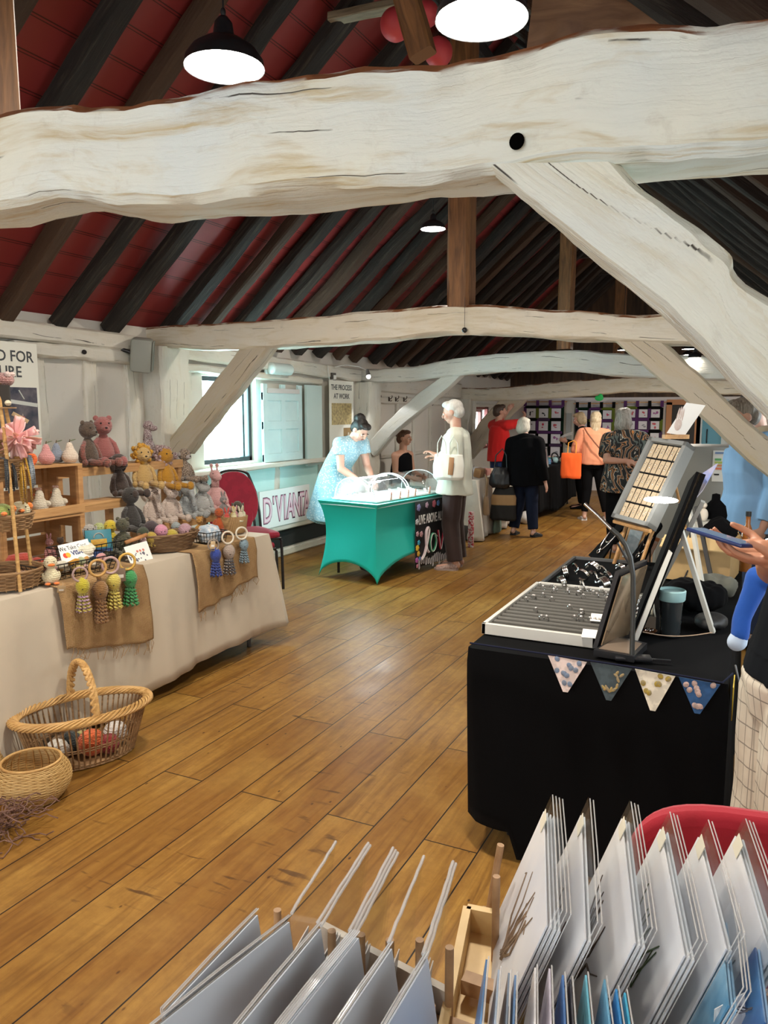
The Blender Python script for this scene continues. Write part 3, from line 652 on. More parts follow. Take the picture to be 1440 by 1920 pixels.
# man in the cream jacket at the teal stall
H = 1.70; q = V((-2.74, 7.27, 0))
J = joints(H, dict(head=(0, -.04, 1.585), neck=(0, .0, 1.40), shL=(.175, .02, 1.335), shR=(-.175, .02, 1.335), elL=(.21, .04, 1.07), wrL=(.15, -.16, 1.16), elR=(-.21, .05, 1.06), wrR=(-.13, -.20, 1.12)))
r, HM = person('grey-haired man in cream jacket and dark brown trousers, standing at the teal table', q, math.radians(-82), H, J, (.52, .30, .22), .007, pitch=.28, fat=1.08,
               hands=dict(L=dict(palm=(0, -.6, -.8), curl=.6), R=dict(palm=(0, -.3, -1), curl=.5)))
def f(mb): torso(mb, J, H, (.140, .128, .118, .118, .104, .050), (.112, .100, .094, .088, .070, .048), .075); sleeve(mb, J, H, 'L', .052, .043, .93, .038); sleeve(mb, J, H, 'R', .052, .043, .93, .038)
garment(r, 'jacket', f, fabric((.66, .68, .58), rough=.75), .008, .010, 8, 3)
garment(r, 'collar', lambda mb: mb.lathe([(.052 * H, 0), (.060 * H, .03), (.056 * H, .065), (.046 * H, .06), (.042 * H, 0)], (J['neck'].x, J['neck'].y + .005, J['neck'].z - .02), 24).bm and None, fabric((.66, .68, .58), rough=.75), .006, .002, 8, 3)
garment(r, 'trousers', lambda mb: legs(mb, J, H, .064, .054, .048, 1.05, .95), fabric((.035, .018, .016), rough=.7), .009, .007, 9, 4)
hair(r, HM, H, hair_m((.42, .40, .37), (.62, .60, .56)), 'short', 2)
for k in 'LR': shoe(r, J, H, k, fabric((.42, .30, .26), (.30, .20, .17), 60), sole=plain((.35, .26, .22), .7))
# shoulder bag hanging at his side
t = thing('shoulder_bag', 'white canvas bag with a tan patch hanging at the side of the cream-jacketed man', 'bag', (-2.70, 6.98, .93), math.radians(5))
def f(mb): loft(mb, [(0, 0, 0), (0, 0, .03), (0, 0, .14), (0, 0, .25)], (.13, .155, .16, .14), (.04, .065, .05, .03), 24)
mb = MB(); f(mb); obj('bag_body', remesh(mb, .007, 2, .006, 10), fabric((.74, .74, .68), rough=.8), t, smooth='all')
mb = MB(); mb.box((.04, -.062, .14), (.05, .012, .17), (0, .08, 0), .004); label_part(obj('patch', mb, fabric((.38, .19, .09))), 'tan leather patch').parent = t
for x in (-.07, .05):
    mb = MB(); mb.tube([(x - .04, -.02, .22), (x - .035, -.03, .36), (x, -.02, .43), (x + .035, .0, .36), (x + .04, .02, .22)], .006, 6); obj('handle', mb, fabric((.74, .74, .68)), t)
# woman bending over the display
H = 1.66; q = V((-4.10, 7.26, 0))
J = joints(H, dict(pelvis=(0, .05, .88), waist=(0, .0, 1.01), chest=(0, -.13, 1.16), neck=(0, -.25, 1.30), head=(0, -.36, 1.40), shL=(.165, -.22, 1.255), shR=(-.165, -.22, 1.255), elL=(.19, -.27, 1.00), elR=(-.19, -.26, 1.00), wrL=(.12, -.42, .88), wrR=(-.10, -.44, .88)))
r, HM = person('dark-haired woman in a pale blue dotted dress, bending over the lit display case', q, math.radians(72), H, J, (.62, .37, .28), .007, pitch=.75, yaw=.0,
               hands=dict(L=dict(palm=(0, 0, -1), curl=.6), R=dict(palm=(0, 0, -1), curl=.6)))
tm = NT('dotted_dress'); vo = tm.n('TexVoronoi', {'Vector': tm.co(), 'Scale': 48.}).outputs['Distance']; DRESS = tm.out(tm.mix(tm.ramp(vo, [(.30, 1.), (.38, 0.)]), (.33, .52, .62), (.72, .80, .82)), .8)
def f(mb):
    torso(mb, J, H, (.135, .118, .098, .108, .098, .050), (.105, .092, .078, .080, .064, .046), .30); sleeve(mb, J, H, 'L', .047, .046, .22); sleeve(mb, J, H, 'R', .047, .046, .22); loft(mb, [(0, .0, .98), (0, .02, .82), (0, .03, .60), (0, .04, .42)], (.18, .22, .24, .26), (.14, .18, .20, .21), 28)
garment(r, 'dress', f, DRESS, .008, .006, 8, 5)
h_ = hair(r, HM, H, hair_m((.006, .005, .005), (.03, .022, .018)), 'updo', 4); mb = MB(); mb.ring(HM @ (V((0, .058, .048)) * H), .035, .011, (0, -.7, .7), 20, 6); obj('hair_tie', mb, plain((.8, .55, .03), .7), r)
for k in 'LR': shoe(r, J, H, k, fabric((.12, .10, .09)))
# seated woman with a bun
H = 1.62; q = V((-4.36, 9.62, 0))
J = joints(H, dict(pelvis=(0, .1, .50), waist=(0, .1, .63), chest=(0, .06, .82), neck=(0, .04, 1.06), head=(0, .015, 1.225), shL=(.165, .05, .99), shR=(-.165, .05, .99), elL=(.2, .02, .75), elR=(-.2, .02, .75), wrL=(.12, -.2, .70), wrR=(-.12, -.2, .70), hipL=(.08, .05, .48), hipR=(-.08, .05, .48), knL=(.1, -.36, .49), knR=(-.1, -.36, .49), anL=(.1, -.36, .08), anR=(-.1, -.36, .08), toeL=(.1, -.52, .03), toeR=(-.1, -.52, .03)))
r, HM = person('seated woman with brown hair in a bun and black sleeveless top, seen in profile', q, math.radians(78), H, J, (.55, .30, .20), .008, yaw=.25)
garment(r, 'top', lambda mb: torso(mb, J, H, (.11, .11, .098, .110, .098, .044), (.088, .088, .080, .084, .066, .040), .03), dk, .009, .004)
garment(r, 'trousers', lambda mb: legs(mb, J, H, .058, .045, .036, 1., .9), dk, .011, .005)
hair(r, HM, H, hair_m((.05, .02, .012), (.16, .07, .035)), 'bun', 6)
for k in 'LR': shoe(r, J, H, k, dk)
t = thing('stool', 'low wooden stool under the seated woman with a bun', 'stool', (-4.45, 9.63, 0))
mb = MB(); mb.cyl((0, 0, .36), (0, 0, .40), .17, n=24); obj('seat', mb, M['oak'], t)
for a in range(4): mb = MB(); x, y = math.cos(a * PI / 2 + .7), math.sin(a * PI / 2 + .7); mb.cyl((x * .16, y * .16, 0), (x * .11, y * .11, .36), .015, n=8); obj('leg', mb, M['oak'], t)
# woman in the black coat, walking away
H = 1.56; q = V((-2.66, 9.58, 0))
J = joints(H, dict(head=(.07, -.075, 1.405), neck=(.03, -.03, 1.26), pelvis=(0, 0, .82), shL=(.19, -.0, 1.19), shR=(-.15, -.02, 1.20), knL=(.11, -.06, .43), anL=(.14, .02, .075), toeL=(.16, -.11, .02), knR=(-.09, -.02, .44), anR=(-.14, .03, .075), toeR=(-.17, -.09, .02), elL=(.25, .0, .94), wrL=(.27, .0, .72), elR=(-.22, .04, .93), wrR=(-.26, -.02, .71)))
r, HM = person('white-haired woman in a long black coat and dark jeans, seen from behind in mid-aisle', q, math.radians(172), H, J, (.58, .36, .28), .009, pitch=.25, face=False, hands=dict(L=dict(curl=.9), R=dict(curl=.3)))
def f(mb): torso(mb, J, H, (.152, .145, .132, .130, .116, .056), (.118, .115, .105, .100, .078, .050), .10); sleeve(mb, J, H, 'L', .056, .048, .95, .040); sleeve(mb, J, H, 'R', .056, .048, .95, .040)
garment(r, 'coat', f, fabric((.003, .003, .004), rough=.95), .010, .012, 7, 9)
garment(r, 'jeans', lambda mb: legs(mb, J, H, .062, .050, .044, 1.08, .93), fabric((.010, .014, .030), rough=.85), .010, .008, 9, 2)
hair(r, HM, H, hair_m((.50, .46, .38), (.70, .66, .58)), 'bob', 3)
for k in 'LR': shoe(r, J, H, k, plain((.008, .008, .008), .6), sole=plain((.01, .01, .01), .8))
t = thing('handbag', 'slouchy black leather handbag at the arm of the black-coated woman', 'bag', (-2.94, 9.42, .62), .3)
mb = MB(); loft(mb, [(0, 0, 0), (0, 0, .05), (0, 0, .18), (0, 0, .27)], (.10, .14, .13, .08), (.05, .07, .06, .03), 20); obj('bag_body', remesh(mb, .009, 2, .014, 9), plain((.010, .010, .012), .4), t, smooth='all')
mb = MB(); mb.tube([(-.08, 0, .24), (-.06, .02, .42), (.02, .04, .5), (.07, .02, .42), (.08, 0, .24)], .009, 6); obj('strap', mb, plain((.010, .010, .012), .45), t)
t = thing('shopping_bag', 'black and tan striped shopping bag low at the legs of the black-coated woman', 'bag', (-2.90, 9.46, .20), .2)
mb = MB(); loft(mb, [(0, 0, 0), (0, 0, .03), (0, 0, .30), (0, 0, .44)], (.15, .17, .16, .11), (.05, .07, .06, .03), 20)
tm = NT('striped_bag'); z = tm.n('SeparateXYZ', {0: tm.co()}).outputs[2]; SB = tm.out(tm.mix(tm.ramp(z, [(.20, 0.), (.21, 1.), (.33, 1.), (.34, 0.)]), (.008, .008, .008), (.36, .22, .10)), .75)
obj('bag_body', remesh(mb, .01, 2, .012, 8), SB, t, smooth='all')
mb = MB(); mb.tube([(-.05, 0, .43), (-.04, .0, .50), (.04, .0, .50), (.05, 0, .43)], .006, 6); obj('handle', mb, dk, t)
# woman in orange sweatshirt
H = 1.60; q = V((-2.17, 11.42, 0))
J = joints(H, dict(head=(-.02, -.03, 1.475), knL=(.07, -.02, .44), anL=(.10, .02, .072), anR=(-.22, -.02, .072), knR=(-.14, -.05, .44), toeL=(.14, -.13, .02), toeR=(-.20, -.17, .02), elL=(.26, -.0, 1.03), wrL=(.16, -.2, .98), elR=(-.26, -.02, 1.03), wrR=(-.18, -.22, .98)))
r, HM = person('blonde woman in an orange-pink sweatshirt and black leggings, back to camera', q, math.radians(195), H, J, (.60, .36, .27), .009, pitch=.1, face=False, fat=1.05)
def f(mb): torso(mb, J, H, (.125, .130, .115, .118, .104, .048), (.100, .102, .090, .088, .068, .044), .01); sleeve(mb, J, H, 'L', .050, .044, .95, .032); sleeve(mb, J, H, 'R', .050, .044, .95, .032)
garment(r, 'sweatshirt', f, fabric((.78, .30, .17), rough=.9), .009, .009, 9, 7)
garment(r, 'leggings', lambda mb: legs(mb, J, H, .060, .042, .032, 1.08, .85), dk, .010, .003, 8, 2)
hair(r, HM, H, hair_m((.30, .20, .11), (.72, .60, .42)), 'long', 5)
for k in 'LR': shoe(r, J, H, k, fabric((.50, .46, .44)), sole=plain((.8, .8, .8), .6))
t = thing('crossbody_bag', 'small brown crossbody bag and strap worn over the orange sweatshirt', 'bag', (-1.95, 11.36, .86), math.radians(5))
mb = MB(); mb.box((0, 0, -.07), (.09, .07, .20), None, .02); obj('bag_body', mb, plain((.16, .05, .035), .6), t)
mb = MB(); S_ = [(-.34, -.06, .50), (-.28, -.15, .42), (-.18, -.19, .30), (-.07, -.16, .17), (0, -.05, .02)]; mb.tube(S_, .011, 6); obj('strap', mb, plain((.22, .08, .045), .6), t)
t = thing('tote_bag', 'bright orange tote bag hanging beside the woman in the orange-pink sweatshirt', 'bag', (-2.44, 11.22, .62), .1)
mb = MB(); loft(mb, [(0, 0, 0), (0, 0, .04), (0, 0, .30), (0, 0, .37)], (.14, .15, .15, .14), (.04, .05, .04, .025), 20); obj('bag_body', remesh(mb, .01, 2, .010, 8), fabric((.95, .13, .02)), t, smooth='all')
mb = MB(); mb.tube([(-.06, 0, .35), (-.05, .02, .52), (.02, .02, .55), (.06, .02, .52), (.06, 0, .35)], .008, 6); obj('handle', mb, fabric((.75, .33, .04)), t)
# woman in the patterned blouse, hands behind her back
H = 1.63; q = V((-1.36, 8.95, 0))
J = joints(H, dict(head=(.01, -.035, 1.505), neck=(0, .0, 1.345), shL=(.18, .02, 1.285), shR=(-.18, .02, 1.285), elL=(.255, .17, 1.06), elR=(-.255, .14, 1.05), wrL=(.06, .215, 1.05), wrR=(-.05, .20, 1.02)))
r, HM = person('grey-haired woman in a leafy black, orange and white blouse, hands clasped behind her back', q, math.radians(-152), H, J, (.50, .28, .20), .007, yaw=-.5, face=False, fat=1.12,
               hands=dict(L=dict(palm=(0, -.6, -.5), curl=.9, fd=(-1, 0, -.1)), R=dict(palm=(0, -.5, .5), curl=.8, fd=(1, .1, .2))))
tm = NT('leaf_print'); v = tm.co(); n1 = tm.n('TexNoise', {'Vector': v, 'Scale': 4.5, 'Detail': 2., 'Distortion': 1.0}); wv = tm.n('TexWave', {'Vector': tm.n('VectorMath', {0: v, 1: tm.n('VectorMath', {0: n1.outputs['Color'], 1: (.35, .35, .35)}, operation='MULTIPLY').outputs[0]}, operation='ADD').outputs[0], 'Scale': 4.2, 'Distortion': 3.0, 'Detail': 1.2}).outputs['Fac']
c = tm.ramp(wv, [(.0, (.008, .010, .012)), (.44, (.012, .014, .016)), (.47, (.62, .60, .52)), (.56, (.55, .52, .45)), (.59, (.012, .014, .014)), (.74, (.02, .02, .02)), (.77, (.62, .22, .05)), (.90, (.50, .22, .07)), (.94, (.015, .02, .02))]); sg = tm.ramp(tm.noise(v, 5, 2), [(.42, 0.), (.46, 1.)]); c = tm.mix(sg, tm.mix(tm.ramp(wv, [(.5, 0.), (.55, .8)]), (.01, .012, .014), (.13, .16, .15)), c)
def f(mb): torso(mb, J, H, (.155, .145, .128, .128, .112, .052), (.125, .120, .104, .096, .074, .048), .10); sleeve(mb, J, H, 'L', .056, .058, .38); sleeve(mb, J, H, 'R', .056, .058, .38)
garment(r, 'blouse', f, tm.out(c, .8), .008, .010, 8, 1)
garment(r, 'trousers', lambda mb: legs(mb, J, H, .066, .055, .042, 1.12, .95), dk, .010, .006, 8, 2)
hair(r, HM, H, hair_m((.16, .14, .12), (.46, .43, .39)), 'shag', 7, fold=.008, fs=22)
for k in 'LR': shoe(r, J, H, k, fabric((.33, .31, .30)), sole=plain((.3, .16, .10), .6))
# person in red, arms raised towards the quilts
H = 1.70; q = V((-3.78, 12.0, 0))
J = joints(H, dict(shL=(.18, 0, 1.36), shR=(-.18, -.02, 1.37), elL=(.30, -.20, 1.42), wrL=(.34, -.38, 1.60), elR=(-.22, -.26, 1.40), wrR=(-.02, -.46, 1.52)))
r, HM = person('person in a bright red jumper and blue jeans, arms raised towards the quilts', q, math.radians(140), H, J, (.52, .28, .20), .009, face=False, fat=1.08, yaw=-.3)
def f(mb): torso(mb, J, H, (.130, .124, .115, .120, .106, .048), (.104, .100, .092, .090, .070, .044), .06); sleeve(mb, J, H, 'L', .052, .044, .55, .042); sleeve(mb, J, H, 'R', .052, .044, .62, .040)
garment(r, 'jumper', f, fabric((.72, .02, .02), rough=.9), .009, .008, 9, 7)
garment(r, 'jeans', lambda mb: legs(mb, J, H, .062, .050, .044, 1.05, .93), fabric((.02, .05, .16), rough=.85), .011, .006)
hair(r, HM, H, hair_m((.02, .012, .010), (.10, .06, .04)), 'short', 5)
for k in 'LR': shoe(r, J, H, k, dk)
# reader in black
H = 1.60; q = V((-2.60, 12.75, 0))
J = joints(H, dict(head=(0, -.07, 1.46), neck=(0, -.02, 1.32), elL=(.20, -.06, 1.02), wrL=(.12, -.26, 1.10), elR=(-.20, -.06, 1.02), wrR=(-.08, -.27, 1.10)))
r, HM = person('fair-haired woman in black looking down at a sheet of paper, in profile', q, math.radians(-75), H, J, (.60, .34, .25), .009, pitch=.35)
def f(mb): torso(mb, J, H, (.120, .118, .100, .108, .096, .046), (.095, .092, .082, .082, .064, .042), .05); sleeve(mb, J, H, 'L', .048, .040, .95, .030); sleeve(mb, J, H, 'R', .048, .040, .95, .030)
garment(r, 'top', f, dk, .010, .006); garment(r, 'trousers', lambda mb: legs(mb, J, H, .058, .048, .04, 1., .93), dk, .012, .004)
hair(r, HM, H, hair_m((.30, .20, .11), (.58, .45, .28)), 'bob', 8)
for k in 'LR': shoe(r, J, H, k, dk)
mb = MB(); mb.grid(lambda u, v: (lerp(-.15, .15, u), lerp(-.11, .11, v), .03 * math.sin(u * PI)), 10, 6); o = obj('paper_sheet', mb, plain((.85, .84, .80), .7), solid=.001); o.location = (-2.89, 12.70, 1.16); o.rotation_euler = (.2, -.5, .1)
tag(o, 'open white leaflet held by the fair-haired woman in black', 'paper')
# man in the pale blue shirt behind the brace
H = 1.74; q = at(1436, 1120, Y=5.75); q = V((-.02, 5.75, 0))
J = joints(H, dict(pelvis=(0, 0, .92), neck=(0, -.06, 1.40), head=(0, -.12, 1.56), chest=(0, -.03, 1.22)))
r, HM = person('person in a loose pale blue shirt and navy trousers behind the tan brace', q, math.radians(-60), H, J, (.50, .28, .20), .008, pitch=.3)
def f(mb): torso(mb, J, H, (.160, .150, .130, .125, .110, .050), (.13, .12, .105, .096, .074, .046), .07); sleeve(mb, J, H, 'L', .054, .048, .92, .036); sleeve(mb, J, H, 'R', .054, .048, .92, .036)
garment(r, 'shirt', f, fabric((.22, .40, .66), rough=.85), .008, .014, 7, 7)
garment(r, 'trousers', lambda mb: legs(mb, J, H, .064, .054, .048, 1.08, .93), fabric((.02, .035, .09)), .011, .008)
hair(r, HM, H, hair_m((.10, .08, .06), (.3, .26, .22)), 'short', 8)
for k in 'LR': shoe(r, J, H, k, dk)
# man with glasses further back
H = 1.74; q = V((-.02, 6.55, 0))
J = joints(H, dict(head=(0, -.04, 1.625)))
r, HM = person('dark-haired man with glasses and tan jacket, half hidden above the tan brace', q, math.radians(-62), H, J, (.62, .40, .31), .007, pitch=.2)
def f(mb): torso(mb, J, H, (.150, .140, .128, .125, .110, .056), (.12, .11, .10, .096, .074, .052), .09); sleeve(mb, J, H, 'L', .056, .048, .94, .038); sleeve(mb, J, H, 'R', .056, .048, .94, .038)
garment(r, 'jacket', f, fabric((.42, .31, .20), rough=.85), .009, .010, 8, 7)
garment(r, 'trousers', lambda mb: legs(mb, J, H, .06, .05, .044, 1., .93), dk, .012, .006)
hair(r, HM, H, hair_m((.012, .008, .006), (.06, .04, .03)), 'short', 8, fold=.007)
for k in 'LR': shoe(r, J, H, k, dk)
mb = MB()
for s in (1, -1):
    mb.ring(HM @ (V((.021 * s, -.062, .001)) * H), .021, .0022, (HM.to_3x3() @ V((0, 1, 0))), 20, 6, sx=1.1, sy=.85); mb.cyl(HM @ (V((.034 * s, -.060, .003)) * H), HM @ (V((.046 * s, -.004, .003)) * H), .002)
mb.cyl(HM @ (V((.009, -.063, .002)) * H), HM @ (V((-.009, -.063, .002)) * H), .002); obj('glasses', mb, plain((.01, .01, .01), .3), r)
# seller in checked trousers with the phone, close on the right
H = 1.66; q = V((.150, 2.17, 0))
J = joints(H, dict(pelvis=(0, .0, .90), shL=(.17, .0, 1.36), shR=(-.17, .0, 1.36), elL=(.185, -.04, 1.20), wrL=(.02, -.13, 1.27), elR=(-.215, .0, 1.20), wrR=(-.05, -.265, 1.275)))
J['elL'] = V((.205, .0, 1.17)); J['wrL'] = V((.10, -.13, 1.245)); J['wrR'] = V((.03, -.12, 1.262)); J['elR'] = V((-.19, -.03, 1.17))
J['neck'] = V((.0, .09, 1.385)); J['head'] = V((0, .08, 1.55)); J['chest'] = V((0, .06, 1.2)); J['waist'] = V((0, .02, 1.02)); J['shL'] = V((.17, .10, 1.34)); J['shR'] = V((-.17, .10, 1.34))
tm = NT('checked_trousers'); v = tm.co(); s3 = tm.n('SeparateXYZ', {0: v}); 
def lines(axis, per, wd): return tm.ramp(tm.math('FRACT', tm.math('MULTIPLY', s3.outputs[axis], 1 / per)), [(0, 1.), (wd, 1.), (wd + .03, 0.)])
L3 = tm.math('MAXIMUM', tm.math('MAXIMUM', lines(0, .028, .07), lines(2, .055, .05)), tm.math('MULTIPLY', lines(1, .04, .05), .6))
LINEN = tm.out(tm.mix(tm.math('MULTIPLY', L3, .75), tm.mix(tm.ramp(tm.noise(v, 12, 3), [(.4, 0.), (.6, 1.)]), (.58, .53, .44), (.50, .45, .37)), (.10, .09, .08)), .9)
r, HM = person('person in black top and pale checked linen trousers holding a phone in both hands', q, math.radians(-70), H, J, (.48, .24, .15), .0045, pitch=.3, face=False, fat=1.1, thin=1.15,
               hands=dict(L=dict(palm=(-.2, .1, 1), curl=.5, fd=(-.12, -1, .06)), R=dict(palm=(.3, .3, 1), curl=.42, fd=(-.1, -1, .03))))
PHONE = at(1352, 1008, Y=1.98)
def f(mb): torso(mb, J, H, (.118, .120, .108, .118, .106, .056), (.094, .094, .088, .090, .070, .05), -.04); sleeve(mb, J, H, 'L', .050, .044, .42); sleeve(mb, J, H, 'R', .050, .044, .42)
garment(r, 'top', f, fabric((.004, .005, .007), rough=.9), .006, .006, 9, 7)
garment(r, 'linen_trousers', lambda mb: legs(mb, J, H, .082, .072, .080, 1.18, .95), LINEN, .006, .012, 7, 4)
hair(r, HM, H, hair_m((.05, .03, .02), (.2, .12, .07)), 'bob', 8)
for k in 'LR': shoe(r, J, H, k, dk)
mb = MB(); w0 = J['wrR'].lerp(J['elR'], .12); mb.ring(w0, .030, .007, (J['wrR'] - J['elR']), 24, 8); label_part(obj('bracelet', mb, plain((.75, .72, .68), .25, 1.)), 'silver bracelet').parent = r
t = thing('phone', 'slim dark blue phone held in two hands over the jewellery stall', 'phone', PHONE, math.radians(-70), rot=(math.radians(9), math.radians(6), math.radians(62)))
mb = MB(); mb.box((0, 0, 0), (.072, .145, .009), None, .003); obj('phone_case', mb, plain((.015, .03, .12), .3), t)
mb = MB(); mb.box((0, 0, .005), (.064, .134, .001)); obj('screen', mb, plain((.12, .2, .35), .1), t)
# ------------------------------------------------------------------ craft stall on the window side
TX = -2.98; TXB = -3.86; TY0, TY1 = 2.18, 4.33; TZ = .765
pine = brownwood('pine_crate', (.32, .15, .055), (.52, .28, .11), (3, 3, 22), .6, 'Object'); pine2 = brownwood('pine_board', (.38, .19, .07), (.60, .34, .14), (20, 2, 20), .55, 'Object')
t = thing('trestle_table', 'trestle table hidden under the cream cloth of the craft stall', 'table', ((TX + TXB) / 2, (TY0 + TY1) / 2, 0))
mb = MB(); mb.box((0, 0, TZ - .03), (TXB - TX + .06 if TXB > TX else TX - TXB - .06, TY1 - TY0 - .06, .03)); obj('tabletop', mb, pine2, t)
for sx in (1, -1):
    for sy in (1, -1): mb = MB(); mb.cyl((sx * .36, sy * .92, 0), (sx * .36, sy * .92, TZ - .04), .015); obj('leg', mb, plain((.1, .1, .1), .5), t)
CREAM = fabric((.56, .48, .37), (.52, .45, .35), 3, .9)
def cloth_table(x0, x1, y0, y1, z, zh, fold, seed, sides='FRLB', nseg=90, flare=.05, corner=0):
    """draped cloth: top plus a continuous skirt with folds; zh(s,x,y) = hem height"""
    P_ = []; per = 2 * ((x1 - x0) + (y1 - y0)); N = nseg * 2
    def pt(s):
        s = s % per; a, b = x1 - x0, y1 - y0
        if s < b: return (x1, y0 + s, 1, 0)
        s -= b
        if s < a: return (x1 - s, y1, 0, 1)
        s -= a
        if s < b: return (x0, y1 - s, -1, 0)
        s -= b; return (x0 + s, y0, 0, -1)
    bm = bmesh.new(); rows = []; NV = 12
    for i in range(N):
        s = per * i / N; x, y, nx, ny = pt(s); col = []
        wv = noise.noise(V((s * 4.2, seed, 0))) * 1.0 + .6 * noise.noise(V((s * 11, seed, 3)))
        d0 = min(abs(x - x0) + abs(y - y0), abs(x - x1) + abs(y - y1), abs(x - x0) + abs(y - y1), abs(x - x1) + abs(y - y0))
        cn = max(0, 1 - d0 / .16)
        cx, cy = (1 if x > (x0 + x1) / 2 else -1), (1 if y > (y0 + y1) / 2 else -1)
        for j in range(NV + 1):
            v = j / NV; h = lerp(z, zh(x, y), v); o = (fold * wv * v ** .7 + flare * v) + .006 * math.sin(min(1, v * 8) * PI / 2)
            ex = cx * cn * corner * v; ey = cy * cn * corner * v
            col.append(bm.verts.new((x + nx * o + ex, y + ny * o + ey, h)))
        rows.append(col)
    for i in range(N):
        A, B = rows[i], rows[(i + 1) % N]
        for j in range(NV): bm.faces.new((A[j], B[j], B[j + 1], A[j + 1]))
    c = bm.verts.new(((x0 + x1) / 2, (y0 + y1) / 2, z + .001))
    for i in range(N): bm.faces.new((rows[i][0], rows[(i + 1) % N][0], c))
    return bm
bm = cloth_table(TXB, TX, TY0, TY1, TZ, lambda x, y: .03 + .09 * max(0, min(1, (y - 2.7) / 1.0)) + .02 * noise.noise(V((x * 5, y * 5, 0))), .035, 2.2, flare=.045, corner=.07)
tag(obj('tablecloth', bm, CREAM, solid=.002), 'plain cream cloth draped to the floor over the soft toy stall', 'tablecloth')
tm = NT('burlap'); v = tm.co('Object', (1, 1, 1)); w1 = tm.n('TexWave', {'Vector': v, 'Scale': 42., 'Distortion': 1.5, 'Detail': 2}, bands_direction='Z').outputs['Fac']; w2 = tm.n('TexWave', {'Vector': v, 'Scale': 42., 'Distortion': 1.5, 'Detail': 2}, bands_direction='Y').outputs['Fac']
ww_ = tm.math('MAXIMUM', w1, w2); c = tm.mix(tm.ramp(tm.noise(v, 9, 4), [(.35, 0.), (.65, 1.)]), (.33, .19, .08), (.46, .29, .13)); c = tm.mix(tm.ramp(ww_, [(.3, .6), (.6, 0.)]), c, (.14, .075, .03)); tm.bump(ww_, .7, .004); BURLAP = tm.out(c, .95)
def runner(ya, yb, pts, label, seed):
    def fn(u, v):
        y = lerp(ya, yb, u); zb = pts[0] * (1 - u) + pts[1] * u + .022 * noise.noise(V((u * 6, seed, 0))) + .03 * math.sin(u * PI * 1.3 + seed)
        L1 = .22; tot = L1 + (TZ - zb); s = v * tot
        y += .02 * noise.noise(V((s * 5, seed, u * 2)))
        w_ = .02 * noise.noise(V((y * 9, s * 2, seed)))
        if s < L1: return (TX - L1 + s + .02, y, TZ + .007 + .002 * math.sin(u * 20))
        q = s - L1; return (TX + .024 + .045 * min(1, q / .7) + .018 * min(1, q * 12) + w_, y, TZ + .007 - q)
    mb = MB(); mb.grid(fn, 34, 40); o = obj('burlap_runner', mb, BURLAP, solid=.003)
    mb2 = MB()
    for i in range(26):
        u = random.random(); p = V(fn(u, 1)); mb2.tube([p, p + V((.005, random.uniform(-.02, .02), -.02)), p + V((.004, random.uniform(-.03, .03), -random.uniform(.03, .07)))], .0014, 4)
    obj('fringe', mb2, BURLAP, o)
    return tag(o, label, 'cloth')
runner(2.53, 3.11, (.42, .39), 'larger frayed burlap runner hanging under the green and yellow octopus rings', 1.4)
runner(3.50, 4.12, (.45, .47), 'burlap runner hanging under the dark blue octopus ring', 4.4)
# crates
def crate(loc, w, d, h, label):
    t = thing('wooden_crate', label, 'crate', loc)      # opening faces +X, width along Y
    th = .012
    for z in (.0, h - .008): 
        mb = MB(); n = 3
        for k in range(n): mb.box((-d / 2 + d * (k + .5) / n - d / 2 + d / 2, 0, z + .004), (d / n - .006, w, .01))
        obj('bottom_slats' if z == 0 else 'top_slats', mb, pine2, t)
    mb = MB()
    for k in range(2): mb.box((-d / 2 + .005, 0, h * (.27 + .48 * k)), (th, w, h * .42))
    obj('back_slats', mb, pine, t)
    for s in (1, -1):
        mb = MB(); y = s * (w / 2 - .008)
        mb.box((-d * .32, y, h / 2), (d * .34, .014, h - .02)).box((d * .34, y, h / 2), (d * .30, .014, h - .02)).box((d * .02, y, h * .17), (d * .36, .014, h * .32)).box((d * .02, y, h * .85), (d * .36, .014, h * .28))
        mb.box((d / 2 - .012, s * (w / 2 - .024), h / 2), (.022, .022, h - .02)).box((-d / 2 + .02, s * (w / 2 - .024), h / 2), (.022, .022, h - .02)); obj('side_panel', mb, pine, t)
    mb = MB(); mb.box((d / 2 - .004, 0, .027), (.010, w, .045)); obj('front_lip', mb, pine2, t); return t
CX = -3.52
crate((CX, 2.83, TZ + .004), .54, .30, .262, 'lower pine crate of the pair, holding a pink rabbit')
crate((CX, 2.83, TZ + .272), .54, .30, .272, 'upper pine crate of the pair, holding two cream hens')
# stepped display shelf
t = thing('step_shelf', 'stepped pine display shelf carrying the seated crochet animals', 'shelf', (0, 0, 0))
for (x, w, ya, yb, z) in ((-3.72, .20, 3.14, 4.22, 1.262), (-3.60, .16, 3.16, 3.58, 1.062), (-3.60, .17, 3.60, 4.50, .86)):
    mb = MB(); mb.box((x, (ya + yb) / 2, z - .010), (w, yb - ya, .02), None, .003).box((x + w / 2 - .01, (ya + yb) / 2, z - .035), (.018, yb - ya, .035)); obj('shelf_board', mb, pine2, t)
for x, y, z in ((-3.78, 3.17, 1.24), (-3.65, 3.17, 1.24), (-3.78, 4.20, 1.24), (-3.65, 4.20, 1.24), (-3.60, 3.50, 1.04), (-3.66, 4.46, .84), (-3.54, 4.46, .84), (-3.62, 3.80, .84)):
    mb = MB(); mb.box((x, y, (TZ + z) / 2), (.035, .035, z - TZ)); obj('leg', mb, pine, t)
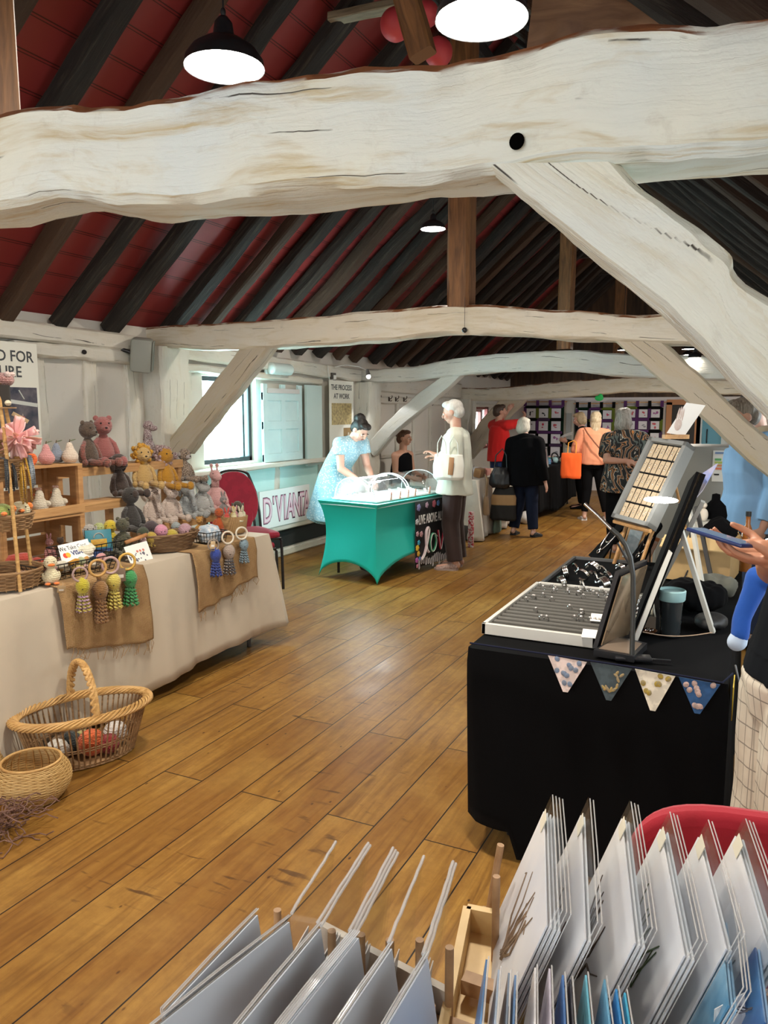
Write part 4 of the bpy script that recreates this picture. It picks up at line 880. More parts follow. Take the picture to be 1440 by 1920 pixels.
# --- crochet animals
def knitm(c, c2=None, rows=100, stripe=0): return knit(c, c2, rows, stripe)
BLK = plain((.01, .008, .008), .3)
def toy(label, px, py, X, hpx, kind, c, c2=None, rz=80, z=None, cat='soft toy', sc=1., lc=None, hc=None, leglift=0, lookpitch=0, pxx=None):
    """seated crochet animal: body, head, two arms, two legs, ears, muzzle, eyes"""
    b = at(px, py, X=X)
    if z is not None: b.z = z
    S = hpx / F * (b - V((0, 0, EYE))).length * sc * 1.1
    t = thing('crochet_' + kind, label, cat, b, math.radians(rz)); k = knitm(*(c if isinstance(c[0], tuple) else (c,))); kh = knitm(*(hc if isinstance(hc[0], tuple) else (hc,))) if hc else k; kl = knitm(*(lc if isinstance(lc[0], tuple) else (lc,))) if lc else k
    a2 = c2 if c2 and not isinstance(c2[0], tuple) else (c[0] if isinstance(c[0], tuple) else c); k2 = knitm(a2)
    def P(nm, m, fn): mb = MB(); fn(mb); return obj(nm, mb, m, t, smooth='all')
    s_ = lambda *q: V(q) * S
    P('body', k, lambda mb: mb.lathe([(.001, .0), (.13 * S, .012 * S), (.20 * S, .10 * S), (.215 * S, .2 * S), (.19 * S, .32 * S), (.13 * S, .46 * S), (.085 * S, .55 * S), (.06 * S, .6 * S)], n=22, sy=.92))
    if kind == 'elephant': P('head', kh, lambda mb: mb.sph(s_(0, -.03, .73), s_(.17, .17, .165))); P('trunk', kh, lambda mb: mb.tube([s_(0, -.16, .72), s_(0, -.26, .66), s_(0, -.32, .52), s_(0, -.35, .38), s_(0, -.38, .30)], [.085 * S, .075 * S, .06 * S, .05 * S, .045 * S], 12))
    elif kind == 'hippo': P('head', kh, lambda mb: (mb.sph(s_(0, -.0, .76), s_(.15, .15, .16)))); P('muzzle', kh, lambda mb: (mb.sph(s_(0, -.15, .66), s_(.155, .13, .12)), mb.sph(s_(.08, -.25, .70), .02 * S), mb.sph(s_(-.08, -.25, .70), .02 * S)))
    elif kind == 'giraffe': P('head', kh, lambda mb: (mb.cap(s_(0, 0, .55), s_(0, -.01, .74), .09 * S, .09 * S, 14), mb.sph(s_(0, -.02, .82), s_(.13, .14, .12)))); P('muzzle', kh, lambda mb: mb.sph(s_(0, -.14, .78), s_(.10, .10, .085)))
    elif kind == 'dinosaur': P('head', kh, lambda mb: (mb.cap(s_(0, 0, .5), s_(0, .0, .72), .12 * S, .09 * S, 14), mb.sph(s_(0, -.02, .86), s_(.12, .13, .12)))); P('muzzle', kh, lambda mb: mb.sph(s_(0, -.15, .79), s_(.085, .11, .075)))
    else:
        P('head', kh, lambda mb: mb.sph(s_(0, -.01, .75), s_(.175, .17, .18)))
        if kind in ('bear', 'dog', 'lion', 'monkey', 'rabbit'): P('muzzle', k2, lambda mb: mb.sph(s_(0, -.155, .69), s_(.085, .085, .07))); P('nose', BLK, lambda mb: mb.sph(s_(0, -.24, .715), s_(.025, .018, .018)))
    for s in (1, -1):
        P('eye', BLK, lambda mb: mb.sph(s_(.075 * s, -.155, .80) if kind not in ('giraffe', 'dinosaur') else s_(.08 * s, -.10, .86), .018 * S, u=8, v=6))
        P('arm', kl, lambda mb: (mb.tube([s_(.09 * s, 0, .50), s_(.19 * s, -.03, .40), s_(.235 * s, -.07, .24), s_(.235 * s, -.11, .12)], [.045 * S, .05 * S, .052 * S, .045 * S], 10), mb.sph(s_(.235 * s, -.12, .09), s_(.062, .065, .07))))
        P('leg', kl, lambda mb: (mb.tube([s_(.10 * s, -.10, .10), s_(.15 * s, -.30, .09 + leglift), s_(.17 * s, -.56, .075 + leglift * .5)], [.075 * S, .065 * S, .055 * S], 10), mb.sph(s_(.175 * s, -.63, .09), s_(.08, .075, .095))))
        if kind in ('bear', 'lion', 'dog_round'): P('ear', kh, lambda mb: mb.sph(s_(.125 * s, .0, .895), s_(.055, .035, .055)))
        if kind == 'monkey': P('ear', k2, lambda mb: mb.sph(s_(.19 * s, .0, .77), s_(.045, .04, .06)))
        if kind == 'elephant': P('ear', kh, lambda mb: mb.sph(s_(.20 * s, .06, .69), s_(.045, .11, .17), (0, .35 * s, 0)))
        if kind == 'dog': P('ear', kh, lambda mb: mb.sph(s_(.17 * s, .02, .70), s_(.04, .09, .17), (0, .2 * s, 0)))
        if kind == 'rabbit': P('ear', kh, lambda mb: mb.sph(s_(.07 * s, .02, 1.02), s_(.045, .035, .16), (0, .15 * s, 0)))
        if kind == 'hippo': P('ear', kh, lambda mb: mb.sph(s_(.10 * s, .03, .91), s_(.035, .03, .05)))
        if kind == 'giraffe': P('horn', kh, lambda mb: (mb.cyl(s_(.06 * s, .02, .90), s_(.07 * s, .03, 1.03), .022 * S), mb.sph(s_(.07 * s, .03, 1.05), .042 * S)))
    if kind == 'lion' or kind == 'maned':
        mm = fabric(*(c2 if isinstance(c2[0], tuple) else (c2,)), sc=160) if c2 else k
        def mane(mb):
            for i in range(70):
                a = random.uniform(0, 2 * PI); rr = random.uniform(.14, .215); yy = random.uniform(-.06, .16)
                mb.sph(s_(rr * math.cos(a), yy, .75 + rr * math.sin(a)), random.uniform(.035, .055) * S, u=8, v=6)
        P('mane', mm, mane)
    return t
spk = ((.20, .11, .12), (.55, .48, .46)); spb = ((.14, .09, .06), (.45, .36, .28))
toy('large brown speckled teddy with reddish arm, leaning on the pink bear', 167, 876, -3.66, 82, 'bear', ((.07, .045, .03), (.12, .08, .055)), (.10, .07, .05), 95, lc=((.30, .09, .07), (.13, .07, .05)), z=1.265, sc=.93)
toy('large dusty-pink teddy bear with a white ribbon on the top shelf', 196, 872, -3.70, 88, 'bear', (.33, .11, .10), (.32, .11, .10), 62, z=1.265, sc=.93)
toy('small-headed grey and plum speckled crochet dinosaur at the back of the top shelf', 279, 868, -3.80, 64, 'dinosaur', spk, None, 110, z=1.265)
toy('dark chocolate floppy-eared crochet dog hanging off the upper shelf', 225, 934, -3.60, 74, 'dog', ((.045, .028, .022), (.07, .045, .035)), (.06, .035, .03), 88, z=1.065)
toy('golden crochet lion with a shaggy mustard mane', 270, 914, -3.62, 72, 'lion', (.56, .36, .13), ((.58, .30, .03), (.40, .20, .03)), 62)
toy('mustard crochet animal with a purple speckled mane', 312, 916, -3.64, 72, 'maned', (.50, .24, .02), ((.24, .14, .15), (.50, .40, .38)), 80)
toy('brown speckled crochet monkey with pale face', 347, 902, -3.66, 58, 'monkey', spb, (.42, .38, .36), 85)
toy('charcoal crochet bear sitting above the yellow duck', 246, 980, -3.46, 78, 'bear_cub', ((.035, .03, .027), (.055, .05, .045)), None, 80, z=.86)
toy('cream crochet elephant on the lowest shelf', 286, 978, -3.58, 66, 'elephant', ((.66, .54, .46), (.58, .46, .40)), None, 72, z=.865)
toy('cream crochet hippo leaning beside the cream elephant', 320, 974, -3.58, 66, 'hippo', ((.66, .54, .46), (.60, .48, .42)), None, 66, z=.865)
toy('pale grey crochet elephant next to the grey hippo', 350, 966, -3.58, 62, 'elephant', ((.36, .38, .38), (.42, .43, .42)), None, 74, z=.865)
toy('pale grey crochet hippo between grey elephant and pink giraffe', 379, 964, -3.58, 66, 'hippo', ((.42, .41, .39), (.46, .45, .43)), None, 66, z=.865)
toy('pink crochet giraffe with knobbed horns before the maroon chair', 405, 962, -3.60, 72, 'giraffe', ((.68, .38, .36), (.62, .34, .33)), None, 60, z=.865)
toy('burnt-orange crochet fox with its feet towards the aisle', 412, 1010, -3.25, 44, 'fox_cub', (.46, .09, .02), (.5, .3, .2), 40, z=TZ + .02)
toy('grey and pink crochet donkey lying above the orange fox', 420, 985, -3.42, 34, 'rabbit', (.26, .23, .22), (.55, .35, .30), 60, z=.86)
toy('dark olive fuzzy crochet creature slumped beside the orange fox', 447, 1006, -3.30, 46, 'dog', ((.055, .05, .03), (.09, .08, .05)), None, 30, z=TZ + .02)
toy('mustard crochet bear lying behind the small wire basket', 375, 1012, -3.28, 34, 'bear', (.48, .24, .05), None, 60, z=TZ + .02)
toy('mossy dark green fuzzy crochet bear beside the blue book', 232, 1028, -3.22, 62, 'dog_round', ((.06, .06, .035), (.11, .10, .06)), None, 20, z=TZ + .03)
toy('pale grey crochet rabbit leaning on the crate side', 168, 1010, -3.36, 56, 'dog', ((.34, .32, .29), (.40, .38, .34)), None, 60, z=TZ + .02)
toy('dusty pink crochet rabbit inside the lower crate', 92, 1010, -3.47, 34, 'rabbit', (.46, .20, .19), (.5, .25, .22), 70, z=TZ + .03)
toy('brown crochet bear with a ball head inside the lower crate', 113, 1012, -3.50, 30, 'bear', (.16, .11, .08), None, 70, z=TZ + .03)
# pears, hens, ducks
def P3(t, nm, m, fn): mb = MB(); fn(mb); return obj(nm, mb, m, t, smooth='all')
def pear(label, px, py, X, hpx, c, z=None):
    b = at(px, py, X=X); b.z = z if z is not None else b.z; S = hpx / F * (b - V((0, 0, EYE))).length
    t = thing('crochet_pear', label, 'soft toy', b, group=None)
    P3(t, 'pear_body', knit(c, None, 110), lambda mb: mb.lathe([(.001, 0), (.24 * S, .02 * S), (.36 * S, .16 * S), (.38 * S, .32 * S), (.31 * S, .48 * S), (.20 * S, .64 * S), (.16 * S, .8 * S), (.10 * S, .93 * S), (.001, .97 * S)], n=20))
    P3(t, 'stalk', plain((.10, .06, .03), .8), lambda mb: mb.cyl((0, 0, .94 * S), (.02 * S, .03 * S, 1.1 * S), .03 * S, .02 * S, 6))
    P3(t, 'leaf', plain((.10, .13, .06), .9), lambda mb: mb.sph((0, .2 * S, 1.05 * S), (.06 * S, .2 * S, .02 * S), (.2, 0, 0))); return t
ZC = TZ + .548
pear('pink crochet pear on the crate top', 88, 872, -3.46, 36, (.60, .27, .26), ZC); pear('slate-blue crochet pear on the crate top', 107, 869, -3.52, 35, (.23, .26, .32), ZC); pear('cream crochet pear on the crate top, beside the big teddies', 132, 871, -3.44, 37, (.68, .56, .45), ZC)
b = at(57, 868, X=-3.42); t = thing('crochet_flower', 'small orange crochet flower with a blue dot on the crate top', 'soft toy', (b.x, b.y, ZC)); P3(t, 'petals', knit((.72, .14, .03)), lambda mb: mb.ring((0, 0, .035), .024, .012, (1, -1, .2), 20, 8)); P3(t, 'centre', knit((.15, .3, .5)), lambda mb: mb.sph((0, 0, .02), .014))
def hen(label, px, py, X, hpx, z, rz=-60):
    b = at(px, py, X=X); b.z = z; S = hpx / F * (b - V((0, 0, EYE))).length; t = thing('crochet_hen', label, 'soft toy', b, math.radians(rz)); k = knit((.66, .58, .45), None, 110)
    P3(t, 'body', k, lambda mb: mb.lathe([(.001, .05 * S), (.24 * S, .09 * S), (.32 * S, .24 * S), (.28 * S, .42 * S), (.17 * S, .60 * S), (.155 * S, .76 * S), (.10 * S, .88 * S), (.001, .92 * S)], n=20)); P3(t, 'tail', k, lambda mb: mb.sph((0, .26 * S, .38 * S), (.08 * S, .16 * S, .13 * S)))
    P3(t, 'comb', knit((.62, .38, .30)), lambda mb: [mb.sph((0, (.05 - .07 * i) * S, .95 * S), .055 * S, u=8, v=6) for i in range(3)]); P3(t, 'beak', plain((.7, .12, .04), .7), lambda mb: mb.cyl((0, -.14 * S, .74 * S), (0, -.24 * S, .70 * S), .05 * S, .01 * S, 8))
    for s in (1, -1): P3(t, 'eye', BLK, lambda mb: mb.sph((.10 * s * S, -.10 * S, .79 * S), .018 * S, u=8, v=6)); P3(t, 'foot', knit((.18, .11, .09)), lambda mb: mb.tube([(.08 * s * S, 0, .08 * S), (.1 * s * S, -.1 * S, .02 * S), (.1 * s * S, -.28 * S, .02 * S)], .03 * S, 6))
    return t
hen('cream crochet hen in the upper crate, the nearer one with a pale comb', 75, 951, -3.46, 45, TZ + .285); hen('cream crochet hen in the upper crate, the one with a pink comb', 107, 950, -3.46, 45, TZ + .285)
def duck(label, px, py, X, hpx, z, c, beak=(.75, .18, .02), rz=40):
    b = at(px, py, X=X); b.z = z if z else b.z; S = hpx / F * (b - V((0, 0, EYE))).length; t = thing('crochet_duck', label, 'soft toy', b, math.radians(rz)); k = knit(c, None, 110)
    P3(t, 'body', k, lambda mb: mb.lathe([(.001, .02 * S), (.2 * S, .04 * S), (.29 * S, .18 * S), (.27 * S, .32 * S), (.17 * S, .46 * S), (.12 * S, .54 * S)], n=20)); P3(t, 'head', k, lambda mb: mb.sph((0, 0, .73 * S), (.22 * S, .22 * S, .23 * S)))
    P3(t, 'beak', knit(beak), lambda mb: mb.sph((0, -.24 * S, .68 * S), (.12 * S, .09 * S, .05 * S)))
    for s in (1, -1):
        P3(t, 'eye', BLK, lambda mb: mb.sph((.10 * s * S, -.18 * S, .78 * S), .02 * S, u=8, v=6)); P3(t, 'foot', knit(beak), lambda mb: mb.sph((.14 * s * S, -.24 * S, .04 * S), (.10 * S, .13 * S, .045 * S))); P3(t, 'wing', k, lambda mb: mb.sph((.26 * s * S, .02 * S, .28 * S), (.05 * S, .12 * S, .13 * S)))
    return t
duck('cream crochet duck with orange beak and feet at the table edge', 97, 1100, -3.02, 50, TZ + .012, (.72, .64, .42), rz=55)
duck('bright yellow crochet duck standing behind the blue book', 207, 998, -3.36, 50, TZ + .05, (.62, .46, .03), (.6, .42, .03))
duck('pale green crochet frog-like duck beside the yellow duck', 186, 996, -3.40, 46, TZ + .05, (.46, .52, .22), (.45, .5, .2))
# octopuses hanging from wooden rings
def octo(label, cx, cy, rpx, bx, by, hpx, c, c2, ringc, label_tag=False, straight=False):
    X = TX + .085; q = at(cx, cy, X=X); d = (q - V((0, 0, EYE))).length; R = rpx / F * d; top = at(bx, by, X=X); S = hpx / F * d
    t = thing('crochet_octopus', label, 'soft toy', (q.x, q.y, q.z)); o = top - q; o.x = 0
    P3(t, 'ring', plain(ringc, .5), lambda mb: mb.ring((0, 0, 0), R, R * .17, (1, -.55, .15), 30, 8)); k = knit(c, None, 120)
    P3(t, 'loop', k, lambda mb: mb.tube([(0, 0, -R), (0, o.y * .5, lerp(-R, o.z, .5)), (0, o.y, o.z - .02 * S)], .05 * S, 8))
    P3(t, 'head', k, lambda mb: mb.lathe([(.04 * S, 0), (.12 * S, -.05 * S), (.185 * S, -.17 * S), (.19 * S, -.28 * S), (.15 * S, -.40 * S), (.10 * S, -.47 * S), (.001, -.48 * S)], (0, o.y, o.z), 18))
    def tent(mb):
        for i in range(8):
            a = i * PI / 4 + .2; L = .52 if not straight else .6
            pts = []
            for j in range(60):
                f = j / 59; r0 = (.08 + (.10 if not straight else .04) * f) * S; ph = f * (11 if not straight else 13) * PI; rr = .034 * S
                pts.append((r0 * math.cos(a) + rr * math.cos(ph) * .9, o.y + r0 * math.sin(a) + rr * math.sin(ph), o.z - (.46 + L * f) * S))
            mb.tube(pts, .026 * S, 5)
    P3(t, 'tentacles', knit(c2, c, 120, 55) if c2 != c else k, tent)
    for s in (1, -1): P3(t, 'eye', BLK, lambda mb: mb.sph((.155 * S, o.y + (.09 * s - .06) * S, o.z - .30 * S), .018 * S, u=8, v=6))
    return t
octo('yellow-green crochet octopus with purple-flecked tentacles on a mauve ring', 150, 1077, 12, 154, 1083, 62, (.50, .42, .03), (.45, .28, .38), (.36, .24, .22))
octo('tan crochet octopus with striped straight legs on a wooden ring', 183, 1065, 14, 187, 1088, 72, (.26, .13, .04), (.40, .20, .08), (.50, .28, .08), straight=True)
octo('yellow crochet octopus with curly tentacles on a rosy ring', 207, 1060, 14, 212, 1074, 66, (.62, .50, .10), (.62, .50, .10), (.42, .28, .26))
octo('green crochet octopus with curly tentacles on a mustard ring', 238, 1053, 14, 243, 1068, 66, (.05, .30, .09), (.05, .30, .09), (.55, .33, .06))
octo('royal blue crochet octopus beside the price tag', 400, 1022, 10, 404, 1027, 54, (.03, .06, .30), (.03, .06, .30), (.25, .2, .16))
octo('beige crochet octopus with black and white striped tentacles', 427, 1008, 11, 429, 1020, 58, (.42, .33, .27), (.06, .06, .07), (.66, .58, .46))
octo('pale blue crochet jellyfish on a cream ring', 453, 1000, 11, 457, 1010, 46, (.22, .31, .36), (.24, .33, .38), (.68, .62, .50))
# wicker / wire containers
WICK = brownwood('wicker', (.16, .085, .035), (.34, .20, .09), (9, 9, 60), .7, 'Object'); WICKL = brownwood('willow', (.40, .21, .06), (.62, .38, .14), (9, 9, 60), .6, 'Object'); CANE = brownwood('cane', (.42, .25, .08), (.60, .40, .16), (9, 9, 60), .6, 'Object'); SEAG = brownwood('seagrass', (.10, .055, .025), (.24, .14, .07), (9, 9, 60), .8, 'Object')
def weave(mb, c, R, z0, z1, rows, n, r, sx=1, sy=1, seg=3):
    for i in range(rows):
        f = i / max(1, rows - 1); z = lerp(z0, z1, f); pts = []
        for k in range(n * seg):
            a = 2 * PI * k / (n * seg); w_ = .75 * r * math.cos(PI * k / seg + PI * i)
            pts.append((c[0] + (R(f) + w_) * sx * math.cos(a), c[1] + (R(f) + w_) * sy * math.sin(a), c[2] + z))
        mb.tube(pts, r, 5, closed=True)
def stakes(mb, c, R, z0, z1, n, r, sx=1, sy=1, m=6):
    for k in range(n):
        a = 2 * PI * (k + .5) / n; mb.tube([(c[0] + R(f) * sx * math.cos(a), c[1] + R(f) * sy * math.sin(a), c[2] + lerp(z0, z1, f)) for f in [j / m for j in range(m + 1)]], r, 5)
# large willow basket with handle on the floor
bc = at(150, 1395, Z=0.0); bc = V((-2.74, 2.45, 0)); t = thing('willow_basket', 'large oval openwork willow basket with a twisted hoop handle, on the floor', 'basket', bc, math.radians(65))
sx, sy = 1.0, .60; Rf = lambda f: .225 + .07 * f
mb = MB(); stakes(mb, (0, 0, 0), Rf, .01, .235, 62, .0042, sx, sy); obj('stakes', mb, WICK, t); mb = MB(); weave(mb, (0, 0, 0), lambda f: .225, .008, .02, 2, 62, .004, sx, sy, 2); weave(mb, (0, 0, 0), lambda f: .247, .09, .10, 2, 62, .0032, sx, sy, 2); mb.lathe([(.001, .006), (.222, .006), (.222, .012), (.001, .014)], n=40, sx=sx, sy=sy); obj('base', mb, WICK, t)
mb = MB()
for k in range(7):
    a0 = k * 2 * PI / 7; pts = []
    for i in range(150): a = 2 * PI * i / 150; tw = a * 9 + a0; rr = .300 + .020 * math.cos(tw); pts.append((rr * sx * math.cos(a), (rr - .0) * sy * math.sin(a) + .008 * math.cos(tw) * math.sin(a), .238 + .014 * math.sin(tw)))
    mb.tube(pts, .0062, 5, closed=True)
obj('braided_rim', mb, WICKL, t)
mb = MB()
for k in range(3):
    pts = []
    for i in range(90): f = i / 89; a = PI * f; tw = f * 46 + k * 2 * PI / 3; pts.append((.011 * math.cos(tw), -.178 * math.cos(a), .235 + .22 * math.sin(a) + .011 * math.sin(tw) * abs(math.cos(a)) + 0)); pts[-1] = (pts[-1][0], pts[-1][1] + .011 * math.sin(tw) * math.sin(a), pts[-1][2])
    mb.tube(pts, .0095, 6)
obj('handle', mb, WICKL, t)
for i, (x, y, r_, c, lab) in enumerate(((-.13, -.02, .055, (.62, .58, .52), 'white yarn ball in the nearer end of the willow basket'), (-.05, .05, .05, (.03, .04, .04), 'near-black yarn ball inside the willow basket'), (.02, -.03, .06, (.62, .12, .03), 'bright orange yarn ball inside the willow basket'), (.15, .02, .055, (.60, .56, .52), 'white yarn ball in the farther end of the willow basket'), (.09, -.06, .045, (.30, .03, .03), 'dark red yarn ball inside the willow basket'), (-.09, .07, .045, (.25, .16, .09), 'tan yarn ball inside the willow basket'), (.01, .06, .045, (.35, .30, .1), 'olive yarn ball inside the willow basket'))):
    p = t.matrix_basis @ V((x, y, .016 + r_)); s = thing('yarn_ball', lab, 'yarn', p); P3(s, 'wound_yarn', knit(c, tuple(min(1, q * 1.3) for q in c), 90), lambda mb: mb.sph((0, 0, 0), r_)); 
    def wraps(mb):
        for j in range(7): mb.ring((0, 0, 0), r_ * 1.0, .0025, (random.uniform(-1, 1), random.uniform(-1, 1), random.uniform(-1, 1)), 24, 5)
    P3(s, 'strands', knit(c, None, 90), wraps)
# round cane baskets, twine
bc = at(48, 1505, Z=0); t = thing('cane_basket', 'round woven cane basket on the floor beside the willow basket', 'basket', (bc.x, bc.y + .04, 0)); R2 = lambda f: .075 + .075 * math.sin(PI * (.12 + .70 * f))
mb = MB(); weave(mb, (0, 0, 0), R2, .006, .165, 30, 30, .0032, seg=2); obj('woven_side', mb, CANE, t); mb = MB(); mb.ring((0, 0, .168), R2(1), .0055, n=40); stakes(mb, (0, 0, 0), lambda f: R2(f) - .003, .005, .165, 30, .003); obj('rim', mb, WICKL, t); mb = MB(); mb.lathe([(.001, .004), (R2(0), .004), (R2(0), .009), (.001, .01)], n=30); obj('base', mb, CANE, t)
bc2 = at(-75, 1478, Z=0); t2 = dup(t, (bc2.x, bc2.y + .03, 0), label='cane basket cut by the photo edge behind the brown twine')
bc = at(12, 1565, Z=0); t = thing('twine_bundle', 'loose tangled bundle of dark brown twine on the floor', 'twine', bc)
mb = MB()
for j in range(60):
    a = random.uniform(0, 6.28); pts = []
    p = V((random.uniform(-.05, .05), random.uniform(-.05, .05), random.uniform(.02, .13)))
    for i in range(9): pts.append(V((p.x, p.y, max(.004, p.z)))); a += random.uniform(-.9, .9); p = p + V((math.cos(a) * .022, math.sin(a) * .022, random.uniform(-.02, .016)))
    mb.tube(pts, .0025, 4)
obj('strands', mb, plain((.12, .055, .035), .8, col2=(.22, .12, .09)), t)
# seagrass basket with balls
b = at(318, 1052, X=-3.08); b = V((-3.15, 3.52, TZ + .01)); t = thing('seagrass_basket', 'oval brown seagrass basket full of crochet octopuses', 'basket', b, math.radians(70))
Rs = lambda f: .115 + .05 * f
mb = MB(); weave(mb, (0, 0, 0), Rs, .006, .10, 10, 22, .0075, 1.12, .72, 3); obj('woven_side', mb, SEAG, t); mb = MB(); mb.lathe([(.001, .002), (.118, .002), (.118, .008), (.001, .01)], n=30, sx=1.12, sy=.72); obj('base', mb, SEAG, t)
def ballhead(label, px, py, X, rpx, c, nm='crochet_octopus', extra=None):
    q = at(px, py, X=X); r = rpx / F * (q - V((0, 0, EYE))).length; s = thing(nm, label, 'soft toy', q); P3(s, 'head', knit(c, None, 110), lambda mb: mb.sph((0, 0, 0), (r, r, r * 1.05)))
    def curls(mb):
        for i in range(7):
            a = i * .9; pts = [((.3 + .5 * f) * r * math.cos(a) + .12 * r * math.cos(f * 16), (.3 + .5 * f) * r * math.sin(a) + .12 * r * math.sin(f * 16), -r * (.8 + .75 * f)) for f in [j / 16 for j in range(17)]]; mb.tube(pts, r * .10, 5)
    P3(s, 'tentacles', knit(c, None, 110), curls)
    for e in (1, -1): P3(s, 'eye', BLK, lambda mb: mb.sph(V((.75, -.45 + .25 * e, .05)).normalized() * r * 1.0, r * .08, u=8, v=6))
ballhead('pink crochet octopus in the seagrass basket', 302, 996, -3.17, 12, (.66, .28, .38)); ballhead('mustard crochet octopus in the middle of the seagrass basket', 322, 1005, -3.14, 12, (.50, .38, .05)); ballhead('mauve pink crochet octopus at the far end of the seagrass basket', 347, 995, -3.17, 13, (.50, .30, .34)); ballhead('small mustard crochet octopus at the near end of the seagrass basket', 284, 1008, -3.15, 10, (.46, .32, .05)); ballhead('grey-blue crochet octopus behind the pink one', 330, 988, -3.24, 9, (.32, .36, .36)); ballhead('dark plum crochet octopus behind the seagrass basket', 283, 990, -3.30, 13, (.07, .05, .055)); ballhead('dark green crochet octopus behind the wooden stick', 268, 1000, -3.28, 11, (.06, .075, .045)); ballhead('lilac pink crochet octopus beside the wooden stick', 268, 1012, -3.16, 6, (.55, .36, .36))
q = at(255, 1010, X=-3.14); t = thing('wooden_stick', 'short orange-brown wooden stick resting on the wire basket', 'stick', q, math.radians(78)); P3(t, 'shaft', plain((.40, .17, .06), .5, col2=(.5, .25, .1)), lambda mb: mb.cyl((-.07, 0, -.014), (.07, 0, .014), .0115)); 
# wire baskets
def wire(label, c, w, d, h, rz, nx=14, nz=4, flare=1.15):
    t = thing('wire_basket', label, 'basket', c, math.radians(rz)); mb = MB(); r = .0016
    def pt(s, f):
        k = 1 + (flare - 1) * f; s = s % 4; x0, y0 = w / 2 * k, d / 2 * k
        if s < 1: return V((-x0 + 2 * x0 * s, -y0, h * f))
        if s < 2: return V((x0, -y0 + 2 * y0 * (s - 1), h * f))
        if s < 3: return V((x0 - 2 * x0 * (s - 2), y0, h * f))
        return V((-x0, y0 - 2 * y0 * (s - 3), h * f))
    for i in range(nz + 1): mb.tube([pt(j / 8, i / nz) for j in range(32)], r * (2 if i == nz else 1), 4, closed=True)
    ny = max(3, int(nx * d / w))
    for s0, n_ in ((0, nx), (1, ny), (2, nx), (3, ny)):
        for j in range(n_): mb.tube([pt(s0 + j / n_, 0), pt(s0 + j / n_, 1)], r, 4)
    for j in range(nx + 1): x = -w / 2 + w * j / nx; mb.tube([(x, -d / 2, 0), (x, d / 2, 0)], r, 4)
    obj('wires', mb, plain((.03, .035, .035), .4, .8), t); return t
Bz = TZ + .012
wA = at(165, 1085, Z=Bz); wire('long dark wire basket of pale crochet pieces behind the hanging octopuses', (-3.13, 2.76, Bz), .40, .17, .075, 84)
wire('dark wire basket behind, in front of the blue book', (-3.28, 3.02, Bz), .34, .14, .10, 84, 12, 3); wire('small wire basket with pale blue fabric beside the seagrass basket', (-3.09, 3.83, Bz), .15, .12, .07, 80, 7, 3)
pal = [(.70, .62, .48), (.62, .30, .30), (.70, .55, .20), (.45, .50, .30), (.66, .42, .38), (.72, .68, .55), (.60, .36, .10), (.50, .44, .40)]
nm_ = ['cream', 'dusty rose', 'mustard', 'sage', 'coral pink', 'ivory', 'amber', 'taupe']
for i in range(18):
    x = -3.13 + random.uniform(-.05, .05); y = 2.76 + (i / 17 - .5) * .34; c = pal[i % 8]; lay = i % 2
    s = thing('crochet_roll', '%s crochet roll heaped in the long wire basket' % nm_[i % 8], 'soft toy', (x, y, Bz + .022 + lay * .035), random.uniform(0, 3), 'crochet rolls in the long wire basket'); P3(s, 'roll', knit(c, None, 110), lambda mb: mb.sph((0, 0, 0), (.036, .024, .022)))
for i, (dx, dy) in enumerate(((0, 0), (.03, .05), (-.02, .1))):
    s = thing('yarn_hank', 'fluffy ivory hank heaped above the long wire basket', 'yarn', (-3.17 + dx, 2.83 + dy * .8, Bz + .095), .4 * i, 'ivory hanks above the wire basket'); P3(s, 'hank', knit((.80, .74, .58), None, 90), lambda mb: (mb.sph((0, 0, 0), (.05, .034, .03)), mb.sph((.02, .02, .012), (.03, .03, .02))))
q = at(147, 1052, X=-3.10); s = thing('yarn_hank', 'amber twisted hank lying below the payment card sign', 'yarn', q); P3(s, 'hank', knit((.58, .28, .03), None, 90), lambda mb: mb.tube([(0, -.06, -.004), (0, -.02, .006), (0, .02, -.004), (0, .06, .006)], .012, 8))
s = thing('folded_fabric', 'pale blue and grey folded fabric in the small wire basket', 'fabric', (-3.09, 3.83, Bz + .004)); mb = MB(); loft(mb, [(0, 0, 0), (0, 0, .05), (0, 0, .09), (0, 0, .105)], (.055, .07, .055, .02), (.065, .075, .06, .02), 16); obj('bundle', remesh(mb, .006, 1, .012, 22), fabric((.40, .50, .60), (.70, .70, .70), 30), s, smooth='all')
# burlap pot with little rabbits
b = V((-3.20, 4.22, TZ + .008)); t = thing('burlap_pot', 'burlap planter holding small coloured crochet rabbits at the table end', 'pot', b); P3(t, 'pot', BURLAP, lambda mb: mb.lathe([(.001, .003), (.075, .003), (.085, .02), (.10, .115), (.096, .118), (.082, .03), (.001, .03)], n=28)); P3(t, 'price_label', plain((.8, .76, .6), .6), lambda mb: mb.box((.089, -.03, .09), (.004, .03, .012), (0, 0, -.3)))
for i, (dx, dy, c, w_) in enumerate(((-.0, -.07, (.60, .08, .06), 'red'), (.03, -.03, (.70, .62, .36), 'cream-yellow'), (.0, .0, (.72, .50, .12), 'amber'), (.04, .03, (.70, .62, .46), 'ivory'), (-.02, .05, (.62, .30, .34), 'pink'), (.03, .07, (.62, .60, .42), 'pale olive'))):
    s = thing('crochet_bunny', 'tiny %s crochet rabbit in the burlap planter' % w_, 'soft toy', b + V((dx, dy, .095)), .5 + i)
    k = knit(c, None, 120); P3(s, 'body', k, lambda mb: mb.cap((0, 0, -.02), (0, 0, .03), .02, .018))
    for e in (1, -1): P3(s, 'ear', k, lambda mb: mb.sph((.01 * e, 0, .065), (.007, .006, .024), (0, .2 * e, 0)))
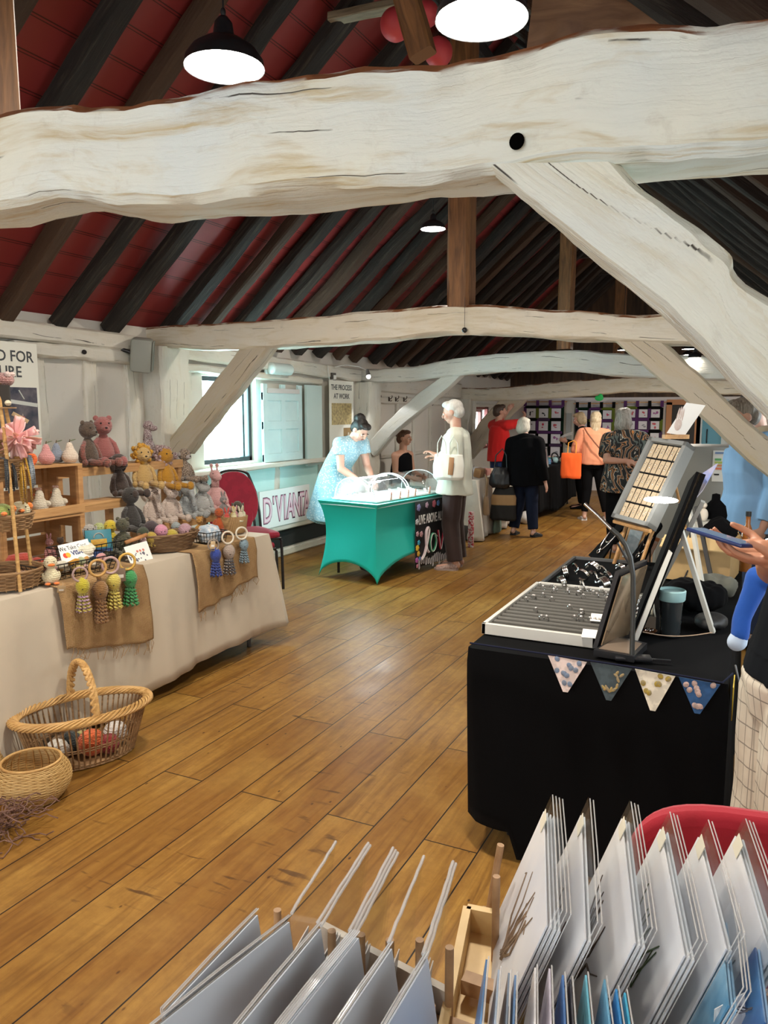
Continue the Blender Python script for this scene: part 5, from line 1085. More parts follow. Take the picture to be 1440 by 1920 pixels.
# book, cards, chalkboard, tags
def card(nm, label, quad, th, m, cat):
    """thin board with its own thickness through four room points (bl, br, tr, tl)"""
    mb = MB(); c = sum((V(p) for p in quad), V()) / 4; t = thing(nm, label, cat, c); mb.poly([V(p) - c for p in quad], th); obj('sheet', mb, m, t, smooth=False); return t, c, basis(V(quad[0]) - c, V(quad[1]) - V(quad[0]), V(quad[3]) - V(quad[0]))
Q = [at(117, 1056, X=-3.10), at(176, 1042, X=-3.10), at(164, 1010, X=-3.16), at(108, 1023, X=-3.16)]
t, c, Mx = card('payment_sign', 'white card reading We Take Card, standing in the wire basket', Q, .002, plain((.86, .84, .80), .6), 'sign')
W_ = (Q[1] - Q[0]).length; Hh = (Q[3] - Q[0]).length; ink = plain((.04, .04, .05), .6)
text('lettering', 'We Take Card', W_ * .165, ink, t, Mx @ Matrix.Translation((W_ * .10, Hh * .60, .001)), sx=.85); text('lettering', 'VISA', W_ * .17, plain((.02, .04, .16), .5), t, Mx @ Matrix.Translation((W_ * .40, Hh * .28, .001)), bold=.001)
for dx, c_ in ((.20, (.8, .05, .02)), (.28, (.9, .42, .03))): mb = MB(); mb.cyl((W_ * dx, Hh * .34, .0008), (W_ * dx, Hh * .34, .0022 if dx < .25 else .0026), W_ * .07, n=20, m=Mx); obj('payment_mark', mb, plain(c_, .5), t)
mb = MB(); [mb.ring((W_ * (.76 + .015 * k), Hh * .35, .0016), W_ * (.03 + .022 * k), W_ * .006, (0, 0, 1), 8, 5, arc=.14, m=None) if False else mb.box((W_ * (.79 + .045 * k), Hh * .34, .0015), (W_ * .012, Hh * (.13 + .06 * k), .001), (0, 0, -.1), m=Mx) for k in range(4)]; obj('contactless_mark', mb, ink, t)
Q = [at(247, 1062, X=-3.06), at(288, 1050, X=-3.06), at(275, 1014, X=-3.13), at(232, 1026, X=-3.13)]
t, c, Mx = card('price_card', 'white card with tiny dark drawings, tilted in the wire basket', Q, .002, plain((.84, .82, .78), .6), 'sign'); W_ = (Q[1] - Q[0]).length; Hh = (Q[3] - Q[0]).length
mb = MB(); [mb.sph((W_ * random.uniform(.1, .9), Hh * random.uniform(.1, .55), .001), (W_ * .03, W_ * random.uniform(.02, .05), .0012), u=8, v=5, m=Mx) for k in range(22)]; obj('printed_figures', mb, plain((.12, .12, .16), .6), t)
mb = MB(); [mb.sph((W_ * x, Hh * .62, .001), (W_ * .05, W_ * .05, .0012), u=8, v=5, m=Mx) for x in (.55, .68, .82)]; obj('printed_faces', mb, plain((.6, .2, .15), .6), t)
q = at(188, 1046, X=-3.25); t = thing('picture_book', 'teal picture book with a yellow plaque on its cover', 'book', (-3.25, q.y, TZ + .012), math.radians(58), rot=(math.radians(-12), 0, math.radians(58)))
mb = MB(); mb.box((0, 0, .085), (.14, .018, .17), None, .002); obj('cover', mb, plain((.02, .16, .20), .4, col2=(.03, .20, .26), ns=20), t); mb = MB(); mb.box((0, -.0105, .095), (.085, .002, .045), None, .001); obj('plaque', mb, plain((.55, .36, .02), .5, col2=(.45, .22, .02), ns=60), t); mb = MB(); mb.ring((0, -.011, .125), .026, .003, (0, 1, 0), 16, 6, arc=.5); obj('printed_wings', mb, plain((.35, .33, .28), .6), t); mb = MB(); mb.box((0, -.0102, .04), (.13, .001, .05)); obj('printed_sea', mb, plain((.01, .04, .16), .4), t)
Q = [at(393, 996, X=-3.22), at(403, 990, X=-3.22), at(396, 982, X=-3.26), at(384, 985, X=-3.26)]; t, c, Mx = card('small_chalkboard', 'tiny white-framed blackboard lying by the orange fox', Q, .004, plain((.80, .78, .72), .6), 'sign'); W_ = (Q[1] - Q[0]).length; Hh = (Q[3] - Q[0]).length; mb = MB(); mb.box((W_ * .5, Hh * .5, .001), (W_ * .75, Hh * .72, .001), m=Mx); obj('slate', mb, plain((.02, .02, .02), .7), t)
def ptag(label, px, py, X, w, h, rot, col=(.50, .36, .20)):
    q = at(px, py, X=X); t = thing('price_tag', label, 'tag', q, rot=rot); mb = MB(); mb.box((0, 0, 0), (w, .001, h), None, .0004); obj('card_slip', mb, plain(col, .8), t); mb = MB(); mb.box((0, -.0009, -.1 * h), (w * .6, .001, h * .25)); obj('sticker', mb, plain((.75, .72, .66), .6), t); mb = MB(); mb.tube([(0, 0, h * .45), (.006, .004, h * .7), (.0, .006, h)], .0008, 4); obj('string', mb, plain((.6, .5, .35), .8), t)
ptag('brown paper price tag on the blue octopus ring', 399, 1022, -2.88, .030, .046, (0, .12, 1.0)); ptag('grey-brown paper tag hanging between the yellow and green octopuses', 226, 1078, -2.90, .05, .07, (0, 0, 1.0), (.20, .14, .10)); ptag('brown paper tag under the cream duck', 115, 1105, -2.93, .035, .04, (.5, .1, 1.0)); ptag('long brown paper tag on the top tier of the wicker stand', 38, 783, -3.20, .08, .02, (0, .55, .7))
# tiered wicker stand with its pots
sx_ = at(14, 1100, X=-3.14); SB_ = V((-3.17, sx_.y + .0, TZ + .01)); SB_.y = 2.43
t = thing('wicker_stand', 'tall tiered wicker stand of round trays at the stall edge', 'stand', SB_)
for (z, R_, h_) in ((.0, .16, .085), (.27, .13, .075), (.50, .105, .10)):
    mb = MB(); weave(mb, (0, 0, z), lambda f: R_ * (.88 + .12 * f), .01, h_, int(h_ / .0085), 22, .0046, seg=3); stakes(mb, (0, 0, z), lambda f: R_ * (.88 + .12 * f), .0, h_, 22, .003); mb.lathe([(.001, z + .004), (R_ * .88, z + .004), (R_ * .88, z + .01), (.001, z + .011)], n=28); mb.ring((0, 0, z + h_), R_, .007, n=40); obj('tray', mb, WICK, t)
for k in range(3):
    a = k * 2.09 - .35; mb = MB(); mb.tube([(.165 * math.cos(a), .165 * math.sin(a), 0), (.135 * math.cos(a), .135 * math.sin(a), .32), (.11 * math.cos(a), .11 * math.sin(a), .56), (.03 * math.cos(a), .03 * math.sin(a), .98)], .0085, 7); obj('pole', mb, WICKL, t)
mb = MB(); weave(mb, (0, 0, .62), lambda f: .03, 0, .10, 10, 8, .006); weave(mb, (0, 0, .93), lambda f: .035, 0, .04, 5, 8, .005); obj('bound_top', mb, WICK, t)
def stb(x, y, z): return SB_ + V((x, y, z))
for i, (x, y, z, r_, c, lab) in enumerate(((.02, .06, .03, .035, (.66, .58, .36), 'cream crochet coil on the lowest wicker tray'), (-.03, .10, .035, .03, (.45, .28, .24), 'mauve crochet coil on the lowest wicker tray'), (.06, .10, .03, .028, (.42, .26, .22), 'rose-brown crochet coil on the lowest wicker tray'))):
    s = thing('crochet_coil', lab, 'soft toy', stb(x, y, z)); P3(s, 'coil', knit(c, None, 110), lambda mb: (mb.ring((0, 0, 0), r_ * .7, r_ * .42, n=20), mb.sph((0, 0, 0), (r_ * .5, r_ * .5, r_ * .3))))
for i, (x, y, z, r_, c, lab) in enumerate(((.06, -.05, .355, .048, (.28, .34, .08), 'olive green crochet bird on the middle wicker tray'), (.04, .06, .355, .046, (.62, .54, .34), 'cream crochet bird with an orange tail on the middle wicker tray'))):
    s = thing('crochet_bird', lab, 'soft toy', stb(x, y, z), math.radians(60)); P3(s, 'body', knit(c, None, 110), lambda mb: mb.sph((0, 0, 0), r_)); P3(s, 'beak', knit((.75, .2, .03)), lambda mb: mb.sph((0, -r_, .1 * r_), (r_ * .3, r_ * .45, r_ * .2))); P3(s, 'tail', knit((.75, .2, .03)), lambda mb: mb.sph((r_ * .9, .2 * r_, .4 * r_), (r_ * .4, r_ * .35, r_ * .4))); P3(s, 'wing', knit((.7, .65, .55)), lambda mb: mb.sph((-.6 * r_, -.5 * r_, -.1 * r_), (r_ * .4, r_ * .45, r_ * .3)))
    for e in (1, -1): P3(s, 'eye', BLK, lambda mb: mb.sph((.45 * r_ * e, -.75 * r_, .45 * r_), r_ * .08, u=8, v=6))
def tassels(label, col, x, y, z, n_, L_, seed):
    s = thing('yarn_tassel', label, 'yarn', stb(x, y, z)); rnd = random.Random(seed)
    def f(mb):
        for i in range(n_):
            a = rnd.uniform(-.03, .03); b = rnd.uniform(-.03, .03); mb.tube([(-.02, b * .4, .01), (.012 + a * .3, b * .7, .004), (.02 + a * .4, b, -L_ * .4), (.02 + a * .5, b * 1.1, -L_ * rnd.uniform(.8, 1))], .005, 5)
    P3(s, 'strands', knit(col, None, 110), f)
tassels('slate-black yarn tassel hanging over the upper wicker tray', (.03, .035, .04), .085, -.03, .60, 9, .15, 1); tassels('mustard yarn tassel hanging over the upper wicker tray', (.48, .26, .02), .08, .04, .60, 7, .22, 2); tassels('grey-blue yarn tassel hanging over the upper wicker tray', (.26, .31, .36), .07, .085, .61, 10, .15, 3)
s = thing('paper_pompom', 'large pink tissue-paper pompom on the wicker stand', 'decoration', stb(.08, .03, .70)); rnd = random.Random(5)
def f(mb):
    for i in range(34):
        d = V((rnd.gauss(0, 1), rnd.gauss(0, 1), rnd.gauss(0, .8))).normalized(); a = d.orthogonal().normalized(); bb = d.cross(a); L_ = rnd.uniform(.06, .105); w_ = rnd.uniform(.018, .032); ph = rnd.uniform(0, 6)
        mb.grid(lambda u, v: tuple(d * (L_ * v + .004) + a * ((u - .5) * 2 * w_ * math.sin(min(1, v * 1.15) * PI * .62)) + bb * (.012 * math.sin(u * 9 + ph) * v)), 5, 5)
obj('petals', (lambda m: (f(m), m)[1])(MB()), plain((.78, .34, .36), .7, col2=(.85, .48, .42), Subsurface_Weight=.2), s, solid=.0008)
s = thing('crochet_mouse', 'mauve crochet hat-shaped toy on the top of the wicker stand', 'soft toy', stb(.0, .03, .965)); P3(s, 'body', knit((.24, .10, .09), (.42, .24, .22), 100), lambda mb: mb.sph((0, 0, 0), (.06, .06, .035))); P3(s, 'bobbles', knit((.66, .5, .46)), lambda mb: [mb.sph((.05 * math.cos(a), .05 * math.sin(a), .025), .014) for a in (0, 1, 2, 3, 4, 5)])
for i, (y_, lab) in enumerate(((-.045, 'nearer blue and cream crochet bootee pair below the stand top'), (.02, 'farther blue and cream crochet bootee pair below the stand top'))):
    s = thing('crochet_bootee', lab, 'soft toy', stb(.02, y_, .865)); P3(s, 'cuff', knit((.02, .04, .20)), lambda mb: mb.lathe([(.001, .005), (.026, .005), (.030, .025), (.026, .045), (.001, .046)], n=16)); P3(s, 'foot', knit((.68, .58, .42)), lambda mb: mb.sph((.008, 0, -.005), (.036, .028, .018)))
mb = MB(); mb.lathe([(.001, 0), (.085, 0), (.085, .006), (.001, .007)], n=24); o = obj('shelf_disc', mb, WICK, t, smooth=True); o.location = (0, 0, .835)
mb = MB(); mb.lathe([(.075, 0), (.075, .10), (.07, .10), (.07, 0)], n=24); mb.bm.faces.ensure_lookup_table(); o = obj('dark_lining', mb, plain((.02, .015, .012), .8), t); o.location = (-.02, 0, .842)
q = at(48, 1050, X=-3.30); s = thing('crochet_lobster', 'red crochet lobster lying between the wicker stand and the wire basket', 'soft toy', (-3.36, 2.62, TZ + .06), .4); P3(s, 'body', knit((.40, .05, .03)), lambda mb: (mb.cap((-.09, 0, 0), (.05, 0, .02), .035, .045), mb.sph((.09, .05, .0), .032), mb.sph((.09, -.05, .0), .032))); P3(s, 'claws', knit((.42, .06, .03)), lambda mb: (mb.tube([(.05, .04, 0), (.1, .08, 0), (.14, .06, .01)], .018), mb.tube([(.05, -.04, 0), (.1, -.08, 0), (.14, -.06, .01)], .018)))
# chairs ----------------------------------------------------------------
MAR = fabric((.30, .012, .035), (.25, .01, .03), 14, .8); BLM = plain((.012, .012, .014), .35)
def chair(loc, rz, label, col, stack=0):
    t = thing('stacking_chair', label, 'chair', loc, math.radians(rz))      # faces -Y
    mb = MB(); mb.box((0, 0, 0), (.44, .44, .075), None, .035); o = obj('seat', mb, col, t, sub=1); o.location = (0, 0, .47)
    def bk(mb):
        prof = []
        for i in range(40):
            a = 2 * PI * i / 40; x = .205 * (abs(math.cos(a)) ** .75) * (1 if math.cos(a) >= 0 else -1); z = .25 * (abs(math.sin(a)) ** (.8)) * (1 if math.sin(a) >= 0 else -1)
            x *= 1 - .16 * max(0, z / .25); prof.append((x, z))
        mb.poly([(x, .0 + .03 * (x / .2) ** 2 * -1, z) for x, z in prof], .035, (0, -1, 0))
    mb = MB(); bk(mb); o = obj('backrest', mb, col, t, bevel=.012); o.location = (0, .235, .74); o.rotation_euler = (-.16, 0, 0)
    for s in (1, -1):
        mb = MB(); mb.tube([(.225 * s, -.22, 0), (.225 * s, -.20, .42), (.21 * s, -.15, .445), (.2 * s, .1, .445)], .0125, 8); obj('leg', mb, BLM, t)
        mb = MB(); mb.tube([(.225 * s, .27, 0), (.225 * s, .20, .42), (.222 * s, .225, .62), (.20 * s, .255, .80), (.155 * s, .285, .94)], .0125, 8); obj('leg', mb, BLM, t)
    mb = MB(); mb.tube([(.155 * math.cos(a) * 1.0, .285 + .012 * math.sin(a), .94 + .058 * math.sin(a)) for a in [PI * i / 12 for i in range(13)]], .0125, 8); mb.cyl((-.225, .2, .42), (.225, .2, .42), .011).cyl((-.22, -.2, .44), (.22, -.2, .44), .011); obj('back_frame', mb, BLM, t)
    return t
chair((-3.92, 5.28, 0), 60, 'maroon padded chair with a black frame behind the soft toy stall', MAR)
c2_ = chair((-3.90, 5.33, .085), 60, 'upper of two stacked maroon padded chairs behind the soft toy stall', MAR)
# ------------------------------------------------------------------ things on the window wall
cyan_lit_white = plain((.62, .80, .80), .6, col2=(.56, .74, .75), ns=5)  # white paint with the bay's cyan light mixed into the colour
def wm(y, z, x=WX): return Matrix(((0, 0, 1, x), (1, 0, 0, y), (0, 1, 0, z), (0, 0, 0, 1)))     # local X along the wall, local Y up, local Z out
# shutter
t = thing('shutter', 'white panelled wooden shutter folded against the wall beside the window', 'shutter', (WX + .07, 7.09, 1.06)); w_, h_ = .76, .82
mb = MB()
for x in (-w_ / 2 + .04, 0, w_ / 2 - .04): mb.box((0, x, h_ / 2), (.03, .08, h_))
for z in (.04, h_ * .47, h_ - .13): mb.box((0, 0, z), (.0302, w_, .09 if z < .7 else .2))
obj('frame', mb, cyan_lit_white, t, bevel=.004)
for i, (x, z) in enumerate(((-.18, .22), (.18, .22), (-.18, .55), (.18, .55))): mb = MB(); mb.box((-.006, x, z), (.012, .29, .28)); obj('panel', mb, cyan_lit_white, t, bevel=.003)
mb = MB(); mb.box((.02, 0, h_ - .07), (.012, .62, .05)); obj('top_batten', mb, plain((.62, .60, .58), .6), t)
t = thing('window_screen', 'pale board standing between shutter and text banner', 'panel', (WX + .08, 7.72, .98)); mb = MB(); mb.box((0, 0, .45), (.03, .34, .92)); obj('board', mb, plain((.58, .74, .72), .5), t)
# text banners
def banner(label, y, z0, w, h, title, seed):
    t = thing('text_banner', label, 'banner', (WX + .13, y, z0)); M0 = Matrix(((0, 0, 1, 0), (1, 0, 0, 0), (0, 1, 0, 0), (0, 0, 0, 1)))
    mb = MB(); mb.box((0, 0, h / 2), (.006, w, h)); obj('sheet', mb, plain((.80, .79, .70), .5), t); rnd = random.Random(seed); ik = plain((.16, .15, .14), .7)
    for s, sz, x, z in title: text('title', s, sz, plain((.05, .055, .06), .6), t, M0 @ Matrix.Translation((x, z, .0035)), align='CENTER', sx=.95, bold=.0015)
    return t, M0, rnd, ik
t, M0, rnd, ik = banner('tall cream banner headed THE PROCESS AT WORK beside the white post', 8.30, .40, .60, 1.56, (('THE PROCESS', .088, 0, 1.45), ('AT WORK', .088, 0, 1.345)), 3)
def photo(x, z, w, h, c1, c2, ns, nm='printed_photo'): mb = MB(); mb.box((.0035, x, z), (.001, w, h)); return obj(nm, mb, plain(c1, .4, col2=c2, ns=ns), t)
photo(0, 1.16, .50, .26, (.62, .50, .22), (.30, .22, .10), 34); photo(.15, .76, .22, .46, (.26, .16, .06), (.40, .26, .10), 5); mb = MB(); mb.tube([(.006, .11, .58), (.006, .13, .72), (.006, .15, .90), (.006, .16, .93)], .012, 6); obj('printed_figure', mb, plain((.75, .68, .55), .5), t)
photo(-.17, .48, .20, .18, (.40, .38, .32), (.15, .13, .11), 22); photo(-.17, .25, .20, .18, (.38, .34, .28), (.14, .12, .10), 26)
mb = MB(); [mb.box((.0035, .11, .60 - .034 * k - .06), (.001, .24 - .03 * (k % 3), .011)) for k in range(13)]; [mb.box((.0035, -.08 + .0 * k, .12 - .03 * k), (.001, .36, .011)) for k in range(3)]; obj('text_lines', mb, ik, t)
t, M0, rnd, ik = banner('cream banner with a ship photo, cut by the photo edge, behind the wicker stand', 3.50, .40, .78, 1.665, (('D FOR', .105, .21, 1.535), ('URE', .105, .165, 1.43)), 5)
photo(.10, 1.20, .54, .32, (.02, .025, .05), (.14, .12, .14), 10); mb = MB(); mb.box((.004, .10, 1.27), (.002, .54, .026), (-.12, 0, 0)); mb.tube([(.006, .0, 1.28), (.006, .06, 1.36)], .007, 5); mb.tube([(.006, .14, 1.28), (.006, .13, 1.35)], .005, 5); mb.tube([(.006, .26, 1.28), (.006, .22, 1.34)], .004, 5); obj('printed_masts', mb, plain((.6, .62, .58), .5), t); mb = MB(); mb.box((.0045, -.02, 1.19), (.001, .16, .09)); obj('printed_glow', mb, plain((.62, .62, .15), .5), t); mb = MB(); mb.poly([(.0055, .12, 1.06), (.0055, .2, 1.06), (.0055, .26, 1.16), (.0055, .22, 1.17)], .001); obj('printed_hull', mb, plain((.36, .10, .12), .5), t)
for s, x, z in (('during its', .16, .99), ('visitor', .22, .955), ('rooms,', .24, .845), ('and', .20, .79), ('in the', .23, .755), ('and', .27, .69)): text('small_text', s, .042, ik, t, M0 @ Matrix.Translation((x, z, .0035)))
t['label'] = 'cream banner with a ship photo, cut by the photo edge, behind the wicker stand'
# speaker, lamps, socket
t = thing('loudspeaker', 'grey-green loudspeaker mounted under the end of the arched cream beam', 'speaker', (WX + .18, 4.86, 1.94), rot=(.18, .10, math.radians(38)))
mb = MB(); mb.box((0, 0, .11), (.17, .18, .27), None, .03); obj('housing', mb, plain((.30, .31, .27), .6), t); mb = MB(); mb.box((.088, 0, .11), (.006, .15, .24), None, .003); obj('grille', mb, plain((.25, .26, .23), .8), t); mb = MB(); mb.cyl((-.08, 0, .12), (-.17, .0, .14), .016); obj('bracket', mb, BLM, t)
t = thing('bulkhead_lamp', 'frosted bulkhead light high above the shutter', 'lamp', (WX + .11, 7.0, 2.04)); mb = MB(); mb.cyl((.0, -.17, 0), (.0, .17, 0), .062, n=20); mb.sph((0, -.17, 0), (.062, .03, .062)).sph((0, .17, 0), (.062, .03, .062)); obj('diffuser', mb, plain((.62, .74, .72), .25), t); mb = MB(); mb.box((-.05, 0, 0), (.02, .42, .14)); obj('back_plate', mb, cyan_lit_white, t)
t = thing('wall_socket', 'small dark switch box with a white plug above the THE PROCESS banner', 'socket', (WX + .10, 8.15, 2.0)); mb = MB(); mb.box((0, 0, 0), (.03, .09, .10)); obj('box', mb, plain((.08, .07, .06), .5), t); mb = MB(); mb.box((.025, 0, -.005), (.02, .045, .055), None, .006); obj('plug', mb, plain((.85, .85, .82), .4), t); mb = MB(); mb.tube([(.02, -.03, -.03), (.02, -.12, -.04), (.02, -.15, .05), (.02, -.16, .13)], .005, 6); obj('cable', mb, plain((.7, .7, .66), .5), t)
t = thing('spotlight', 'small clip-on spotlight on a curved white stem by the wall post', 'lamp', (WX + .12, 8.10, 2.12)); mb = MB(); mb.tube([(0, .05, .0), (.05, .22, .03), (.12, .45, .02), (.17, .56, -.02)], .006, 6); obj('stem', mb, plain((.75, .75, .72), .4), t); mb = MB(); mb.cyl((.17, .57, -.01), (.20, .55, -.09), .018, .032); obj('lamp_head', mb, plain((.35, .35, .34), .35, .6), t); mb = MB(); mb.sph((.203, .548, -.10), .026); obj('bulb', mb, emis((1, 1, .95), 14), t)
q = t.location + V((.21, .545, -.14)); ld = bpy.data.lights.new('spot_glow', 'SPOT'); ld.energy = 14; ld.spot_size = 1.6; ld.shadow_soft_size = .03; lo = bpy.data.objects.new('spot_glow', ld); C.objects.link(lo); lo.location = q; lo.rotation_euler = (0, -.3, 0)
# bay three: boarded wall with hook rail
wallbar('hook_rail', 9.3, 12.7, 1.80, lambda t: 1.70 - .03 * t, .05, M['ww_wall'], 'white rail with iron coat hooks behind the pale brace', 71, rough=.006)
for i, y in enumerate((9.45, 9.80, 10.02, 10.3)):
    t = thing('coat_hook', 'small iron coat hook on the white rail, %s from the post' % ordn(i), 'hook', (WX + .055, y, 1.76), group='coat hooks'); mb = MB(); mb.tube([(0, 0, 0), (.03, .0, .005), (.05, .0, .03), (.045, .0, .05)], .006, 6); mb.tube([(0, 0, -.01), (.03, 0, -.03), (.045, 0, -.015)], .005, 6); mb.box((0, 0, 0), (.012, .025, .06)); obj('hook_arm', mb, plain((.06, .04, .03), .5, .5), t)
wallbar('wall_plate', 9.3, 12.7, lambda t: 2.12 - .06 * t, lambda t: 1.86 - .05 * t, .06, M['ww_wall'], 'white eaves board above the coat hooks', 72)
for i, y in enumerate((9.55, 10.15, 10.75, 11.4, 12.1)): stud(y, .09, .0, 1.72, 'white wall stud below the coat hooks, %s from the wall post' % ordn(i), .03, 73 + i)
wallbar('dado_rail', 9.3, 12.7, .98, .93, .03, M['ww_wall'], 'thin white dado rail behind the seated woman', 79, rough=.004)
wallbar('window_lintel', 12.95, 14.6, 1.73, 1.66, .06, M['ww_wall'], 'white lintel above the far red-framed window', 80, rough=.004)
t = thing('curtain', 'pale blue-grey curtain in the far red-framed window', 'curtain', (WX - .02, 13.52, .97)); mb = MB(); mb.grid(lambda u, v: (.012 * math.sin(u * 40), (u - .5) * .26, v * .63), 40, 4); obj('cloth', mb, fabric((.36, .40, .50)), t)
mb = MB(); [mb.box((WX + .02, y, 1.29), (.06, .07, .78)) for y in (13.32, 14.18)]; mb.box((WX + .02, 13.75, 1.66), (.06, .93, .06)).box((WX + .03, 13.75, .92), (.09, .93, .05)); tag(obj('window_casing', mb, plain((.20, .05, .035), .5), None), 'red-brown wooden casing of the far small window', 'frame')
# sign board
t = thing('name_board', 'white board with pink hand-drawn letters reading D\'VIANTA under the window shelf', 'sign', (WX + .13, 7.03, .375)); M0 = Matrix(((0, 0, 1, 0), (1, 0, 0, 0), (0, 1, 0, 0), (0, 0, 0, 1)))
mb = MB(); mb.box((0, 0, .19), (.01, .98, .40)); obj('board', mb, plain((.80, .84, .82), .6), t)
for m_, z_, b_ in ((plain((.10, .03, .06), .6), .0055, .020), (plain((.62, .30, .42), .6), .0075, .010), (plain((.80, .66, .72), .6), .0095, -.001)):
    x = -.44
    for ch, ad in (('D', .185), ("'", .06), ('V', .145), ('I', .065), ('A', .115), ('N', .12), ('T', .105), ('A', .12)):
        text('lettering', ch, .36 if ch != "'" else .22, m_, t, M0 @ Matrix.Translation((x, .06 if ch != "'" else .15, z_)), sx=.56 if ch != 'D' else .62, bold=b_, ext=.001); x += ad
t = thing('card_reader_box', 'small teal and white box on the ledge beside the teal table', 'box', (WX + .16, 7.78, .375)); mb = MB(); mb.box((0, 0, .05), (.1, .16, .10), (0, 0, .2), .004); obj('carton', mb, plain((.03, .30, .40), .4), t); mb = MB(); mb.box((.0, .09, .05), (.102, .07, .102), (0, 0, .2), .003); obj('carton_end', mb, plain((.6, .7, .7), .4), t)
# ------------------------------------------------------------------ teal stall
TR = math.radians(-9); o3 = V((-3.09, 6.20, 0)); TL, TW, TH = 1.34, .70, .745
t = thing('trestle_table', 'table fully covered by the stretched teal cloth', 'table', o3, TR); mb = MB(); mb.box((-TW / 2, TL / 2, TH - .02), (TW - .03, TL - .03, .025)); obj('tabletop', mb, cyan_lit_white, t)
for x in (-.13, -TW + .13):
    for y in (.15, TL - .15): mb = MB(); mb.cyl((x, y, .03), (x, y, TH - .03), .013); obj('leg', mb, BLM, t)
bm = bmesh.new(); per = [((0, 0), (0, TL)), ((0, TL), (-TW, TL)), ((-TW, TL), (-TW, 0)), ((-TW, 0), (0, 0))]; nu, nv = 24, 18; cols = []
for (a, b) in per:
    L_ = math.dist(a, b)
    for i in range(nu):
        u = i / nu; col = []
        for j in range(nv + 1):
            v = j / nv; arch = (.17 if L_ < 1 else .20) * (math.sin(PI * u) ** .55 if 0 < u < 1 else 0)
            x, y = lerp(a[0], b[0], u), lerp(a[1], b[1], u); pin = .055 * math.sin(PI * v ** .8); k = (abs(u - .5) * 2)
            cx, cy = -TW / 2, TL / 2; dx, dy = x - cx, y - cy
            sxx = 1 - pin / (TW / 2) * (1 if abs(abs(dx) - TW / 2) < 1e-6 else k); syy = 1 - pin / (TL / 2) * (1 if abs(abs(dy) - TL / 2) < 1e-6 else k)
            ns = .012 * math.sin(PI * u) * math.sin(PI * v)
            col.append(bm.verts.new((cx + dx * (sxx - ns * 2), cy + dy * (syy - ns * .6), lerp(TH + .004, arch + .012, v))))
        cols.append(col)
N_ = len(cols)
for i in range(N_):
    A, B = cols[i], cols[(i + 1) % N_]
    for j in range(nv): bm.faces.new((A[j], B[j], B[j + 1], A[j + 1]))
c = bm.verts.new((-TW / 2, TL / 2, TH + .006))
for i in range(N_): bm.faces.new((cols[i][0], cols[(i + 1) % N_][0], c))
o = obj('stretch_cloth', bm, fabric((.0, .46, .38), rough=.55, fine=500), None, solid=.003); o.matrix_basis = t.matrix_basis.copy(); tag(o, 'bright teal stretch cloth pulled into arches over its table', 'tablecloth')
TM = t.matrix_basis
# acrylic display
tg = NT('acrylic'); a_ = tg.n('BsdfTransparent', {'Color': (.97, .99, 1)}); b_ = tg.n('BsdfGlossy', {'Roughness': .06}); mx = tg.n('MixShader', {0: .13, 1: a_.outputs[0], 2: b_.outputs[0]}); tg.t.links.new(mx.outputs[0], tg.t.nodes['Material Output'].inputs[0]); ACR = tg.m
tgc = NT('sleeve_film'); a_ = tgc.n('BsdfTransparent', {'Color': (.93, .95, .97)}); b_ = tgc.n('BsdfGlossy', {'Roughness': .16}); mx = tgc.n('MixShader', {0: .16, 1: a_.outputs[0], 2: b_.outputs[0]}); tgc.t.links.new(mx.outputs[0], tgc.t.nodes['Material Output'].inputs[0]); FILM = tgc.m
R_ = .235; DL = 1.16; t = thing('display_case', 'long transparent dome display case lit inside, on the teal table', 'display case', TM @ V((-.33, .09, TH + .010)), TR)
mb = MB(); mb.box((0, DL / 2, .008), (R_ * 2 + .06, DL, .014)); obj('white_tray', mb, plain((.88, .88, .86), .4), t)
mb = MB(); mb.grid(lambda u, v: (R_ * math.cos(PI * u), v * DL, .02 + .205 * math.sin(PI * u) ** .8), 32, 4); obj('dome', mb, ACR, t, solid=.004)
for y in (.004, DL * .48, DL * .52, DL - .004): mb = MB(); mb.tube([(R_ * math.cos(a), y, .02 + .205 * math.sin(a) ** .8) for a in [PI * i / 24 for i in range(25)]], .005, 6); obj('dome_rib', mb, plain((.85, .9, .92), .15), t)
mb = MB(); mb.cyl((0, .03, .21), (0, DL * .46, .21), .007); obj('light_strip', mb, emis((.86, .95, 1.), 60), t)
ld = bpy.data.lights.new('case_light', 'AREA'); ld.shape = 'RECTANGLE'; ld.size = .25; ld.size_y = .5; ld.energy = 16; ld.color = (.85, .95, 1.); lo = bpy.data.objects.new('case_light', ld); C.objects.link(lo); lo.location = t.matrix_basis @ V((.02, .28, .20)); lo.rotation_euler = (0, .1, TR)
rnd = random.Random(11)
base_e = thing('earring_pair', 'tiny earring pair on a white card inside the lit display case', 'earrings', t.matrix_basis @ V((.18, .06, .017)), TR, 'tiny earring cards in the display case')
mb = MB(); mb.box((0, 0, .02), (.03, .004, .036), (.5, 0, 0)); obj('card_slip', mb, plain((.86, .85, .83), .5), base_e); mb = MB(); mb.sph((-.007, -.004, .02), .0045).sph((.007, -.004, .02), .0045); obj('studs', mb, plain((.45, .22, .12), .3, .6), base_e)
for i in range(26): dup(base_e, t.matrix_basis @ V((rnd.choice((.18, .09, 0, -.09)), .06 + (i % 13) * .083, .017)))
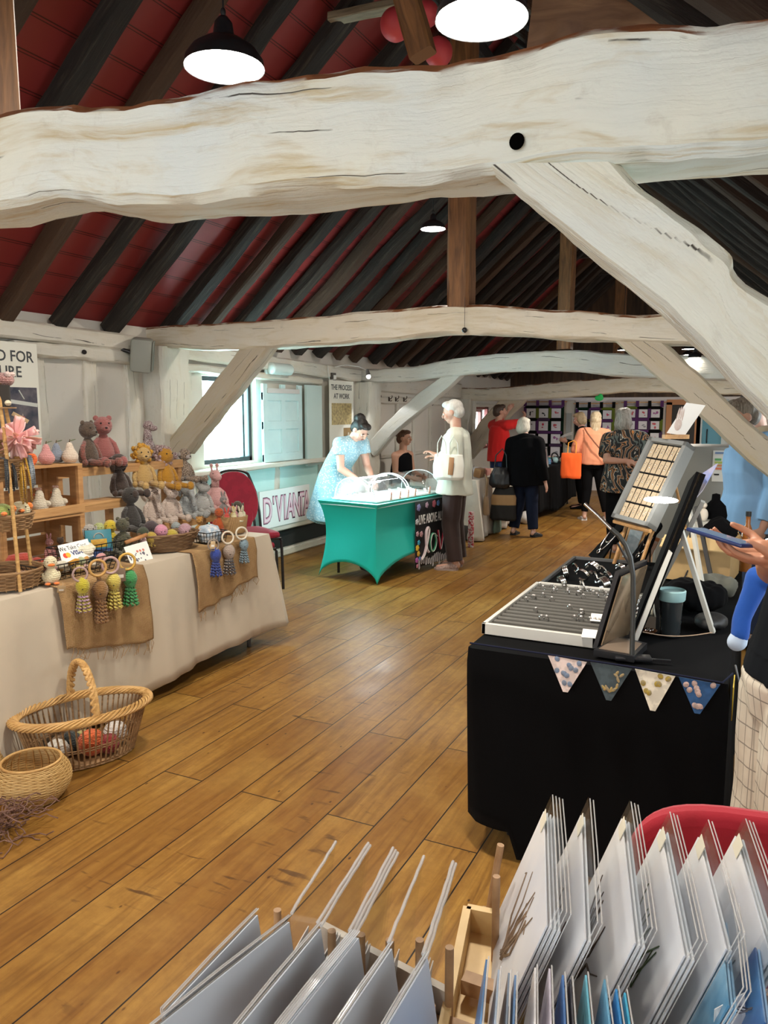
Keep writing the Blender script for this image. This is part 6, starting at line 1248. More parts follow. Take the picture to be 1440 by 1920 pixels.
for i, f in enumerate((.16, .30, .43, .55, .80, .95)):
    p = TM @ V((.0 - .045, .12 + f * 1.08, TH + .028)); s = thing('clothes_peg', 'pinkish wooden clothes peg clipped along the display tray, %s from the near end' % ordn(i), 'peg', p, TR, 'pegs along the display tray')
    for e in (1, -1): mb = MB(); mb.box((0, .007 * e, .028), (.010, .007, .075), (.10 * e, .1, 0), .001); obj('peg_half', mb, plain((.48, .24, .17), .6), s)
    mb = MB(); mb.cyl((-.008, 0, .03), (.008, 0, .03), .004, n=8); obj('spring', mb, plain((.6, .6, .6), .3, 1.), s)
# black banner with lettering hanging at the aisle side
t = thing('lettered_banner', 'black hanging banner lettered LIVE ABOVE ALL WITH love in doodle colours', 'banner', TM @ V((.012, .62, .06)), TR); M0 = Matrix(((0, 0, 1, 0), (1, 0, 0, 0), (0, 1, 0, 0), (0, 0, 0, 1))); bw, bh = .74, .655
mb = MB(); mb.grid(lambda u, v: (.006 * math.sin(u * 22) * (1 - v) + .004, u * bw, v * bh), 40, 6); obj('cloth', mb, plain((.010, .010, .012), .7), t, solid=.003)
W8 = plain((.80, .78, .76), .6); text('lettering', 'LIVE ABOVE ALL WITH', .13, W8, t, M0 @ Matrix.Translation((.05, .43, .013)), sx=.50, bold=.002, ext=.001)
def stroke(pts, c, r=.011, inner_c=None, nm='love_letter'):
    P_ = []
    n = len(pts)
    for i in range(n - 1):
        p0, p1, p2, p3 = pts[max(i - 1, 0)], pts[i], pts[i + 1], pts[min(i + 2, n - 1)]
        for k in range(6):
            u = k / 6; P_.append(tuple(.5 * (2 * p1[q] + (p2[q] - p0[q]) * u + (2 * p0[q] - 5 * p1[q] + 4 * p2[q] - p3[q]) * u * u + (3 * p1[q] - p0[q] - 3 * p2[q] + p3[q]) * u ** 3) for q in (0, 1)))
    P_.append(pts[-1]); mb = MB(); mb.tube([(.012, x, z) for x, z in P_], r, 6); obj(nm, mb, plain(c, .6), t)
    mb = MB(); mb.tube([(.012 + r * .7, x, z) for x, z in P_], r * .45, 5); obj(nm, mb, plain(inner_c or (.8, .8, .78), .6), t)
stroke([(.10, .07), (.17, .14), (.24, .34), (.22, .38), (.19, .33), (.20, .18), (.24, .13)], (.62, .50, .52), .014); stroke([(.36, .30), (.30, .30), (.27, .22), (.30, .13), (.36, .15), (.385, .23), (.36, .29), (.40, .27)], (.03, .25, .12)); stroke([(.42, .33), (.44, .25), (.475, .13), (.51, .24), (.535, .31)], (.40, .02, .05)); stroke([(.55, .22), (.62, .26), (.66, .33), (.61, .345), (.575, .27), (.58, .16), (.64, .13), (.70, .18)], (.03, .12, .50))
mb = MB()
for i in range(16):
    x = .05 + i * .043; L_ = rnd.uniform(.05, .12); z = .085 + .02 * math.sin(i); mb.tube([(.014, x, z), (.014, x, z - L_), (.014, x + .008, z - L_ - .01), (.014, x + .018, z - L_), (.014, x + .018, z - .02), (.014, x + .03, z)], .0028, 4)
obj('drip_outlines', mb, plain((.6, .55, .55), .6), t)
for (x, z, r_, c) in ((.03, .20, .032, (.75, .50, .04)), (.055, .25, .026, (.05, .35, .5)), (.05, .14, .028, (.70, .42, .05)), (.02, .08, .028, (.45, .12, .4)), (.07, .09, .02, (.1, .2, .5)), (.03, .34, .026, (.5, .3, .35)), (.05, .60, .036, (.25, .25, .5)), (.20, .61, .03, (.45, .30, .40)), (.34, .61, .038, (.45, .12, .16)), (.42, .61, .03, (.12, .25, .5)), (.56, .615, .03, (.4, .15, .25)), (.02, .46, .03, (.5, .5, .52)), (.03, .02, .02, (.5, .2, .25)), (.10, .33, .03, (.5, .28, .30)), (.60, .06, .02, (.55, .2, .15))):
    mb = MB(); [mb.sph((.012, x + r_ * .55 * math.cos(a), z + r_ * .55 * math.sin(a)), (.005, r_ * .5, r_ * .5), u=8, v=6) for a in (0, 1.26, 2.5, 3.8, 5)]; mb.sph((.014, x, z), (.006, r_ * .35, r_ * .35), u=8, v=6); obj('doodle_flower', mb, plain(c, .6), t)
t = thing('knapsack', 'grey fabric bag lying under the near end of the teal table', 'bag', TM @ V((-.33, .42, .012))); mb = MB(); mb.sph((0, 0, .07), (.17, .12, .07)); obj('bag_body', remesh(mb, .01, 1, .012, 12), fabric((.10, .10, .11)), t, smooth='all')
t = thing('wooden_easel_leg', 'slim pale wooden strut leaning at the far end of the teal table', 'stick', TM @ V((.05, 1.37, 0)), TR, rot=(-.10, 0, TR)); mb = MB(); mb.box((0, 0, .27), (.02, .045, .54)); obj('strut', mb, plain((.52, .42, .33), .6), t)
# ------------------------------------------------------------------ beige bag stall
FL = fabric((.56, .52, .45), (.50, .46, .40), 3, .9)
t = thing('trestle_table', 'table under the beige cloth of the bag stall', 'table', (-3.44, 9.72, 0)); mb = MB(); mb.box((0, 0, .71), (.62, 1.4, .03)); obj('tabletop', mb, cyan_lit_white, t)
for x in (-.26, .26):
    for y in (-.62, .62): mb = MB(); mb.cyl((x, y, 0), (x, y, .70), .013); obj('leg', mb, BLM, t)
tag(obj('tablecloth', cloth_table(-3.78, -3.12, 8.98, 10.46, .745, lambda x, y: .02 + .03 * noise.noise(V((x * 6, y * 6, 4))), .05, 7.7, flare=.04, corner=.09), FL, solid=.002), 'crumpled beige cloth over the bag stall beyond the teal table', 'tablecloth')
def hangbag(label, y, z, w, h, c, c2=None):
    t = thing('canvas_bag', label, 'bag', (-3.035, y, z), group=None); mb = MB(); loft(mb, [(0, 0, 0), (0, 0, .03), (0, 0, h * .8), (0, 0, h)], (.03, .045, .035, .02), (w / 2, w / 2, w / 2, w / 2 * .95), 18); obj('bag_body', remesh(mb, .009, 1, .010, 9), fabric(c, c2, 20), t, smooth='all'); mb = MB(); mb.tube([(0, -w * .28, h), (.01, -w * .2, h + .20), (-.02, 0, h + .27), (.01, w * .2, h + .20), (0, w * .28, h)], .008, 5); obj('handle', mb, fabric(c), t)
hangbag('narrow brown woven bag hanging on the beige cloth', 9.15, .30, .10, .24, (.28, .19, .11)); hangbag('beige canvas tote hanging on the beige cloth', 9.98, .14, .32, .32, (.44, .34, .25), (.50, .40, .30)); hangbag('grey-green bag standing low under the beige cloth', 9.62, .02, .26, .22, (.10, .15, .11))
def simp(nm, label, cat, loc, fn, m, part='body', rz=0): t = thing(nm, label, cat, loc, rz); mb = MB(); fn(mb); obj(part, mb, m, t); return t
s = simp('mesh_pot', 'grey mesh pot with thin sticks at the near end of the beige stall', 'pot', (-3.28, 9.12, .75), lambda mb: mb.lathe([(.001, 0), (.07, 0), (.075, .11), (.07, .11), (.066, .01)], n=20), plain((.10, .10, .11), .5, .6)); mb = MB(); [mb.cyl((.02 * i - .04, .0, .02), (.04 * i - .08, .03, .17), .002, n=5) for i in range(5)]; obj('sticks', mb, BLM, s)
simp('folded_bag', 'tan folded pouch on the beige stall', 'bag', (-3.22, 9.42, .75), lambda mb: mb.box((0, 0, .06), (.10, .20, .12), (0, .2, 0), .02), fabric((.32, .18, .08))); simp('folded_bag', 'dusty rose pouch on the beige stall', 'bag', (-3.24, 9.70, .75), lambda mb: mb.box((0, 0, .05), (.12, .18, .09), (0, .1, 0), .02), fabric((.34, .14, .12))); simp('folded_bag', 'cream folded cloth on the far part of the beige stall', 'cloth', (-3.26, 10.08, .75), lambda mb: mb.box((0, 0, .03), (.22, .40, .05), (0, .05, 0), .02), fabric((.60, .48, .36))); simp('folded_bag', 'grey-blue folded cloth behind the cream one on the beige stall', 'cloth', (-3.5, 10.0, .75), lambda mb: mb.box((0, 0, .035), (.2, .6, .06), (0, .05, 0), .02), fabric((.40, .42, .45)))
simp('storage_box', 'dark box on the floor under the beige stall', 'box', (-3.02, 8.90, 0), lambda mb: mb.box((-.25, .05, .10), (.26, .12, .18), None, .01), plain((.03, .025, .022), .6)); simp('red_fabric_roll', 'red patterned fabric roll standing behind the cream-jacketed man', 'fabric', (-3.0, 8.50, .0), lambda mb: mb.cyl((0, 0, 0), (.0, 0, .42), .035), fabric((.40, .03, .05), (.6, .5, .5), 40))
simp('plastic_bag', 'crumpled white plastic bag on the floor behind the black-coated woman', 'bag', (-2.94, 10.68, 0), lambda mb: mb.sph((0, 0, .08), (.10, .14, .10)), plain((.62, .62, .62), .4))
# ------------------------------------------------------------------ black craft stall with quilts
t = thing('trestle_table', 'table under the black cloth of the far colourful stall', 'table', (-3.2, 12.2, 0)); mb = MB(); mb.box((0, 0, .71), (.60, 2.4, .03)); obj('tabletop', mb, BLM, t)
for x in (-.26, .26):
    for y in (-1.1, 1.1): mb = MB(); mb.cyl((x, y, 0), (x, y, .70), .013); obj('leg', mb, BLM, t)
bm = cloth_table(-3.5, -2.86, 11.0, 13.45, .745, lambda x, y: .03 + .10 * (.5 + .5 * math.sin(y * 3.2 + x)), .03, 3.1, flare=.02, corner=.03); o = obj('tablecloth', bm, fabric((.008, .008, .009), rough=.95), solid=.002); bpy.data.objects[o.name].location = (0, 0, 0); tag(o, 'black cloth over the far colourful stall', 'tablecloth')
rnd = random.Random(21); cols8 = [((.66, .30, .40), 'pink'), ((.10, .25, .45), 'blue'), ((.75, .70, .66), 'white'), ((.60, .15, .10), 'red'), ((.55, .40, .10), 'mustard'), ((.10, .40, .42), 'turquoise'), ((.30, .12, .35), 'purple'), ((.62, .42, .28), 'tan')]; shp = ['pouch', 'box', 'ball', 'purse']
for i in range(26):
    c, n_ = cols8[(i * 5) % 8]; k = shp[i % 4]; y = 11.08 + i * .088; x = -2.95 - rnd.uniform(0, .45); z = .752; sz = rnd.uniform(.035, .065)
    s = thing('craft_' + k, '%s fabric %s, %s along the black stall from its near end' % (n_, k, ordn(min(19, i))) if i < 20 else '%s fabric %s at the far end of the black stall' % (n_, k), 'craft', (x, y, z), rnd.uniform(0, 3)); mb = MB()
    if k == 'box': mb.box((0, 0, sz * .7), (sz * 2, sz * 1.6, sz * 1.4), None, .004)
    elif k == 'ball': mb.sph((0, 0, sz * .8), sz * .8)
    elif k == 'pouch': mb.sph((0, 0, sz * .7), (sz * 1.3, sz * .6, sz * .7))
    else: mb.box((0, 0, sz * .8), (sz * 2, .02, sz * 1.5), (.3, 0, 0), .008)
    obj('body', mb, fabric(c, tuple(min(1, q * 1.7 + .08) for q in c), 60), s)
t = thing('picture_easel', 'pink picture in a black frame propped on the black stall', 'picture', (-2.98, 11.55, .752), math.radians(28), rot=(-.45, 0, math.radians(28))); mb = MB(); mb.box((0, 0, .15), (.26, .012, .32)); obj('frame', mb, BLM, t); mb = MB(); mb.box((0, -.008, .15), (.22, .004, .28)); obj('print', mb, plain((.62, .25, .38), .5, col2=(.7, .45, .4), ns=9), t)
t = thing('ring_dish', 'round black-rimmed dish with pale blue content on the black stall', 'dish', (-2.95, 12.35, .752)); mb = MB(); mb.ring((0, 0, .10), .075, .012, (1, -.6, .3)); obj('rim', mb, BLM, t); mb = MB(); mb.sph((0, 0, .06), (.05, .07, .05)); obj('content', mb, fabric((.4, .62, .66)), t)
# quilts
def quilt(label, x0, x1, cols, rows, seed, zt=1.74):
    rnd = random.Random(seed); w = (x1 - x0); p = w / cols; h = p * rows + .04; Y = GY - .10; t = thing('hanging_quilt', label, 'quilt', ((x0 + x1) / 2, Y, zt - h)); K = [(.004, .004, .004), (.08, .02, .10), (.004, .004, .004), (.10, .13, .01), (.006, .02, .01), (.05, .02, .06)]
    mb = MB(); mb.box((0, .006, h / 2), (w, .012, h)); obj('backing', mb, fabric(K[0]), t)
    for c in range(cols + 1):
        for r in range(rows):
            mb = MB(); mb.box((-w / 2 + c * w / cols, -.003, h - p * (r + .5) - .02), (.055, .008, p)); obj('border_strip', mb, fabric(rnd.choice(K)), t)
    for r in range(rows + 1):
        for c in range(cols):
            mb = MB(); mb.box((-w / 2 + (c + .5) * w / cols, -.004, h - p * r - .02), (p, .008, .05)); obj('border_strip', mb, fabric(rnd.choice(K)), t)
    for r in range(rows):
        for c in range(cols):
            x = -w / 2 + (c + .5) * w / cols; z = h - p * (r + .5) - .02; mb = MB(); mb.box((x, -.006, z), (p - .07, .01, p - .07)); q = obj('picture_square', mb, fabric((.66, .64, .66)), t); mb = MB(); a = rnd.random() * 6
            for k in range(3): mb.sph((x + rnd.uniform(-.04, .04), -.012, z + rnd.uniform(-.045, .035)), (rnd.uniform(.01, .03), .003, rnd.uniform(.008, .03)), u=8, v=6)
            obj('applique', mb, fabric(rnd.choice([(.5, .03, .08), (.02, .02, .025), (.35, .12, .3), (.3, .3, .33), (.55, .1, .12)])), q)
    for c in range(cols + 1): mb = MB(); mb.box((-w / 2 + c * w / cols, 0, h + .05), (.06, .02, .12)); obj('hanging_tab', mb, fabric(rnd.choice(K[:3])), t)
    mb = MB(); mb.cyl((-w / 2 - .08, 0, h + .08), (w / 2 + .08, 0, h + .08), .01); obj('rod', mb, pine2, t)
quilt('left-hand picture quilt of white squares in black and purple borders, beside the person in red', -4.40, -3.62, 3, 5, 4, 1.70); quilt('picture quilt with purple and lime borders between the other two', -3.33, -2.62, 3, 5, 8, 1.66); quilt('picture quilt with lime hanging tabs behind the patterned-blouse woman', -2.40, -1.72, 3, 5, 15, 1.68)
mb = MB(); mb.sph((0, 0, 0), (.07, .012, .045), u=14, v=8); mb.sph((.02, 0, .02), (.04, .012, .05)); o = obj('green_paper_star', mb, plain((.02, .55, .12), .6)); o.location = (-2.355, 12.72, 1.80); tag(o, 'bright green crumpled paper shape pinned to the farthest beam', 'decoration')
for x, lab in ((-3.50, 'pale wall panel between the two left quilts'), (-2.53, 'white moulded wall panel between the centre and right quilts')):
    t = thing('moulded_panel_wall', lab, 'panel', (x, GY - .03, .1)); mb = MB(); mb.box((0, 0, .85), (.22, .05, 1.7)); obj('board', mb, plain((.50, .46, .38), .6), t, bevel=.005); mb = MB(); mb.box((0, -.03, 1.1), (.10, .02, .7)); obj('inset', mb, plain((.30, .30, .27), .5), t)
for n_, (x, w_, c, cf, lab) in enumerate(((-1.33, .42, (.012, .008, .006), (.42, .18, .07), 0), (-.82, .34, (.10, .30, .40), (.45, .50, .50), 0))):
    mb = MB(); mb.box((x, GY - .02, .86), (w_, .04, 1.72)); o = struct('door_%d' % (n_ + 1), mb, plain(c, .5))
    mb = MB(); [mb.box((x + s * (w_ / 2 + .05), GY - .05, .88), (.10, .08, 1.76)) for s in (1, -1)]; mb.box((x, GY - .05, 1.76), (w_ + .2, .08, .10)); q = obj('door_frame', mb, plain(cf, .55), o); mb = MB(); mb.tube([(x - .08, GY - .06, 1.25), (x - .08, GY - .12, 1.2), (x - .08, GY - .12, 1.05), (x - .08, GY - .06, 1.0)], .012, 6); obj('door_handle', mb, BLM, o)
# fridge-like appliance with an energy label
t = thing('appliance', 'grey waist-high appliance with a coloured energy label behind the jewellery boards', 'appliance', (-.50, 7.28, 0), math.radians(8)); mb = MB(); mb.box((0, 0, .65), (.62, .6, 1.30), None, .006); obj('cabinet', mb, plain((.22, .22, .20), .5), t); mb = MB(); mb.box((.33, .02, .65), (.05, .60, 1.31)); obj('white_side', mb, plain((.80, .84, .86), .4), t); mb = MB(); mb.box((.19, -.303, 1.14), (.15, .004, .26)); o = obj('energy_label', mb, plain((.62, .62, .58), .5), t)
for z, w_, c in ((1.25, .13, (.15, .22, .36)), (1.195, .05, (.10, .35, .12)), (1.17, .06, (.35, .45, .1)), (1.145, .07, (.55, .25, .1)), (1.12, .08, (.6, .16, .08))): mb = MB(); mb.box((.13 + w_ / 2, -.307, z), (w_, .003, .018)); obj('label_bar', mb, plain(c, .5), o)
mb = MB(); mb.box((.235, -.307, 1.18), (.03, .003, .02)).box((.15, -.307, 1.07), (.04, .003, .012)).box((.225, -.307, 1.07), (.03, .003, .012)); obj('label_print', mb, BLK, o)
# red paper lanterns and boards seen over the closest beam
for px, py, r_, lab in ((742, 46, .09, 'red round paper lantern partly behind the slanting strut, over the closest beam'), (800, 26, .07, 'small red paper lantern between strut and largest pendant'), (985, 128, .09, 'red paper lantern just beyond the largest pendant, at its lower edge'), (822, 98, .08, 'pinkish red paper lantern low behind the closest beam, by the strut')):
    q = at(px, py, Y=4.3); t = thing('paper_lantern', lab, 'lantern', q); mb = MB(); mb.sph((0, 0, 0), r_, u=24, v=16); obj('globe', mb, plain((.55, .06, .05), .6, col2=(.48, .04, .05)), t); mb = MB(); mb.cyl((0, 0, r_), (0, 0, r_ + .35), .003, n=5); obj('cord', mb, cordm, t)
a = at(745, -60, Y=3.4); b = at(792, 105, Y=3.4); tag(bar('slanting_strut', a, b, .11, .09, M['oak'], n=10, rough=.004, up=(0, 1, 0)), 'dull brown slanting strut behind the closest beam by the largest pendant', 'beam')
a = at(622, 38, Y=4.6); b = at(752, 8, Y=4.6); tag(bar('split_plank', a, b, .05, .10, brownwood('grey_plank', (.12, .09, .05), (.30, .24, .15), (3, 30, 1)), n=10, rough=.006, up=(0, 1, 0)), 'weathered split plank high between the two upper pendants', 'plank')
a = at(1000, 35, Y=4.0); b = at(1230, 10, Y=4.0); tag(bar('curved_collar', a, b + V((.3, 0, -.05)), .18, .42, brownwood('umber_board', (.13, .06, .03), (.26, .14, .07), (2, 9, 1)), n=14, rough=.02, seed=4), 'wide rough brown board above the closest beam, right of the largest pendant', 'beam')
# dark knob on a wire on the arched beam
q = at(871, 619, Y=BAY[1] - .03); t = thing('hanging_ball', 'small black knob hanging on a wire before the arched cream beam', 'knob', q); mb = MB(); mb.sph((0, 0, 0), .019); obj('knob', mb, BLM, t); mb = MB(); mb.cyl((0, 0, 0), (0, 0, .22), .0015, n=5); obj('wire', mb, BLM, t)

AQ_GLOW = plain((.50, .80, .77), .55, col2=(.58, .84, .82), ns=3)  # cyan glow of the window bay put into the panel colour
for i, (y0, y1, z0, z1, lab) in enumerate(((5.50, 7.02, .37, .99, 'wall panel with cyan glow in its colour below the window, nearer part'), (7.10, 7.93, .37, .99, 'wall panel with cyan glow in its colour below the shutter'))):
    t = thing('glow_tint_panel', lab, 'panel', (WX + .004, (y0 + y1) / 2, z0)); mb = MB(); mb.box((0, 0, (z1 - z0) / 2), (.012, y1 - y0, z1 - z0)); obj('board', mb, AQ_GLOW, t)
# ------------------------------------------------------------------ jewellery stall
VB = fabric((.0025, .0025, .003), rough=.95); SIL = plain((.80, .79, .77), .18, 1.)
t = thing('trestle_table', 'table under the long black cloth of the jewellery stall', 'table', (-.47, 3.48, 0)); mb = MB(); mb.box((0, 0, .72), (.74, 1.80, .03)); obj('tabletop', mb, BLM, t)
for x in (-.3, .3):
    for y in (-.8, .8): mb = MB(); mb.cyl((x, y, 0), (x, y, .71), .014); obj('leg', mb, BLM, t)
tag(obj('tablecloth', cloth_table(-.90, -.045, 2.53, 4.46, .758, lambda x, y: .012 + (.10 if y < 3 and x < -.7 else 0), .02, 5.5, flare=.02, corner=-.03), VB, solid=.002), 'long black cloth over the jewellery stall with bunting along its top', 'tablecloth')
# bunting
FP = [((.05, .07, .08), (.42, .30, .10), 'dark grey bunting flag with leaf print'), ((.62, .58, .48), (.45, .33, .06), 'cream bunting flag with mustard pineapple print'), ((.02, .07, .18), (.55, .40, .36), 'navy bunting flag with pink pineapple print'), ((.60, .50, .47), (.20, .28, .42), '')]
def flag(x0, x1, zt, drop, k, lab):
    t = thing('bunting_flag', lab, 'bunting', ((x0 + x1) / 2, 2.492, zt)); w_ = x1 - x0
    mb = MB(); mb.poly([(-w_ / 2, 0, 0), (w_ / 2, 0, -.006), (.008, -.012, -drop), (-.008, -.012, -drop)], .003, (0, -1, 0)); obj('cloth', mb, fabric(FP[k][0], tuple(x * 1.3 for x in FP[k][0]), 30), t); rnd = random.Random(int(x0 * 1000)); mb = MB()
    for i in range(11 if k != 1 else 7):
        v = rnd.random() ** 1.3 * .72; hw = w_ / 2 * (1 - v) * .75; mb.sph((rnd.uniform(-hw, hw), -.0022 - .012 * v, -v * drop - .008), (.0045 + .004 * (k > 0), .0012, .010), (0, rnd.uniform(-1, 1), 0), 8, 5)
    obj('print_motifs', mb, fabric(FP[k][1], tuple(min(1, x * .5 + .1) for x in FP[k][1]), 90), t); return t
flag(-.460, -.328, .782, .118, 0, 'dark grey bunting flag with leaf print, below the black mirror case'); flag(-.318, -.196, .778, .125, 1, 'cream bunting flag with mustard pineapple print, middle of the row'); flag(-.186, -.066, .772, .105, 2, 'navy bunting flag with pink pineapple print, nearest the checked trousers'); flag(-.60, -.470, .784, .115, 3, 'pale pink and blue bunting flag beside the dark grey leafy one')
mb = MB(); mb.tube([(-.88, 2.500, .786), (-.6, 2.494, .786), (-.33, 2.490, .784), (-.06, 2.490, .774), (-.035, 2.6, .772)], .0035, 6); tag(obj('bunting_tape', mb, fabric((.012, .014, .03))), 'dark tape carrying the bunting along the jewellery stall edge', 'tape')
t = thing('bunting_flag', 'yellow bunting flag folded round the corner beside the checked trousers', 'bunting', (-.028, 2.56, .75)); mb = MB(); mb.poly([(0, -.03, 0), (0, .10, 0), (.0, .03, -.13)], .003, (1, 0, 0)); obj('cloth', mb, fabric((.55, .38, .03)), t)
# trays
def tray(label, x0, x1, y0, y1, h, rim, bed): 
    t = thing('display_tray', label, 'tray', ((x0 + x1) / 2, (y0 + y1) / 2, .763)); w, d = x1 - x0, y1 - y0; mb = MB()
    for s in (1, -1): mb.box((s * (w / 2 - .008), 0, h / 2), (.016, d, h)).box((0, s * (d / 2 - .008), h / 2), (w, .016, h))
    obj('rim', mb, rim, t, bevel=.002); mb = MB(); mb.box((0, 0, h * .25), (w - .02, d - .02, h * .5)); obj('lining', mb, bed, t); return t
tb = tray('black velvet tray of silver bangles', -.90, -.572, 3.52, 4.27, .032, plain((.10, .10, .10), .4), VB); tr = tray('white tray with grey ridged lining full of silver rings', -.905, -.478, 2.70, 3.50, .042, plain((.62, .60, .55), .5), plain((.04, .04, .038), .8))
mb = MB(); [mb.box((0, -.36 + .052 * i, .026), (.39, .026, .018), None, .006) for i in range(15)]; obj('ridges', mb, plain((.11, .105, .095), .85), tr)
for i, (px, py, r_, w_) in enumerate(((1062, 1078, .042, .030), (1093, 1083, .040, .020), (1112, 1070, .043, .034), (1131, 1074, .036, .014), (1165, 1072, .036, .026), (1055, 1097, .042, .024), (1094, 1104, .040, .010), (1133, 1099, .042, .032), (1142, 1086, .036, .020), (1080, 1070, .036, .006), (1118, 1088, .04, .008))):
    q = at(px, py, Z=.80); s = thing('silver_bangle', 'silver bangle in the black velvet tray, %s counted from its near left' % ordn(i), 'bangle', (q.x, q.y, .815), group='silver bangles in the velvet tray'); a = random.uniform(.3, 1.2)
    ax = (math.cos(a), math.sin(a), .25); mb = MB()
    for k in range(max(1, int(w_ / .008))): mb.ring(V(ax) * (k * .008 - w_ / 2), r_ * random.uniform(.94, 1.04) * .8, .0042, ax, 26, 6, arc=.86, sy=.8)
    obj('bands', mb, SIL, s)
rb = None; rnd = random.Random(9)
for i in range(44):
    if i < 14: y = 3.44 - .052 * (i % 2); x = -.875 + .028 * i
    else: y = 2.78 + .052 * rnd.randint(2, 11); x = rnd.uniform(-.86, -.50)
    if rb is None:
        rb = thing('silver_ring', 'silver ring standing in the ridged grey lining of the white tray', 'ring', (x, y, .80), group='silver rings in the white tray'); mb = MB(); mb.ring((0, 0, 0), .0095, .0016, (0, 1, .1), 20, 6); obj('band', mb, SIL, rb); mb = MB(); mb.sph((0, 0, .011), (.0055, .004, .0045), u=10, v=6); obj('stone', mb, plain((.75, .70, .66), .15, .5), rb)
    else: dup(rb, (x, y, .80), rnd.uniform(-.4, .4))
for i, (px, py) in enumerate(((1120, 1158), (1105, 1188))): q = at(px, py, Z=.81); s = thing('price_label', ('blank white price slip in the ring tray, farther one', 'blank white price slip in the ring tray, nearer one')[i], 'label', (q.x, q.y, .806)); mb = MB(); mb.box((0, 0, .004), (.05, .055, .0015), (.3, 0, .1)); obj('slip', mb, plain((.82, .80, .76), .6), s)
# mirror case
def quadbox(nm, label, cat, Q, th, m, part='panel', grp=None):
    c = sum((V(p) for p in Q), V()) / 4; t = thing(nm, label, cat, c, group=grp); mb = MB(); mb.poly([V(p) - c for p in Q], th); obj(part, mb, m, t, smooth=False); return t, c
yb = 2.66
A = [V((-.470, 2.66, .775)), V((-.400, 2.86, .775)), V((-.345, 2.92, 1.055)), V((-.410, 2.70, 1.045))]
t, c = quadbox('mirror_case', 'black-edged upright mirror case with a brown-reflecting panel beside the ring tray', 'mirror', A, .016, BLM, 'back_panel')
n_ = (A[1] - A[0]).cross(A[3] - A[0]).normalized(); n_ = n_ if n_.dot(V((0, 0, EYE)) - c) > 0 else -n_
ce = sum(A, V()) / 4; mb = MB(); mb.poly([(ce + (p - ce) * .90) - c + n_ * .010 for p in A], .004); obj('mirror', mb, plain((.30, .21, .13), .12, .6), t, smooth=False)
mb = MB(); mb.poly([V((-.470, 2.60, .79)) - c, V((-.335, 2.585, .79)) - c, V((-.315, 2.76, .79)) - c, V((-.42, 2.80, .79)) - c], .022, (0, 0, 1)); obj('base', mb, BLM, t, smooth=False); mb = MB(); mb.poly([V((-.455, 2.615, .7925)) - c, V((-.345, 2.60, .7925)) - c, V((-.33, 2.74, .7925)) - c, V((-.42, 2.775, .7925)) - c], .002, (0, 0, 1)); obj('base_lining', mb, plain((.15, .11, .08), .4), t, smooth=False)
# lamp
t = thing('desk_lamp', 'black bent-neck lamp with a silver arm over the jewellery trays', 'lamp', (-.343, 2.60, .766)); L0 = V((-.343, 2.60, .766)); pt = lambda x, y, Y=2.62: at(x, y, Y=Y) - L0
mb = MB(); mb.box((0.0, 0.02, .008), (.12, .05, .014), (0, 0, .3), .004); mb.box((.07, .03, .006), (.10, .012, .010), (0, 0, .2)); obj('base', mb, BLM, t); mb = MB(); mb.tube([V((0, 0, .01)), pt(1187, 1150), pt(1187, 1080), pt(1182, 1045), pt(1173, 1022), pt(1160, 1004), pt(1146, 992)], .0085, 10); obj('neck', mb, plain((.03, .032, .03), .35), t); mb = MB(); mb.tube([pt(1146, 992), pt(1120, 966), pt(1096, 944)], .0065, 10); label_part(obj('arm', mb, plain((.55, .54, .52), .25, 1.), t), 'silver arm'); mb = MB(); mb.tube([pt(1158, 1018, 2.66), pt(1170, 1040, 2.66), pt(1182, 1062, 2.64)], .004, 8); obj('strut', mb, BLM, t)
# necklace stands
def bust(label, b, tp, w):
    t = thing('necklace_stand', label, 'necklace stand', b); u = (tp - b); n = V((-.75, -.6, .3)).normalized(); x = u.cross(n).normalized(); n = x.cross(u).normalized(); L_ = u.length; Mx = Matrix((x, u.normalized(), n)).transposed().to_4x4(); P_ = []
    for (f, ww) in ((0, 1.25), (.25, 1.05), (.5, .85), (.68, .62), (.74, .5), (.80, .60), (.88, .72), (.95, .62), (1., .25)): P_.append((ww * w / 2, f * L_))
    mb = MB(); mb.poly([(a, c, .005) for a, c in P_] + [(-a, c, .005) for a, c in P_[::-1]], .012, (0, 0, 1)); bmesh.ops.transform(mb.bm, matrix=Mx, verts=mb.bm.verts); obj('velvet_form', mb, VB, t, bevel=.003); mb = MB(); mb.cyl((0, L_ * .6, -.01), (0, L_ * .1, -L_ * .35), .004, m=Mx); obj('prop', mb, BLM, t)
    s = thing('silver_necklace', 'silver necklace on ' + label, 'necklace', b); 
    for (f, d_) in ((.66, .22), (.66, .42), (.60, .14)): mb = MB(); mb.tube([(w * .30 * math.cos(a), L_ * (f - d_ * math.sin(a) ** 1.2 if 0 < a < PI else f), .010) for a in [PI * i / 16 for i in range(17)]], .0022, 5, ); bmesh.ops.transform(mb.bm, matrix=Mx, verts=mb.bm.verts); obj('chain', mb, SIL, s)
    mb = MB(); mb.ring((0, L_ * .20, .012), w * .10, .003, (0, 0, 1), 16, 5).sph((0, L_ * .26, .012), (.006, .008, .004)); bmesh.ops.transform(mb.bm, matrix=Mx, verts=mb.bm.verts); obj('pendant', mb, SIL, s)
bust('black velvet necklace stand nearest the aisle', V((-.80, 4.34, .768)), V((-.655, 4.40, .985)), .115); bust('black velvet necklace stand under the grey earring board', V((-.575, 4.28, .768)), V((-.462, 4.36, 1.0)), .115)
